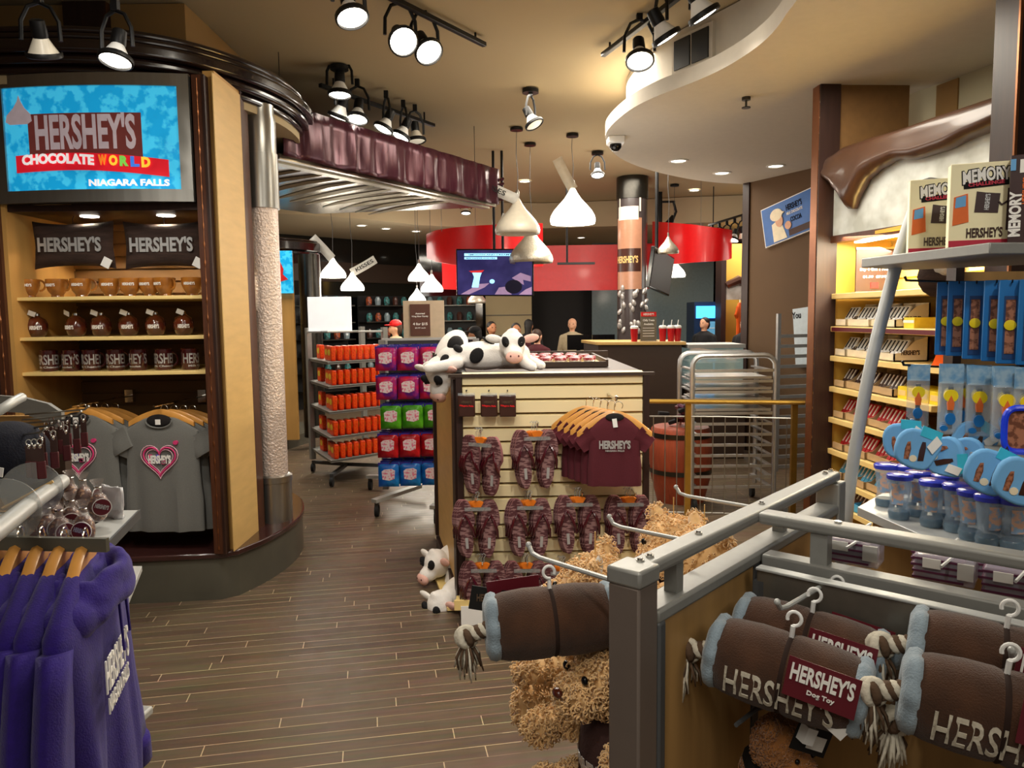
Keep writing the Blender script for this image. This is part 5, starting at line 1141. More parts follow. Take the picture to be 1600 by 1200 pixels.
# price poster on top shelf
t = thing('price_poster', 'dark brown price poster standing on the top shelf of the yellow bay', 'sign', (D(1366, 425, 4.9).x, 4.9, SZ[0]), .0)
zp = D(1366, 388, 4.9).z - SZ[0]
MB().box((0, 0, zp / 2), (.24, .012, zp)).build('board', mat('poster_dark', (52, 30, 26), .45), t); MB().box((0, 0, .004), (.26, .06, .008)).build('holder_foot', 'steel', t); MB().box((0, 0, zp), (.245, .018, .012)).build('holder_top', 'steel', t)
g = MB(); text(g, "Assorted", .12, .018, TR(0, -.008, zp * .64), bold=.03); text(g, "Buy 4 Get 1 Free", .19, .022, TR(0, -.008, zp * .52), bold=.03); text(g, "$1.99  $7.99", .15, .018, TR(0, -.008, zp * .36), bold=.03); g.build('lettering', 'white_print', t)
MB().box((0, -.008, zp * .17), (.05, .004, .035)).build('red_logo', 'cap_red', t)
# folded cushion on the right of the top shelf
t = thing('knit_cushion', 'grey and silver knitted item hanging under the board-game shelf', 'cushion', M=TR(D(1468, 432, 3.6)) @ RZ(-.15))
MB().ell((0, 0, 0), (.1, .05, .10)).build('cushion', 'pillow_knit', t); MB().ell((.03, -.03, .04), (.08, .035, .05)).build('silver_patch', 'foil_silver', t)
# tilted blue sign on the brown wing wall
pc = D(1227, 344, 7.9); t_ = (pc - wl).dot(dv); wallp = wl + dv * t_
nrm = V(dv.y, -dv.x, 0); 
if nrm.y > 0: nrm = -nrm
kk = None
# intersect pixel ray with the wall face
def onwall(px, py, off=.075):
    v = ray(px, py); o = V(0, 0, H); n_ = nrm; p0 = wl + nrm * off; k = (p0 - o).dot(n_) / v.dot(n_); return o + v * k
c_ = onwall(1230, 343); xd = dv if dv.x > 0 else -dv
Ms = Matrix((xd, -nrm, V(0, 0, 1))).transposed().to_4x4(); Ms.translation = c_
t = thing('wall_sign', 'tilted blue vintage-style sign of a child in a cap on the brown wall', 'sign', M=Ms @ RY(-.2))
w_ = (onwall(1266, 343) - onwall(1192, 343)).length * 1.0; h_ = (onwall(1230, 310) - onwall(1230, 375)).length
MB().box((.08, 0, 0), (w_ * 1.25, .03, h_ * .98)).build('frame', 'white_print', t); MB().box((.08, -.017, 0), (w_ * 1.21, .006, h_ * .93)).build('panel', 'sign_blue', t)
s_ = h_ / 1.0
g = MB(); blotch(g, [(-.46 * s_, -.44 * s_), (-.46 * s_, .0), (-.3 * s_, .05 * s_), (-.12 * s_, -.1 * s_), (-.02 * s_, -.44 * s_)], .024, Matrix()); blotch(g, circ(-.27 * s_, .2 * s_, .2 * s_, .15 * s_), .03, Matrix()); blotch(g, [(-.1 * s_, .25 * s_), (.0, .2 * s_), (-.08 * s_, .16 * s_)], .032, Matrix()); g.build('white_figure', 'carton_cream', t)
g = MB(); blotch(g, circ(-.2 * s_, .03 * s_, .12 * s_, .15 * s_), .029, Matrix()); blotch(g, circ(.06 * s_, -.16 * s_, .1 * s_, .1 * s_), .029, Matrix()); g.build('face_and_hand', 'skin_light', t)
g = MB(); text(g, "HERSHEY'S", .5 * s_, .15 * s_, TR(.3 * s_, -.022, .27 * s_), bold=.02); text(g, "COCOA", .35 * s_, .12 * s_, TR(.32 * s_, -.022, -.05 * s_), bold=.02); g.build('lettering', 'navy', t)
text(MB(), "MILK CHOCOLATE", .5 * s_, .07 * s_, TR(.3 * s_, -.022, .12 * s_), bold=.02).build('lettering', 'white_print', t)
MB().box((.4 * s_, -.022, -.35 * s_), (.7 * s_, .003, .15 * s_)).build('brown_band', 'choc', t)
# leaning paper poster
c_ = onwall(1247, 528, .1); M = Matrix((xd, -nrm, V(0, 0, 1))).transposed().to_4x4(); M.translation = c_
t = thing('paper_poster', 'narrow pale blue poster leaning against the brown wall', 'poster', M=M @ RY(-.1)); MB().box((.1, 0, 0), (.3, .01, .62)).build('sheet', mat('poster_pale', (206, 220, 230), .5), t); text(MB(), "You", .12, .07, TR(0, -.007, .24), bold=.02).build('lettering', 'navy', t)
# ================= BAKER'S RACK, RAILING =================
rk = D(1150, 560, 5.95); RKx = rk.x
RK = thing('baking_rack', 'silver aluminium rack of tray rails with arched top', 'rack', (RKx, 6.0, 0), -.02)
zt3 = D(1150, 556, 5.95).z; wr_ = .33
for y in (0, .5):
    pts = [(-wr_, y, .12), (-wr_, y, zt3 - .12)] + [(-wr_ + .09 - .09 * math.cos(a), y, zt3 - .09 + .09 * math.sin(a)) for a in [math.pi / 2 * k / 5 for k in range(1, 6)]]
    pts += [(-p_[0], p_[1], p_[2]) for p_ in pts[::-1]]
    MB().tube(pts, .021, 8).build('arched_frame', 'alu', RK)
for z in [.2 + .072 * k for k in range(13)]:
    pass
n_ = 12
for k in range(n_):
    z = .2 + k * (zt3 - .32) / (n_ - 1)
    MB().box((0, -.005, z), (wr_ * 2 - .04, .012, .022)).box((-wr_ + .03, .25, z), (.04, .5, .012)).box((wr_ - .03, .25, z), (.04, .5, .012)).build('tray_rail', 'alu', RK)
for k, zz_ in enumerate((9, 10, 7, 8)):
    z = .2 + zz_ * (zt3 - .32) / (n_ - 1) + .018
    t = thing('baking_tray', f'white lined baking tray in the silver rack, {["upper middle", "second from top", "fourth level", "topmost"][k]}', 'tray', (RKx, 6.0, 0), -.02)
    MB().b2((-wr_ + .03, .01, z), (wr_ - .03, .48, z + .006)).b2((-wr_ + .03, .0, z), (wr_ - .03, .012, z + .02)).build('tray', 'alu', t); MB().b2((-wr_ + .05, .02, z + .007), (wr_ - .05, .45, z + .016)).build('paper_liner', 'tray_white', t)
for k in range(4):
    MB().cyl(((-1) ** k * (wr_ - .03), .02 + .46 * (k // 2), .05), .05, .03, 12, RY(math.pi / 2)).build('caster', 'rubber', RK)
# second rack at right, side view
r2 = D(1236, 560, 6.6); t = thing('baking_rack', 'second silver tray rack behind the striped post, seen side-on', 'rack', (r2.x + .15, 6.6, 0), .25)
for x in (-.3, .3): MB().box((x, 0, .9), (.03, .03, 1.6 * .86)).build('upright', 'alu', t)
for k in range(14): MB().box((0, 0, .25 + k * .088), (.6, .02, .028)).build('tray_rail', 'alu', t)
# railing
RL = thing('guard_railing', 'brass topped railing with thin grey balusters', 'railing')
ra, rb, rc = D(1012, 627, 5.5), D(1130, 633, 5.45), D(1258, 630, 5.3)
hr = ra.z
MB().tube([(ra.x - .25, 5.55, hr), (ra.x, 5.5, hr), (rb.x, 5.45, hr - .005), (rc.x, 5.3, hr)], .017, 8).build('handrail', 'brass', RL)
for (px, y) in ((1076, 5.48), (1243, 5.32)): p = D(px, 640, y); MB().box((p.x, p.y + .02, hr / 2), (.04, .03, hr)).build('brass_post', 'brass', RL)
MB().tube([(ra.x - .25, 5.6, hr - .12), (rb.x, 5.5, hr - .12), (rc.x - .07, 5.36, hr - .12)], .006, 6).build('upper_bar', 'steel', RL)
MB().tube([(ra.x - .25, 5.6, .12), (rb.x, 5.5, .12), (rc.x - .07, 5.36, .12)], .006, 6).build('lower_bar', 'steel', RL)
for k in range(15):
    u = k / 14; x = ra.x - .2 + (rc.x - .1 - ra.x + .2) * u; y = 5.6 - .23 * u; MB().cyl((x, y, (hr - .12 + .12) / 2), .004, hr - .24, 6).build('baluster', 'steel', RL)
# barrel of small items
p = D(1062, 700, 6.3); t = thing('wooden_barrel', 'reddish wooden barrel filled with dark pink packs behind the railing', 'barrel', (p.x + .03, 6.4, 0))
MB().lathe([(.2, 0), (.25, .2), (.27, .4), (.25, .62), (.235, .64)], n=24, cap=True).build('staves', mat('barrel_red', (150, 66, 40), .5, var=.2, scale=10, stretch=(6, 6, .5)), t); MB().lathe([(.262, .56), (.262, .6)], n=24, cap=False).lathe([(.265, .25), (.27, .29)], n=24, cap=False).build('hoop', 'steel_dark', t)
R_ = random.Random(9)
for k in range(12):
    a = R_.uniform(0, 6.28); r__ = R_.uniform(0, .16); q = MB(TR(p.x + .03 + r__ * math.cos(a), 6.4 + r__ * math.sin(a), .68 + .012 * k) @ RY(R_.uniform(-.5, .5)) @ RZ(a)).box((0, 0, 0), (.09, .06, .03)).build('candy_packet', ['plush_black', 'maroon', 'purple_print'][k % 3], bevel=.006)
    tag(q, 'dark candy packet heaped in the wooden barrel', 'candy packet', 'packets heaped in the barrel')
# ================= BLUE MERCHANDISE FIXTURE =================
# boards and pole
BF = thing('souvenir_fixture', 'grey metal fixture with curved tube legs and pale shelves of blue souvenirs', 'display rack')
sL = D(1346, 404, 2.55); zB = sL.z
# top shelf: front edge from left tip towards right; tip far-left
tipx = [D(1346, 404, 2.55), D(1546, 396, 2.0), D(1600, 392, 1.95)]
MB().prism([(tipx[0].x, tipx[0].y), (tipx[1].x, tipx[1].y), (tipx[1].x + .45, tipx[1].y + .05), (tipx[1].x + .5, 2.45), (tipx[0].x + .25, 2.75)], zB - .03, zB - .0).build('top_shelf', 'grey_powder', BF, bevel=.003)
pd = 2.62
pts = [D(1462, 288, pd + .05), D(1447, 286, pd + .02), D(1440, 296, pd), D(1408, 385, pd), D(1385, 470, pd), D(1362, 560, pd), D(1343, 660, pd), D(1330, 740, pd), D(1323, 800, pd), D(1316, 900, pd)]
sm = [pts[0]]
for a, b in zip(pts, pts[1:]): sm += [a.lerp(b, .33), a.lerp(b, .67)]
sm.append(pts[-1]); e_ = sm[-1].copy(); e_.z = 0; e_.x -= .05
MB().tube(sm + [e_], .021, 14).build('curved_leg', 'grey_light', BF)
MB().tube([pts[0], pts[0] + V(.5, .1, .0)], .02, 10).build('cross_tube', 'steel_dark', BF)
zS = D(1342, 790, 2.5).z
s0, s1 = D(1340, 792, 2.45), D(1436, 838, 2.0)
zS = s0.z
MB().prism([(s0.x, s0.y), (Z(1440, 836, zS).x, Z(1440, 836, zS).y), (Z(1640, 875, zS).x, Z(1640, 875, zS).y), (2.1, 2.3), (1.6, 2.95)], zS - .03, zS).build('lower_shelf', 'grey_light', BF, bevel=.002)
MB().prism([(s0.x + .1, s0.y + .1), (2.0, 2.2), (2.1, 2.9), (1.5, 2.9)], .0, zS - .03).build('base_cabinet', 'fixture_wood', BF)
MB().b2((1.62, 2.72, zS), (2.3, 2.76, zB - .04)).build('back_panel', 'fixture_wood', BF)
MB().box((1.60, 2.74, (zS + zB) / 2), (.03, .06, zB - zS)).build('panel_edge', 'dark_wood', BF)
p = D(1583, 722, 1.9); MB().b2((p.x - .06, p.y - .1, p.z - .01), (p.x + .3, p.y + .3, p.z + .012)).build('side_shelf', 'grey_light', BF)
# memory boxes
def membox(front=True):
    t = thing('board_game_box', 'x', 'x'); W_, H_, T_ = .20, .265, .05
    MB().box((0, T_ / 2, H_ / 2), (W_, T_, H_)).build('carton', 'cream_card', t, bevel=.002)
    MB().box((0, -.001, .012), (W_ * .99, .002, .02)).build('crimson_band', 'crimson', t)
    g = MB(); text(g, "MEMORY", .138, .048, TR(0, -.001, H_ * .84) @ RY(-.06), bold=.09, depth=.001, arc=.1); g.box((0, -.001, H_ * .75), (.125, .002, .022), M=RY(-.06)); g.build('logo_shadow', 'plush_black', t)
    text(MB(), "MEMORY", .132, .042, TR(0, -.003, H_ * .84) @ RY(-.06), bold=.03, arc=.1).build('lettering', 'white_print', t)
    text(MB(), "CHALLENGE", .1, .012, TR(0, -.004, H_ * .75) @ RY(-.06), bold=.04).build('lettering', 'crimson', t)
    text(MB(), "HERSHEY'S", .1, .032, TR(0, -.002, H_ * .17), bold=.03).build('lettering', 'choc', t)
    g = MB(); blotch(g, [(-.03, .11), (.035, .105), (.04, .165), (.0, .17), (-.025, .175)], .003, Matrix()); blotch(g, [(.058, .05), (.088, .05), (.09, .185), (.06, .18)], .0035, Matrix()); g.tube([(.06, -.004, .14), (.045, -.004, .13), (.035, -.004, .14)], .003, 5); g.tube([(.088, -.004, .14), (.098, -.004, .13)], .003, 5); g.build('chocolate_art', 'spine_brown' if 'spine_brown' in MATS else mat('spine_brown', (58, 34, 34), .4), t); text(MB(), "HERSHEY'S", .05, .014, TR(.004, -.0045, .14) @ RY(-1.5), bold=.03).build('lettering', 'silver_print', t)
    g = MB(); blotch(g, [(-.09, .07), (-.045, .08), (-.05, .17), (-.088, .16)], .003, Matrix()); g.build('orange_art', 'orange_print', t)
    g = MB(); blotch(g, [(-.085, .125), (-.055, .13), (-.055, .165), (-.083, .158)], .004, Matrix()); g.build('blue_art', 'mitt_blue', t)
    return t
mme = Maker(membox)
p = D(1515, 398, 2.10); f_ = math.atan2(tipx[1].y - tipx[0].y, tipx[1].x - tipx[0].x)
q0 = tipx[0].lerp(tipx[1], .60); q1 = tipx[0].lerp(tipx[1], .35); off = V(.02, .03, 0)
A1 = D(1420, 400, 2.33); A2 = D(1550, 392, 2.05)
mid = Z(1492, 399, zB) if zB > H else None
def onshelf(px, d): v = D(px, 400, d); return V(v.x, v.y, zB)
b1 = onshelf(1536, 2.13); b2_ = onshelf(1452, 2.38)
mme('cream memory game box standing on the top metal shelf, nearer one', 'game box', M=TR(b1) @ RZ(-.36) @ Matrix.Scale(.87, 4), group='memory game boxes')
mme('cream memory game box standing on the top metal shelf, farther left one', 'game box', M=TR(b2_ + V(.03, 0, 0)) @ RZ(-.36) @ Matrix.Scale(.87, 4), group='memory game boxes')
t = thing('board_game_box', 'memory game box turned spine-out beside the cream ones', 'game box', onshelf(1588, 2.05), -.6)
MB().box((0, .1, .118), (.045, .18, .236)).build('carton', mat('spine_brown', (58, 34, 34), .4), t, bevel=.002); text(MB(), "MEMORY", .12, .028, TR(-.008, .009, .08) @ RY(-math.pi / 2), bold=.04).build('lettering', 'white_print', t)
MB().box((.01, .009, .205), (.022, .003, .035)).build('barcode_label', 'white_print', t); MB().box((-.016, .009, .21), (.012, .003, .03)).build('blue_label', 'mitt_blue', t); text(MB(), "HERSHEY'S", .07, .012, TR(.012, .009, .14) @ RY(-math.pi / 2), bold=.03).build('lettering', 'orange_print', t)
t = thing('board_game_box', 'memory game box showing its lined back at the right border', 'game box', onshelf(1622, 2.02), -.45)
MB().box((.02, .03, .118), (.1, .05, .236)).build('carton', 'cream_card', t, bevel=.002); g = MB()
for k in range(12): g.box((.02, .004, .06 + k * .011), (.09, .002, .003))
g.build('print_lines', 'rope_brown', t); g = MB(); g.box((.02, .004, .215), (.1, .002, .014)); g.box((.02, .004, .04), (.1, .002, .01)); g.build('red_band', 'cap_red', t)
# blue boxed pens on pegs
def bluebox():
    t = thing('boxed_watch', 'x', 'x'); MB().box((0, 0, -.1), (.055, .035, .225)).build('carton', 'box_blue', t, bevel=.002)
    MB().box((0, -.0185, -.115), (.03, .003, .17)).build('window', 'box_blue_dark', t); MB().box((0, -.0205, -.15), (.022, .003, .07)).build('strap_lower', 'brown_print', t); MB().box((0, -.0205, -.07), (.022, .003, .06)).build('strap_upper', 'brown_print', t)
    MB(TR(0, -.022, -.108) @ RX(math.pi / 2)).lathe([(.014, 0), (.014, .004), (.004, .005)], n=16).build('yellow_dial', 'yellow_disc', t)
    MB().tube([(0, .06, .006), (0, -.03, .006), (0, -.034, .012)], .0022, 5).build('peg_hook', 'black_metal', t); return t
mbb = Maker(bluebox)
for i, (px, y, d) in enumerate([(1480, 447, 2.35), (1498, 446, 2.3), (1525, 446, 2.2), (1556, 445, 2.12), (1580, 445, 2.05), (1612, 444, 2.0)]):
    p = D(px, y, d); nm = ordn(i, 6)
    mbb(f'blue boxed watch with yellow dial, {nm} peg, front one', 'watch box', p, -.5, group='blue watch boxes hanging in a row')
    for k in (1, 2): mbb(f'blue boxed watch, {nm} peg, {["", "middle", "rear"][k]}', 'watch box', p + V(.025, .042, 0) * k, -.5, group='blue watch boxes hanging in a row')
# long pegs
for l, a, b in (('upper black peg with bent tip above the blue boxes', D(1416, 438, 2.3), D(1500, 441, 2.6)), ('lower black peg with bent tip above the blister packs', D(1412, 570, 2.3), D(1500, 575, 2.6))):
    tag(MB().tube([a + V(-.005, 0, .012), a, b, b + V(.4, .1, 0)], .004, 6).build('peg_hook', 'black_metal'), l, 'hook')
# blister packs
def blister():
    t = thing('blister_pack', 'x', 'x'); MB().box((0, 0, -.02), (.062, .003, .05)).build('header_card', mat('card_blue', (104, 152, 190), .4, rgb2=(150, 180, 200), scale=40), t); MB().box((0, .0, -.115), (.062, .018, .15)).build('clear_shell', 'blister', t, bevel=.006)
    MB().box((0, .0, -.115), (.012, .012, .12)).build('pen', 'black_print', t)
    g = MB(); blotch(g, circ(0, -.08, .018, .018), .0105, Matrix()); g.build('yellow_disc', 'yellow_disc', t)
    g = MB(); blotch(g, [(-.007, -.12), (.007, -.12), (.009, -.1), (0, -.078), (-.009, -.1)], .0115, Matrix()); g.build('orange_art', 'orange_print', t)
    g = MB(); blotch(g, circ(.0, -.145, .013, .017), .011, Matrix()); blotch(g, circ(-.015, -.172, .01, .008), .011, Matrix()); g.build('blue_art', 'box_blue', t); return t
mbl = Maker(blister)
for i, (px, y, d) in enumerate([(1436, 572, 2.32), (1487, 574, 2.12), (1505, 574, 2.25), (1532, 576, 2.08), (1575, 578, 1.95), (1608, 580, 1.92)]):
    p = D(px, y, d)
    for k in range(1 if i == 0 else 3): mbl(f'clear blister pack with yellow disc, {ordn(i, 6)} hanging' + ['', ', second', ', rear'][k], 'blister pack', p + V(.02, .035, 0) * k, -.35, group='blister packs hanging in a row')
# light blue mitts
def mitt():
    t = thing('oven_mitt', 'x', 'x'); pts = [(-.08, .0), (-.074, .036), (-.04, .06), (.015, .058), (.07, .05), (.092, .022), (.066, -.03), (.045, -.058), (.0, -.06), (-.055, -.046), (-.078, -.026)]
    pts = smooth_poly(pts + [pts[0]], 1)[:-1]
    MB(RX(math.pi / 2)).prism([(x, y) for x, y in pts], -.012, .012).build('mitt', 'mitt_blue', t, bevel=.008, seg=3)
    g = MB(); blotch(g, [(-.045, -.03), (-.028, -.03), (-.024, .0), (-.03, .022), (-.04, .02), (-.046, 0)], .0135, Matrix()); g.build('brown_figure_print', 'brown_print', t)
    g = MB(); blotch(g, [(.005, -.032), (.026, -.03), (.028, .01), (.024, .025), (.012, .025), (.006, .0)], .0135, Matrix()); g.build('dark_figure_print', 'choc', t)
    g = MB(); blotch(g, circ(-.012, -.026, .014, .01, 10), .014, Matrix()); g.build('pale_print', 'carton_cream', t)
    MB(TR(.04, -.012, .05) @ RY(.2)).box((0, 0, 0), (.075, .004, .03)).build('cyan_card', 'tag_cyan', t); MB(TR(.055, -.017, .02) @ RY(.7)).box((0, 0, 0), (.03, .002, .045)).build('paper_tag', 'white_print', t)
    MB().tube([(.02, 0, .05), (.03, .0, .075), (.04, 0, .06)], .003, 5).build('loop', 'black_print', t); return t
mmt = Maker(mitt)
for i, (px, y, d, rz, ry) in enumerate([(1432, 702, 1.98, -.2, .12), (1412, 690, 2.15, -.5, -.2), (1478, 714, 2.0, -1.1, 1.2), (1508, 716, 2.0, -.8, 1.1), (1546, 738, 1.78, -.3, .22), (1592, 752, 1.7, -.2, .25), (1520, 690, 2.1, -.3, .3)]):
    mmt(['light blue oven mitt with two printed figures and cyan card, leftmost front one', 'light blue mitt corner behind the leftmost front one', 'light blue mitt hanging upright between the two printed groups', 'light blue mitt turned sideways, left of the tagged front mitt', 'light blue mitt with large white barcode tag, front middle', 'light blue mitt cut by the right border below the metal shelf', 'light blue mitt behind the others under the blister packs'][i], 'oven mitt', M=TR(D(px, y, d)) @ RZ(rz) @ RY(ry) @ Matrix.Diagonal((.68, .8, .92, 1)), group='light blue mitts')
t = thing('blue_frame', 'bright blue rounded plastic frame at the right border', 'frame', M=TR(D(1604, 672, 1.85)) @ RZ(-.2)); MB().tube([(.05 * math.copysign(abs(math.cos(a)) ** .5, math.cos(a)), 0, .055 * math.copysign(abs(math.sin(a)) ** .5, math.sin(a))) for a in [2 * math.pi * k / 32 for k in range(32)]], .008, 8, closed=True).build('ring', mat('royal_blue', (20, 60, 230), .25, coat=.5), t); MB().box((0, .004, 0), (.085, .003, .095)).build('insert', 'brown_print', t)
# tumblers
def tumbler():
    t = thing('tumbler', 'x', 'x')
    MB().lathe([(.03, 0), (.033, .02), (.026, .045), (.03, .08), (.036, .13), (.0355, .131), (.034, .128), (.028, .08), (.024, .045)], n=20, cap=False).build('clear_cup', 'cup_clear', t, ang=180)
    MB().lathe([(.001, .002), (.029, .002), (.031, .02), (.027, .026), (.001, .026)], n=20).build('teal_base', 'teal_base', t)
    MB().lathe([(.038, .126), (.039, .138), (.034, .142), (.001, .142)], n=20, cap=False).lathe([(.036, .126), (.038, .126)], n=20, cap=False).build('blue_lid', 'lid_blue', t, ang=50)
    g = MB(TR(0, 0, 0)); vs = []
    for i in range(7): a = -.5 + i / 6; vs += [(.0345 * math.sin(a) * .95, -.0345 * math.cos(a) * .95, .05), (.0375 * math.sin(a), -.0375 * math.cos(a), .115)]
    g.add(vs, [(2 * i, 2 * i + 2, 2 * i + 3, 2 * i + 1) for i in range(6)]); g.build('printed_art', mat('cup_print', (226, 186, 164), .5, rgb2=(150, 182, 216), scale=70, thr=(.45, .55)), t, ang=180); return t
mtu = Maker(tumbler)
cups = [(1383, 790), (1404, 810), (1416, 793), (1432, 806), (1455, 822), (1474, 812), (1492, 830), (1516, 842), (1543, 852), (1500, 800), (1530, 815), (1556, 830), (1580, 858), (1586, 836), (1450, 790), (1478, 780), (1520, 788), (1550, 796), (1590, 806)]
cups.sort(key=lambda c: c[0])
for i, (px, y) in enumerate(cups):
    p = Z(px, y, zS)
    rowd = 'front' if y > 822 else ('middle' if y > 800 else 'back')
    same = [c for c in cups if ('front' if c[1] > 822 else ('middle' if c[1] > 800 else 'back')) == rowd]
    mtu(f'blue-lidded clear tumbler, {ordn(same.index((px, y)), len(same))} in the {rowd} row', 'tumbler', p, rnd.uniform(-.8, .3), group='blue-lidded tumblers on the metal shelf')
# ================= FOREGROUND RIGHT FIXTURE =================
zT = 1.2
A_ = Z(990, 882, zT); B_ = Z(1300, 735, zT)
u_ = (B_ - A_).normalized(); v_ = V(u_.y, -u_.x, 0)
FM = Matrix((u_, -v_, V(0, 0, 1))).transposed().to_4x4(); FM.translation = V(A_.x, A_.y, 0)   # local x along the wing, -y towards the photographer's right
FX = thing('display_fixture', 'grey metal merchandising fixture with wood panels and a T of top rails in the foreground', 'display rack', M=FM)
LW = (B_ - A_).length; Cc = Z(1180, 795, zT); ac = (Cc - A_).dot(u_)
def rail(p, q, w_=.046, h_=.024): return MB().bar(p, q, w_, h_)
rail((-.012, 0, zT - .012), (LW, 0, zT - .012)).build('top_rail', 'grey_powder', FX, bevel=.008, seg=3)
rail((ac + .0, -.02, zT - .0125), (ac, -1.35, zT - .0125), .046, .024).build('top_rail', 'grey_powder', FX, bevel=.008, seg=3)
MB().b2((-.03, -.029, 0), (.028, .029, zT - .026)).build('end_post', mat('post_taupe', (124, 112, 104), .45, .35, var=.03), FX, bevel=.004)
MB().b2((-.032, -.032, zT - .028), (.03, .032, zT + .001)).build('post_cap', 'grey_powder', FX, bevel=.005)
MB().b2((LW - .03, -.029, 0), (LW + .02, .029, zT - .026)).build('end_post', 'grey_powder', FX, bevel=.004)
for x in (.02, .05, .22, .5, LW - .05, LW - .01): MB().cyl((x, 0, zT + .001), .007, .004, 12).lathe([(.005, zT + .003), (.004, zT + .006)], (x, 0, 0), 8).build('screw', 'chrome', FX)
for y in (-.17, -.6): MB().cyl((ac, y, zT + .001), .007, .004, 12).build('screw', 'chrome', FX)
for x in (.13, .6): MB().b2((x - .012, -.012, zT - .085), (x + .012, .012, zT - .02)).build('standoff', 'grey_powder', FX)
for y in (-.14, -.55, -1.0): MB().b2((ac - .014, y - .016, zT - .085), (ac + .014, y + .016, zT - .02)).build('standoff', 'grey_powder', FX)
# wing panel
MB().b2((.035, -.022, .02), (LW - .03, .022, zT - .1)).build('wood_panel', 'fixture_wood', FX)
MB().b2((.03, -.028, zT - .105), (LW - .02, .028, zT - .08)).build('panel_rim', 'grey_powder', FX, bevel=.006)
MB().b2((.03, -.03, .02), (.055, .03, zT - .1)).build('panel_rim', 'grey_dark', FX, bevel=.006)
MB().b2((.14 + .27, -.026, .02), (.14 + .30, -.021, zT - .1)).build('slot_strip', 'grey_dark', FX)
# spine panel and channels
MB().b2((ac + .05, -1.35, .02), (ac + .06, -.03, zT - .1)).build('wood_panel', 'fixture_wood', FX)
MB().b2((ac - .022, -1.35, zT - .115), (ac + .022, -.03, zT - .085)).build('lower_rail', 'grey_powder', FX, bevel=.004)
MB().b2((ac - .08, -1.35, zT - .165), (ac - .065, -.045, zT - .095)).build('hang_bar', mat('bar_steel', (128, 122, 112), .35, .7, var=.06, scale=40), FX, bevel=.004)
MB().b2((ac - .085, -1.35, zT - .098), (ac - .06, -.045, zT - .092)).build('bar_lip', 'grey_light', FX, bevel=.002)
for y in (-.05, -.7): MB().b2((ac - .08, y - .01, zT - .22), (ac, y + .01, zT - .12)).build('bracket', 'grey_dark', FX)
def wall(a, b, z): return FM @ V(a, b, z)
# hook: local +x is outward direction
def peg(parentless_label, base, tip, r=.0045, bracket=True):
    t = thing('display_hook', parentless_label, 'hook', base); d = tip - base; n_ = d.normalized()
    pts = [V(0, 0, 0), d * .85, d * .95 + V(0, 0, .004), d + V(0, 0, .018)]
    MB().tube(pts, r, 8).build('rod', 'grey_light', t); MB().ell(d + V(0, 0, .018), (r * 1.3,) * 3, 8).build('tip', 'grey_light', t)
    if bracket: MB().bar(-n_ * .004 + V(0, 0, -.02), n_ * .004 + V(0, 0, -.02), .05, .075).build('back_plate', 'bar_steel', t)
    return t
def rope(mb1, mb2, p, d, L_, r=.009):
    """two strand twist, then a knot and frayed ends hanging down"""
    p = Vector(p); d = Vector(d).normalized(); s1 = d.cross(V(0, 0, 1)).normalized(); s2 = d.cross(s1)
    for mb, ph in ((mb1, 0), (mb2, math.pi)):
        mb.tube([p + d * L_ * k / 16 + (s1 * math.cos(k * .75 + ph) + s2 * math.sin(k * .75 + ph)) * r * .8 for k in range(17)], r * .95, 7)
    kn = p + d * (L_ + .012)
    for mb, ph, rr in ((mb1, 0, .017), (mb2, 1.1, .014), (mb1, 2.2, .016)):
        a1 = (d * math.cos(ph) + s1 * math.sin(ph)); mb.tube([kn + (a1 * math.cos(t) + s2 * math.sin(t)) * rr for t in [2 * math.pi * k / 14 for k in range(14)]], r * .85, 7, closed=True)
    R_ = random.Random(int(p.x * 1000) & 255)
    for k in range(46):
        mb = mb1 if k % 3 else mb2; a = R_.uniform(0, 6.28); q = R_.uniform(.2, 1); h_ = R_.uniform(.05, .085)
        o = V(math.cos(a) * .008 * q, math.sin(a) * .008 * q, -.012); e = V(math.cos(a) * .028 * q, math.sin(a) * .028 * q, -h_)
        mb.tube([kn + o, kn + o + V(e.x * .6, e.y * .6, -h_ * .4), kn + e + V(R_.uniform(-.006, .006), R_.uniform(-.006, .006), 0)], [.0034, .003, .0012], 4)
TR_ = .064
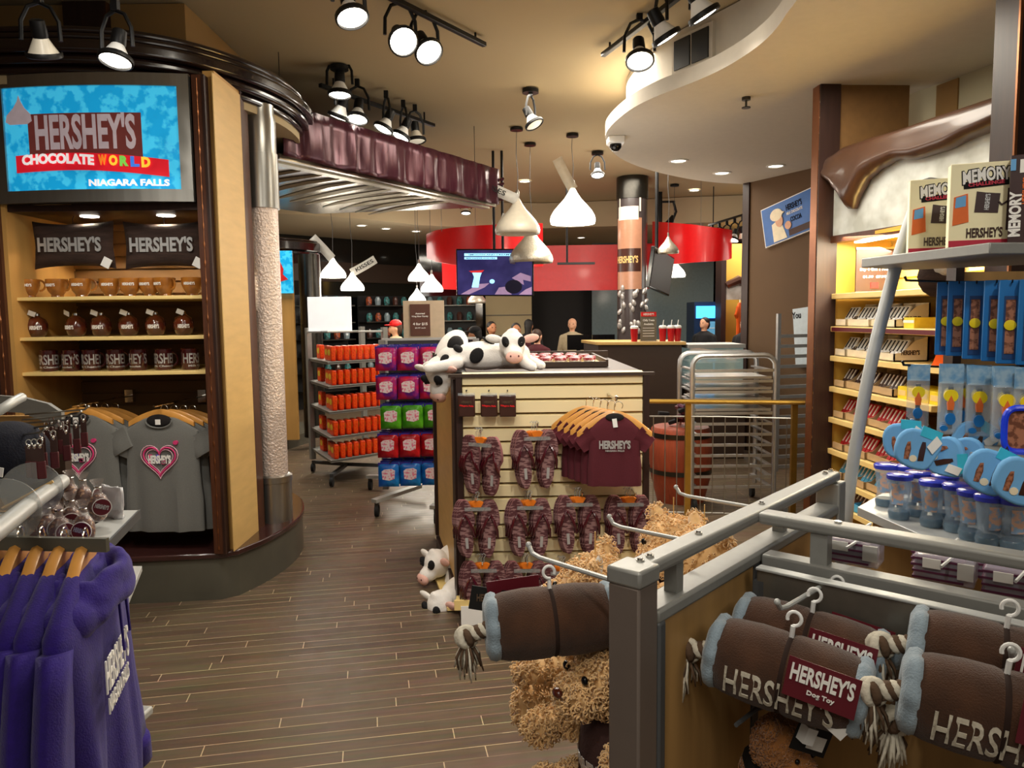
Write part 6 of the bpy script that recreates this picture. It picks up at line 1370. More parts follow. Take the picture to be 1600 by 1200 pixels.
def dogtoy(textside=True, card=True):
    t = thing('dog_toy', 'x', 'x'); n = 28
    prof = [(-.112, .050), (-.106, .059), (-.09, .063), (-.05, .0665), (-.012, .066), (0, .0625), (.012, .066), (.05, .0665), (.09, .063), (.106, .059), (.112, .050)]
    R90 = RY(math.pi / 2)
    MB(R90).lathe([(r, x) for x, r in prof], n=n).build('plush_body', 'plush_brown', t, ang=180)
    for s in (-1, 1):
        g = MB(); rings = []
        for (x, r) in ((.104, .0605), (.112, .0635), (.122, .060), (.129, .045), (.128, .02), (.120, .008)):
            rings.append([(s * x, -r * (1 + .05 * math.sin(9 * a + s)) * math.cos(a), r * (1 + .05 * math.sin(7 * a)) * math.sin(a)) for a in [2 * math.pi * k / 42 for k in range(42)]])
        g.loft(rings).build('grey_end_cap', 'plush_grey', t, ang=180)
        a1, a2 = MB(), MB(); rope(a1, a2, (s * .12, 0, 0), (s, -.1, -.35), .035); a1.build('rope_strand', 'rope_white', t, ang=180); a2.build('rope_strand', 'rope_brown', t, ang=180)
    MB(R90).lathe([(.0632, -.005), (.0655, 0), (.0632, .005)], n=n, cap=False).build('sewn_seam', mat('seam_brown', (40, 22, 14), .9), t, ang=180)
    vs, fs = textgeo("HERSHEY'S", .01); g = MB(); R = .0672
    g.add([(.17 * x - .0, -(R + z * .0015) * math.cos(.052 * y / R - .18), (R + z * .0015) * math.sin(.052 * y / R - .18)) for x, y, z in vs], fs); g.build('embroidered_lettering', 'rope_white', t)
    MB().tube([(0, 0, .062), (0, -.003, .085)], .004, 6).tube([(0, 0, .083)] + [(.011 * math.sin(a), 0, .096 - .012 * math.cos(a)) for a in [math.pi * q / 8 for q in range(14)]], .003, 8).build('plastic_hanger', 'white_plastic', t)
    if card:
        M = TR(.062, -.076, .034) @ RY(.04) @ RX(-.1)
        MB(M).box((0, 0, 0), (.105, .0015, .062)).build('maroon_card', 'maroon_card', t)
        text(MB(M), "HERSHEY'S", .092, .028, TR(0, -.002, .010), bold=.03).build('lettering', 'white_print', t)
        text(MB(M), "Dog Toy", .04, .009, TR(.002, -.002, -.016), bold=.02).build('lettering', 'white_print', t)
        MB(TR(.10, -.05, -.02) @ RY(.5)).box((0, 0, 0), (.03, .0015, .06)).build('care_label', 'white_print', t)
    return t
md = Maker(dogtoy)
ax = math.atan2(-v_.y, -v_.x) + math.pi      # toy axis along v_
def toy(px, py, d, rz, ry, label, M2=None): return md(label, 'dog toy', M=TR(D(px, py, d)) @ RZ(rz) @ RY(ry), group='brown plush dog toys with rope ends')
va = math.atan2(v_.y, v_.x)
toy(1228, 1052, 1.20, va + .18, .12, 'brown plush dog toy with maroon name card, front of the left hook')
toy(1262, 1010, 1.29, va + .15, .10, 'brown plush dog toy second on the left hook, maroon card half hidden')
toy(1298, 985, 1.39, va + .1, .10, 'brown plush dog toy at the back of the left hook')
toy(1562, 1118, 1.03, va + .25, .1, 'brown plush dog toy at the front of the right hook, cut by the border')
toy(1562, 1042, 1.12, va + .2, .1, 'brown plush dog toy second on the right hook')
hb = D(1302, 905, 1.40); peg('metal hook on the cross bar holding three dog toys', hb, D(1214, 957, 1.22))
hb = D(1606, 965, 1.20); peg('metal hook on the cross bar holding the two right-hand dog toys', hb, D(1580, 1035, 1.04))
for l, a, b in (('metal hook on the left of the fixture holding the single dog toy', D(958, 907, 1.2), D(826, 866, 1.37)), ('second metal hook on the left of the fixture holding a teddy', D(1090, 848, 1.42), D(952, 820, 1.6)), ('third metal hook on the left of the fixture over the rear teddy', D(1190, 795, 1.64), D(1056, 772, 1.85))):
    peg(l, a, b, bracket=False)
big = md('single brown plush dog toy on the left hook, hanging over the aisle', 'dog toy', M=TR(D(862, 970, 1.30)) @ RZ(.12 + math.pi) @ RY(.05) @ RX(0) @ Matrix.Scale(.93, 4), group=None)
t = thing('hang_card', 'black hang card tilted behind the single dog toy', 'card', M=TR(D(770, 938, 1.36)) @ RY(.05)); MB().box((0, 0, 0), (.085, .002, .045), M=RY(.12)).build('card', 'black_print', t); text(MB(), "HERSHEY'S", .05, .014, TR(-.005, -.002, .005), bold=.03).build('lettering', 'rope_brown', t)
# ---- teddy bears ----
def fur(parent, ells, n, m, L_=.017, seed=1, r=.0021):
    n = int(n * 2.3)
    R_ = random.Random(seed); g = MB(); tot = sum(e[1][0] * e[1][1] + e[1][1] * e[1][2] for e in ells); done = 0
    for c, rad in ells:
        k = int(n * (rad[0] * rad[1] + rad[1] * rad[2]) / tot)
        for _ in range(k):
            d = V(R_.gauss(0, 1), R_.gauss(0, 1), R_.gauss(0, 1)).normalized(); p = V(c[0] + d.x * rad[0], c[1] + d.y * rad[1], c[2] + d.z * rad[2])
            if any(((p.x - c2[0]) / r2[0]) ** 2 + ((p.y - c2[1]) / r2[1]) ** 2 + ((p.z - c2[2]) / r2[2]) ** 2 < .9 for c2, r2 in ells if c2 is not c): continue
            nrm_ = V(d.x / rad[0], d.y / rad[1], d.z / rad[2]).normalized(); t1 = nrm_.cross(V(R_.uniform(-1, 1), R_.uniform(-1, 1), R_.uniform(-1, 1))).normalized(); t2 = nrm_.cross(t1)
            ph = R_.uniform(0, 6.28); q = R_.uniform(.6, 1.15); pts = []
            for i in range(6):
                a = ph + i * 1.25; pts.append(p - nrm_ * .003 + nrm_ * L_ * q * (.25 + .75 * math.sin(i * .5)) * i / 5 + (t1 * math.cos(a) + t2 * math.sin(a)) * .0032 * (i > 0) + V(0, 0, -.004 * i / 5))
            g.tube(pts, [r, r, r * .9, r * .8, r * .6, r * .3], 4, cap=False)
    return g.build('curly_fur', m, parent, ang=180)
def bear(label, M, n=2600, shirt=True, seed=1, sc=1.0):
    t = thing('teddy_bear', label, 'teddy bear', M=M @ Matrix.Scale(sc, 4))
    E_ = [((0, 0, 0), (.085, .08, .078)), ((0, -.075, -.022), (.045, .04, .036)), ((-.065, .01, .07), (.03, .018, .03)), ((.065, .01, .07), (.03, .018, .03))]
    Bd = [((0, .01, -.15), (.075, .065, .095)), ((-.095, -.045, -.125), (.05, .035, .032)), ((.095, -.045, -.125), (.05, .035, .032)), ((-.115, -.10, -.135), (.03, .042, .03)), ((.115, -.10, -.135), (.03, .042, .03)),
          ((-.06, -.07, -.24), (.04, .07, .045)), ((.06, -.07, -.24), (.04, .07, .045)), ((-.065, -.13, -.235), (.038, .03, .05)), ((.065, -.13, -.235), (.038, .03, .05))]
    g = MB()
    for c, r in E_ + Bd: g.ell(c, tuple(q * .94 for q in r))
    g.build('body', 'teddy', t, remesh=.012, smooth=3)
    fur(t, E_ + Bd, n, 'teddy', seed=seed)
    MB().ell((0, -.117, -.008), (.014, .009, .010)).build('nose', 'brown_glaze', t)
    for s in (-1, 1): MB().ell((s * .034, -.078, .018), (.008, .006, .009)).build('eye', 'black_gloss', t)
    if shirt:
        MB().lathe([(.05, .045), (.072, .02), (.083, -.03), (.088, -.085)], (0, .01, -.12), 24, cap=False).build('brown_shirt', mat('bear_shirt', (58, 34, 30), .9, bump=.2), t, ang=180).modifiers.new('t', 'SOLIDIFY').thickness = .004
        text(MB(), "HERSHEY'S", .1, .035, TR(0, .01, -.165), bold=.04, wrap=.0885, depth=.001).build('lettering', 'silver_print', t)
    MB().tube([(0, 0, .075), (0, 0, .13)], .0015, 5).build('hang_loop', 'maple', t)
    return t
bear('curly teddy bear in brown shirt facing left beside the foreground post', TR(D(958, 1046, 1.34)) @ RZ(-1.15) @ RX(.1), n=3600, seed=2, sc=1.0)
bear('curly teddy bear hanging behind the single dog toy, back of its head showing', TR(D(930, 925, 1.62)) @ RZ(-1.9), n=2200, seed=3, sc=1.05)
bear('curly teddy bear peeping over the rail in front of the tray rack', TR(D(1052, 852, 1.86)) @ RZ(-.9), n=1500, seed=4, sc=.95)
bear('curly teddy bear at the far end of the fixture, mostly behind the rail', TR(D(1100, 868, 1.66)) @ RZ(-1.3), n=900, seed=6, sc=.9)
for l, px, py, d, rz in (('white ear tag pinned to the hidden teddy', 936, 885, 1.55, .4),):
    t = thing('price_tag', l, 'tag', M=TR(D(px, py, d)) @ RZ(rz)); MB().ell((0, 0, 0), (.010, .004, .024)).build('tag', 'white_plastic', t)
t = thing('small_teddy', 'small orange-brown teddy in dark scarf under the dog toys', 'teddy bear', M=TR(D(1222, 1160, 1.30)) @ RZ(.5) @ RX(.3))
ee = [((0, 0, 0), (.055, .05, .052)), ((0, -.045, -.012), (.03, .028, .025)), ((-.04, 0, .045), (.02, .014, .02)), ((.04, 0, .045), (.02, .014, .02)), ((0, .01, -.08), (.05, .045, .06))]
g = MB(); [g.ell(c, r) for c, r in ee]; g.build('body', 'teddy_dark', t, remesh=.009, smooth=3); fur(t, ee, 1100, 'teddy_dark', L_=.008, r=.002)
MB().ell((0, -.072, -.006), (.011, .007, .008)).build('nose', 'black_gloss', t); [MB().ell((s * .02, -.05, .012), (.005, .004, .005)).build('eye', 'black_gloss', t) for s in (-1, 1)]
MB().lathe([(.05, .0), (.058, -.012), (.052, -.024)], (0, 0, -.045), 16).build('scarf', 'black_print', t)
t = thing('product_card', 'dark barcode card beside the small orange teddy', 'card', M=TR(D(1268, 1155, 1.22)) @ RZ(.2) @ RY(.4)); MB().box((0, 0, 0), (.07, .002, .05)).build('card', 'black_print', t); MB().box((.01, -.002, -.004), (.034, .001, .024)).build('barcode_patch', 'white_print', t); MB().box((-.022, -.012, .01), (.02, .02, .028)).build('white_pin', 'white_plastic', t)
tag(MB().tube([D(1150, 1133, 1.2), D(1182, 1108, 1.26), D(1230, 1090, 1.4)], .004, 6).build('display_hook', 'grey_dark'), 'thin dark hook below the dog toys near the wood panel', 'hook')
# clear packs hanging on the far side of the spine
def clearpack():
    t = thing('clear_pack', 'x', 'x'); MB().box((0, 0, 0), (.10, .06, .05)).build('plastic_tray', 'trunk_plastic', t, bevel=.004)
    g = MB()
    for k in range(4): g.box((-.01, 0, -.018 + k * .012), (.085, .062, .004))
    g.build('printed_layers', 'purple_print', t); MB().box((-.02, -.033, .012), (.03, .002, .018)).build('barcode_label', 'white_print', t); MB().box((.035, -.03, .005), (.026, .01, .03)).build('frosted_end', 'frost_tag', t)
    MB().tube([(0, -.07, .02), (.02, .04, .026)], .003, 6).build('rod', 'white_plastic', t); return t
mcp = Maker(clearpack)
for i, (px, py, d) in enumerate(((1335, 858, 1.48), (1478, 886, 1.39), (1590, 908, 1.31))):
    for k in range(2): mcp(f'clear plastic pack with purple print behind the foreground rail, {ordn(i, 3)}, ' + ('front' if k == 0 else 'rear'), 'plastic pack', M=TR(D(px, py, d) + u_ * .075 * k - v_ * .02 * k) @ RZ(va + .08), group='clear packs behind the foreground rail')
# ================= FOREGROUND LEFT FIXTURE =================
zL = 1.0
a0, a1, a2 = Z(218, 797, zL), Z(150, 866, zL), Z(40, 868, zL)
LF = thing('display_fixture', 'grey metal fixture with pale shelves, pegs and curved tubes at the left', 'display rack')
MB().prism([(a0.x, a0.y), (a1.x, a1.y), (a2.x - .5, a2.y), (a2.x - .5, a2.y + .45), (a0.x - .3, a0.y)], zL - .004, zL).build('shelf', 'grey_light', LF)
MB().bar((a0.x, a0.y, zL - .012), (a1.x, a1.y, zL - .012), .006, .028).bar((a1.x, a1.y, zL - .016), (a2.x - .5, a2.y, zL - .016), .006, .034).build('shelf_edge', 'grey_dark', LF)
MB(TR(D(130, 869, a1.y - .006))).cyl((0, 0, 0), .005, .004, 10, RX(math.pi / 2)).build('screw', 'chrome', LF)
z2 = .72; c0 = Z(222, 884, z2); c1 = Z(178, 990, z2)
MB().prism([(c0.x, c0.y), (c1.x, c1.y), (c1.x - .5, c1.y), (c0.x - .6, c0.y)], z2 - .02, z2).build('lower_shelf', 'grey_light', LF, bevel=.002)
z3 = .3; c2 = Z(240, 1102, z3); MB().prism([(c2.x, c2.y), (c2.x - .06, c2.y - .5), (c2.x - .6, c2.y - .5), (c2.x - .6, c2.y + .1)], z3 - .03, z3).build('bottom_shelf', 'grey_light', LF, bevel=.008)
MB().b2((-1.9, 2.33, 0), (-1.38, 2.36, zL)).build('back_panel', 'fixture_wood', LF)
pk = D(186, 850, 2.25); MB().box((pk.x - .06, 2.2, .5), (.05, .03, 1.0)).build('upright', 'grey_dark', LF)
# dark poster panel at side with red-brown print
MB().box((pk.x - .055, 2.05, .86), (.01, .28, .27)).build('printed_side_panel', mat('side_print', (96, 40, 36), .5, rgb2=(190, 160, 150), scale=30, thr=(.56, .6)), LF)
# arched grey end panel behind
ce = D(35, 700, 2.75)
pts = []
zt_a = D(20, 617, 2.75).z
arc = [(D(px, py, 2.75).x, D(px, py, 2.75).z) for px, py in [(-120, 640), (-60, 626), (0, 617), (40, 620), (80, 630), (101, 644), (101, 700), (80, 700), (80, 660), (40, 644), (0, 642), (-60, 650), (-120, 668)]]
XZ = Matrix(((1, 0, 0, 0), (0, 0, -1, 0), (0, 1, 0, 0), (0, 0, 0, 1)))
MB(TR(0, 2.75, 0) @ XZ).prism(arc, 0, .02).build('arched_panel', 'grey_powder', LF)
MB().b2((D(-120, 660, 2.8).x, 2.8, .2), (D(80, 660, 2.8).x, 2.83, D(40, 650, 2.8).z)).build('wood_board', 'fixture_wood', LF)
MB().b2((D(85, 660, 2.7).x, 2.66, D(90, 765, 2.7).z - .2), (D(108, 660, 2.7).x, 2.70, D(100, 668, 2.7).z)).build('peg_board', 'counter_dark', LF)
MB().tube([D(-60, 672, 2.3), D(0, 641, 2.35), D(22, 627, 2.4), D(34, 621, 2.45)], .016, 10).build('upper_tube', 'grey_light', LF)
# big light tube
MB().tube([D(-60, 870, 1.25), D(0, 826, 1.45), D(50, 786, 1.7), D(92, 756, 1.95), D(97, 752, 1.98)], .019, 14).build('front_tube', 'grey_light', LF)
# acrylic discs with pale rods
def disc(label, px, py, d, r):
    t = thing('acrylic_disc', label, 'divider', M=TR(D(px, py, d)) @ RZ(.35)); MB(RX(math.pi / 2)).lathe([(r, -.003), (r, .003)], n=40).build('disc', 'acrylic', t)
    MB().tube([(-r * .9, -.02, -r * .55), (r * .75, -.02, r * .3)], .004, 6).build('pale_rod', 'maple', t); return t
disc('nearer smoky acrylic disc at the left border under the dark hat', 5, 800, 1.65, .075)
disc('farther smoky acrylic disc beside the dark hat', 50, 765, 1.85, .068)
t = thing('knit_hat', 'dark navy hat with paper tag at the left border', 'hat', D(14, 712, 2.0)); g = MB(); g.ell((0, 0, 0), (.10, .11, .095)); g.ell((.03, -.03, -.07), (.11, .11, .03)); g.build('crown', 'navy', t, remesh=.01, smooth=3)
MB(TR(.045, -.115, -.02) @ RY(.2)).box((0, 0, 0), (.03, .003, .024)).build('paper_tag', 'white_plastic', t); MB().tube([(.02, -.12, -.03), (.0, -.12, -.06), (.04, -.125, -.06), (.045, -.12, -.03)], .0012, 5).build('tag_string', 'grey_light', t); MB().ell((-.06, -.1, -.02), (.02, .01, .02)).build('button', 'maple', t)
t = thing('knit_hat', 'second dark navy hat lying behind the acrylic disc', 'hat', D(55, 770, 2.05)); g = MB(); g.ell((0, 0, 0), (.07, .07, .05)); g.build('crown', 'navy', t, sub=0)
# pegs with key chains
def keychain():
    t = thing('keychain', 'x', 'x'); MB().box((0, 0, -.05), (.016, .006, .04)).build('strap', 'choc', t); MB().tube([(.006 * math.cos(a), 0, -.022 + .008 * math.sin(a)) for a in [2 * math.pi * k / 10 for k in range(10)]], .0018, 5, closed=True).ell((0, 0, -.034), (.005, .005, .007), 8).build('ring', 'chrome', t)
    MB().box((0, -.0, -.092), (.02, .008, .045)).build('fob', 'maroon', t, bevel=.003); return t
mkc = Maker(keychain)
for i, (p0, p1) in enumerate([((40, 648), (132, 640)), ((35, 656), (120, 648)), ((20, 663), (104, 656)), ((20, 672), (84, 664)), ((30, 680), (62, 676))]):
    a, b = D(*p0, 2.5 - .12 * i), D(*p1, 2.3 - .12 * i)
    tag(MB().tube([a, b, b + V(.02, -.01, .012)], .003, 6).build('peg_hook', 'steel'), f'thin wire peg for keychains, {["topmost", "second down", "third down", "fourth down", "lowest"][i]} of five', 'hook', 'wire pegs on the left fixture')
    for k in range(3):
        q = a.lerp(b, .45 + .26 * k); mkc(f'brown keychain with silver ring on the {["topmost", "second", "third", "fourth", "lowest"][i]} wire peg, {["inner", "middle", "outer"][k]} one', 'keychain', q, .5, group='brown keychains on wire pegs')
# round tagged bags
def charm():
    t = thing('gift_bag', 'x', 'x'); MB().ell((0, 0, .04), (.03, .025, .045)).lathe([(.012, .08), (.008, .1), (.02, .12)], n=12, cap=False).build('clear_bag', mat('bag_film', (190, 176, 170), .1, alpha=.25, coat=.8), t)
    MB().ell((0, 0, .038), (.028, .023, .042)).build('brown_sweets', mat('sweets', (84, 30, 24), .3, rgb2=(176, 130, 90), scale=90, thr=(.55, .62), coat=.5), t)
    MB().tube([(.009 * math.cos(a), .009 * math.sin(a), .098) for a in [2 * math.pi * k / 10 for k in range(10)]], .002, 5, closed=True).build('silver_tie', 'chrome', t)
    M = TR(.005, -.034, .045) @ RY(.1) @ RX(math.pi / 2); MB(M).lathe([(.0255, 0), (.0255, .002)], n=24).build('tag_rim', 'white_plastic', t); MB(M).lathe([(.0235, .0), (.0235, .003)], n=24).build('round_tag', 'maroon_card', t)
    text(MB(), "HERSHEY'S", .036, .013, TR(.005, -.0385, .047) @ RY(.35), bold=.04).build('lettering', 'silver_print', t); return t
mch = Maker(charm)
for i, (px, y, d) in enumerate([(132, 838, 1.99), (112, 822, 2.08), (155, 806, 2.16), (95, 850, 1.97), (76, 838, 2.0), (60, 850, 2.05), (88, 816, 2.12), (132, 796, 2.26), (40, 845, 2.1), (68, 812, 2.2), (112, 786, 2.3)]):
    p = D(px, y, d); mch(['bag of brown sweets with round maroon tag, front right on the pale shelf', 'bag of brown sweets with round tag, behind the front right one', 'bag of brown sweets with round tag, nearest the white packet', 'bag of brown sweets at the front of the pale shelf, left of the tagged one', 'bag of brown sweets at the shelf front near the grey tube', 'bag of brown sweets under the grey tube, leftmost front', 'bag of brown sweets in the middle of the shelf', 'bag of brown sweets with dark top near the back of the shelf', 'bag of brown sweets at the left end under the tube', 'bag of brown sweets in the back row by the tube', 'bag of brown sweets furthest back on the pale shelf'][i], 'gift bag', (p.x, p.y, zL + (.0 if i not in (2, 7, 10) else .02)), .2 + .2 * i, group='tagged sweet bags on the pale shelf')
for i, (px, y, d) in enumerate([(44, 800, 2.2), (92, 790, 2.28)]): pass
t = thing('amber_bottle', 'small clear bottle with yellow contents on the pale shelf', 'bottle', V(D(97, 862, 1.93).x, 1.935, zL)); MB().lathe([(.016, 0), (.018, .01), (.018, .05), (.008, .075), (.008, .09)], n=16).build('bottle', 'bag_film', t); MB().lathe([(.0185, .008), (.0185, .035)], n=16).build('yellow_label', 'yellow_disc', t)
p = Z(168, 812, zL); t = thing('foil_packet', 'crumpled white foil packet on the pale shelf', 'packet', (p.x, p.y + .03, zL), -.5); g = MB(); R_ = random.Random(8)
for j in range(2):
    pts = [(x + R_.uniform(-.004, .004), (-.012 if j else .012) * (1 if 0 < i < 7 else .2) + y, z + R_.uniform(-.003, .003)) for i, (x, y, z) in enumerate([(-.05 + .014 * a, .03 * b * .0 + R_.uniform(-.004, .004), .001 + .019 * b) for b in range(6) for a in range(8)])]
    g.add(pts, [(b * 8 + a, b * 8 + a + 1, b * 8 + a + 9, b * 8 + a + 8) for b in range(5) for a in range(7)])
o = g.build('foil', mat('foil_white', (232, 232, 236), .25, .3), t, ang=20); o.modifiers.new('s', 'SOLIDIFY').thickness = .003
# ---- purple hoodies ----
zr = 1.085
hx, hy = -.945, 1.62
rp0, rp1 = V(hx + .06, hy - .012, zr + .028), V(-2.0, 1.72, zr + .028)
RB = thing('garment_rail', 'steel bar holding the purple hoodies on wooden hangers', 'rail'); MB().bar(rp0, rp1, .012, .03).build('bar', 'bench_grey', RB); MB().b2((-2.0, 1.86, .95), (-1.15, 1.885, 1.0)).build('rear_channel', 'bench_grey', RB)
def hoodie():
    t = thing('hoodie', 'x', 'x')
    g = MB(); garment(g, .50, .74, .044, True, .50, fold=.021, neck=.085, drop=.035, k=72, seed=11, sang=1.36, sw=.072); g.build('fleece_body', 'hoodie_purple', t, ang=180)
    # hood: crumpled drape round the neck
    g = MB(); n = 26; R_ = random.Random(2)
    for (r, z, tk, ph) in ((.12, -.04, .022, 0), (.135, -.07, .026, .6), (.105, -.018, .017, 1.2)):
        g.tube([((r + .006 * math.sin(5 * a + ph)) * math.cos(a), (.055 + .006 * math.sin(4 * a + ph)) * math.sin(a) - .01, z + .014 * math.cos(a * 1) + .006 * math.sin(6 * a + ph)) for a in [2 * math.pi * k / n for k in range(n)]], tk, 10, closed=True)
    g.ell((.09, .01, -.04), (.10, .065, .05)).ell((-.13, 0, -.085), (.07, .055, .05)); g.build('hood', 'hoodie_purple', t, remesh=.008, smooth=6)
    for s in (-1, 1):
        c = V(s * (.22 + .105), .0, -.11 - .49 * .978)
        MB(TR(s * .322, .0, -.605) @ RY(-s * .2)).lathe([(.045, .02), (.047, 0), (.046, -.05), (.042, -.055)], n=16).build('cuff', 'hoodie_purple', t, ang=180)
    MB().lathe([(.2, 0), (.205, -.06)], (0, 0, -.7), 32, Matrix.Diagonal((1.14, .28, 1, 1)), cap=False).build('hem_band', 'hoodie_purple', t, ang=180)
    text(MB(), "HERSHEY'S", .2, .075, TR(-.05, -.066, -.205), bold=.012, depth=.003).build('lettering', 'white_print', t)
    text(MB(), "NIAGARA FALLS", .18, .035, TR(-.05, -.066, -.272), bold=.012, depth=.003).build('lettering', 'white_print', t)
    MB(TR(0, 0, .02)).tube([(-.03, -.07, -.1), (-.028, -.075, -.22)], .003, 6).tube([(.03, -.07, -.1), (.034, -.075, -.2)], .003, 6).build('drawstring', 'hoodie_purple', t)
    hanger(t, Wh=.24, drop=.06, th=.024, dz=.012); return t
mh = Maker(hoodie)
NW = ['', 'second', 'third', 'fourth', 'fifth', 'sixth', 'seventh', 'eighth']
for k in range(8):
    c = V(hx - k * .052, hy + k * .006, zr - .012)
    # garment width runs away from the camera, front faces right
    ang = math.atan2(.98, -.27 + .03 * math.sin(k * 2.1)) 
    mh('purple hoodie with white lettering, frontmost on the rail' if k == 0 else f'purple hoodie on wooden hanger, {NW[k]} along the rail from the front', 'hoodie', M=TR(c + V(0, .0, .0)) @ RZ(ang) @ RY(.02 * math.sin(k)), group='purple hoodies on the left rail')
# ================= TRACK LIGHTS =================
def head(M, aim, lit=True, rp=None, power=30, sc=1.0, label='', stem=0, name='track_spotlight', cone=1.5):
    """M: location of the pivot; hangs from above. aim: direction"""
    t = thing(name, label, 'spotlight', M)
    aim = Vector(aim).normalized(); q = aim.to_track_quat('-Z', 'Y').to_matrix().to_4x4()
    s = sc
    # adaptor + yoke (two arms bowed) + can + lamp head
    MB().box((0, 0, .1 * s), (.03 * s, .03 * s, .05 * s)).cyl((0, 0, .13 * s + stem / 2), .008 * s, .03 * s + stem, 8).build('adaptor', 'black_metal', t)
    flat = Vector((aim.x, aim.y, 0)); side = flat.cross(Vector((0, 0, 1))); side = side.normalized() if side.length > .01 else Vector((1, 0, 0))
    c = Vector((0, 0, -.08 * s)) 
    for sg in (-1, 1):
        pts = [Vector((0, 0, .08 * s)), side * sg * .045 * s + V(0, 0, .06 * s), side * sg * .075 * s + V(0, 0, 0), side * sg * .078 * s + c]
        MB().tube(pts, .009 * s, 6).build('yoke', 'black_metal', t)
    W = TR(c) @ q
    MB(W).lathe([(.02 * s, .085 * s), (.03 * s, .08 * s), (.033 * s, .02 * s), (.03 * s, .01 * s)], n=16).build('can', 'black_metal', t)
    MB(W).lathe([(.028 * s, .012 * s), (.05 * s, -.03 * s), (.066 * s, -.058 * s)], n=20, cap=False).build('reflector', 'lamp_shade_white' if not lit else 'white_plastic', t)
    MB(W).lathe([(.07 * s, -.045 * s), (.074 * s, -.05 * s), (.074 * s, -.066 * s), (.066 * s, -.07 * s), (.064 * s, -.06 * s)], n=20, cap=False).build('rim', 'black_metal', t)
    MB(W).lathe([(.065 * s, -.058 * s), (.05 * s, -.068 * s), (.01 * s, -.072 * s)], n=20).build('lens', 'lamp_glow' if lit else 'lamp_off', t)
    if power:
        l = bpy.data.lights.new('spot_beam', 'SPOT'); l.energy = power; l.spot_size = cone; l.spot_blend = .6; l.color = (1, .93, .82); l.shadow_soft_size = .06 * s
        o = bpy.data.objects.new('spot_beam', l); SC.collection.objects.link(o); o.parent = t; o.matrix_local = W @ TR(0, 0, -.09 * s)
    return t
def track(p, q, label):
    t = thing('light_track', label, 'light track', (0, 0, 0)); p = Vector(p); q = Vector(q)
    MB().bar(p, q, .035, .03).build('rail', 'black_metal', t, bevel=.003)
    for u in (.1, .9):
        c = p.lerp(q, u); MB().cyl((c.x, c.y, (c.z + 3.51) / 2), .008, 3.51 - c.z, 8).build('ceiling_stud', 'black_metal', t)
zt = 3.46
def tr(px, py, z=zt): return Z(px, py, z)
# A/B track top middle
a, b = tr(590, -14), tr(757, 70); track(a, b, 'black light track at the top of the view holding two spotlights')
def onpx(px, py, d): return D(px, py, d)
def HD(px, py, z, aim, lit, power, label, sc=1.25, stem=None, cone=1.5): # px,py = lens centre
    p = Z(px, py, z); aimv = Vector(aim).normalized()
    piv = p - aimv * .07 * sc + V(0, 0, .08 * sc)
    return head(piv, aim, lit, power=power, sc=sc, label=label, stem=(zt - piv.z - .13 * sc) if stem is None else stem, cone=cone)
HD(551, 30, 3.2, (.25, -.3, -.9), True, 30, 'lit black spotlight nearest the photographer, top left of centre')
HD(631, 66, 3.24, (.3, -.7, -.6), True, 10, 'black spotlight seen from the side on the upper left track')
HD(671, 83, 3.24, (.35, -.5, -.7), True, 30, 'lit black spotlight second on the upper left track')
HD(180, 97, 2.68, (-.05, -.25, -.9), True, 42, 'lit black spotlight hanging in front of the tower crown', sc=.95, cone=1.9)
HD(70, 90, 2.70, (-.1, .45, -.9), False, 30, 'dim black spotlight hanging in front of the tower crown, leftmost one', sc=.95, cone=1.6)
# D track
a, b = tr(500, 133, 3.42), tr(678, 196, 3.42); track(a, b, 'black light track before the plum canopy holding five spotlights')
for i, (px, py, lit, pw, am) in enumerate([(528, 185, True, 18, (-.35, .1, -.9)), (558, 188, True, 18, (-.05, -.3, -.9)), (598, 203, True, 18, (-.4, -.2, -.9)), (625, 215, True, 18, (-.4, -.2, -.9)), (651, 222, False, 10, (.1, -.1, -.9))]):
    HD(px, py, 3.16, am, lit, pw * .55, f'black spotlight, {ordn(i, 5)} of five on the track before the plum canopy', sc=1.2)
t = HD(531, 150, 3.28, (0, -.1, -1), True, 0, 'black spotlight on its own ceiling disc above the five-lamp track', sc=1.25)
p = tr(530, 103, 3.5); MB(TR(p - t.location)).cyl((0, 0, -.015), .07, .03).build('ceiling_disc', 'black_metal', t)
t = HD(836, 196, 3.2, (.4, -.2, -.8), False, 16, 'black spotlight on a ceiling disc above the pendant lamps', sc=1.15); p = tr(833, 157, 3.5); MB(TR(V(0, 0, 3.485 - t.location.z))).cyl((0, 0, 0), .07, .03).build('ceiling_disc', 'black_metal', t)
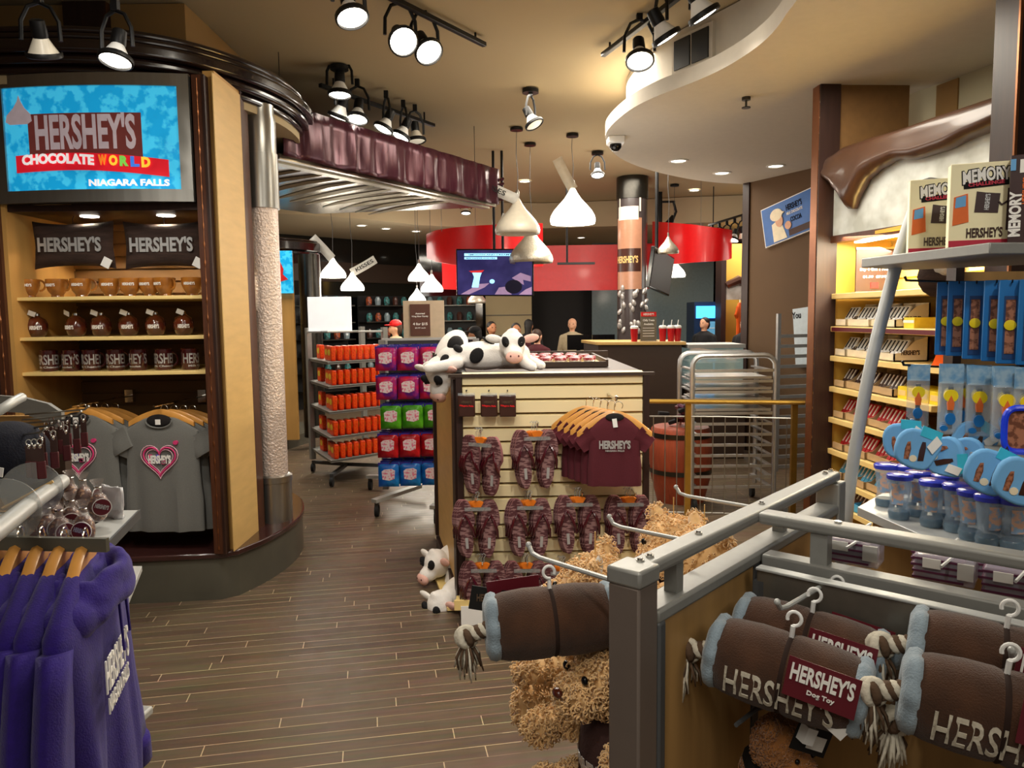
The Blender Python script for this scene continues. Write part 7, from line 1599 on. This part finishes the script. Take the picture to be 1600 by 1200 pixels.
t = HD(934, 275, 3.22, (0, -.3, -.9), True, 12, 'black spotlight hanging left of the white soffit tip', sc=1.1); MB(TR(V(0, 0, 3.485 - t.location.z))).cyl((0, 0, 0), .07, .03).build('ceiling_disc', 'black_metal', t)
t = HD(728, 334, 3.2, (0, -.2, -.9), True, 10, 'small black spotlight above the red ring', sc=1.1); MB(TR(V(0, 0, 3.485 - t.location.z))).cyl((0, 0, 0), .07, .03).build('ceiling_disc', 'black_metal', t)
# F track
a, b = tr(942, 86), tr(1075, -16); track(a, b, 'black light track at the top right holding three spotlights')
HD(1000, 97, 3.2, (-.02, -.45, -.85), True, 42, 'glaring lit spotlight at the front of the upper right track', cone=1.8)
HD(1043, 62, 3.22, (.5, .1, -.85), True, 9, 'black spotlight seen from the side on the upper right track, middle one')
HD(1102, 27, 3.22, (.5, .1, -.85), True, 9, 'black spotlight cut by the top of the view on the upper right track')
# J track far right
a, b = Z(1108, 352, 2.95), Z(1180, 330, 2.95); track(a, b, 'far light track beside the brown wall with small spotlights')
for i in range(6):
    u = .08 + i * .17; px = 1112 + 12.5 * i
    p = a.lerp(b, u); head(p - V(0, 0, .16), (-.3, -.2, -.8) if i % 2 else (.3, .2, -.8), i in (2, 3, 5), power=0, sc=1.15, label=f'small black spotlight, {ordn(i, 6)} of six on the far track')
# cleat spot near the milkshake column
p = Z(1032, 305, 3.4)
t = thing('track_spotlight', 'small black spotlight on a vertical pole beside the milkshake column', 'spotlight', (p.x, p.y, 0))
MB().cyl((0, 0, 2.75), .03, 1.4, 8).build('pole', 'black_metal', t)
MB().box((.1, 0, 3.3), (.24, .03, .03)).tube([(.2, 0, 3.3), (.24, 0, 3.15), (.18, 0, 3.0)], .02, 6).build('bracket', 'black_metal', t)
MB().lathe([(.03, .1), (.05, 0), (.08, -.08)], (.15, 0, 3.0), 12, RY(.5)).build('can', 'black_metal', t)
# yellow bay inner lights, cove light
def pt(name, loc, e, size=.05, col=(1, .85, .6)):
    l = bpy.data.lights.new(name, 'POINT'); l.energy = e; l.shadow_soft_size = size; l.color = col; o = bpy.data.objects.new(name, l); o.location = loc; SC.collection.objects.link(o); return o
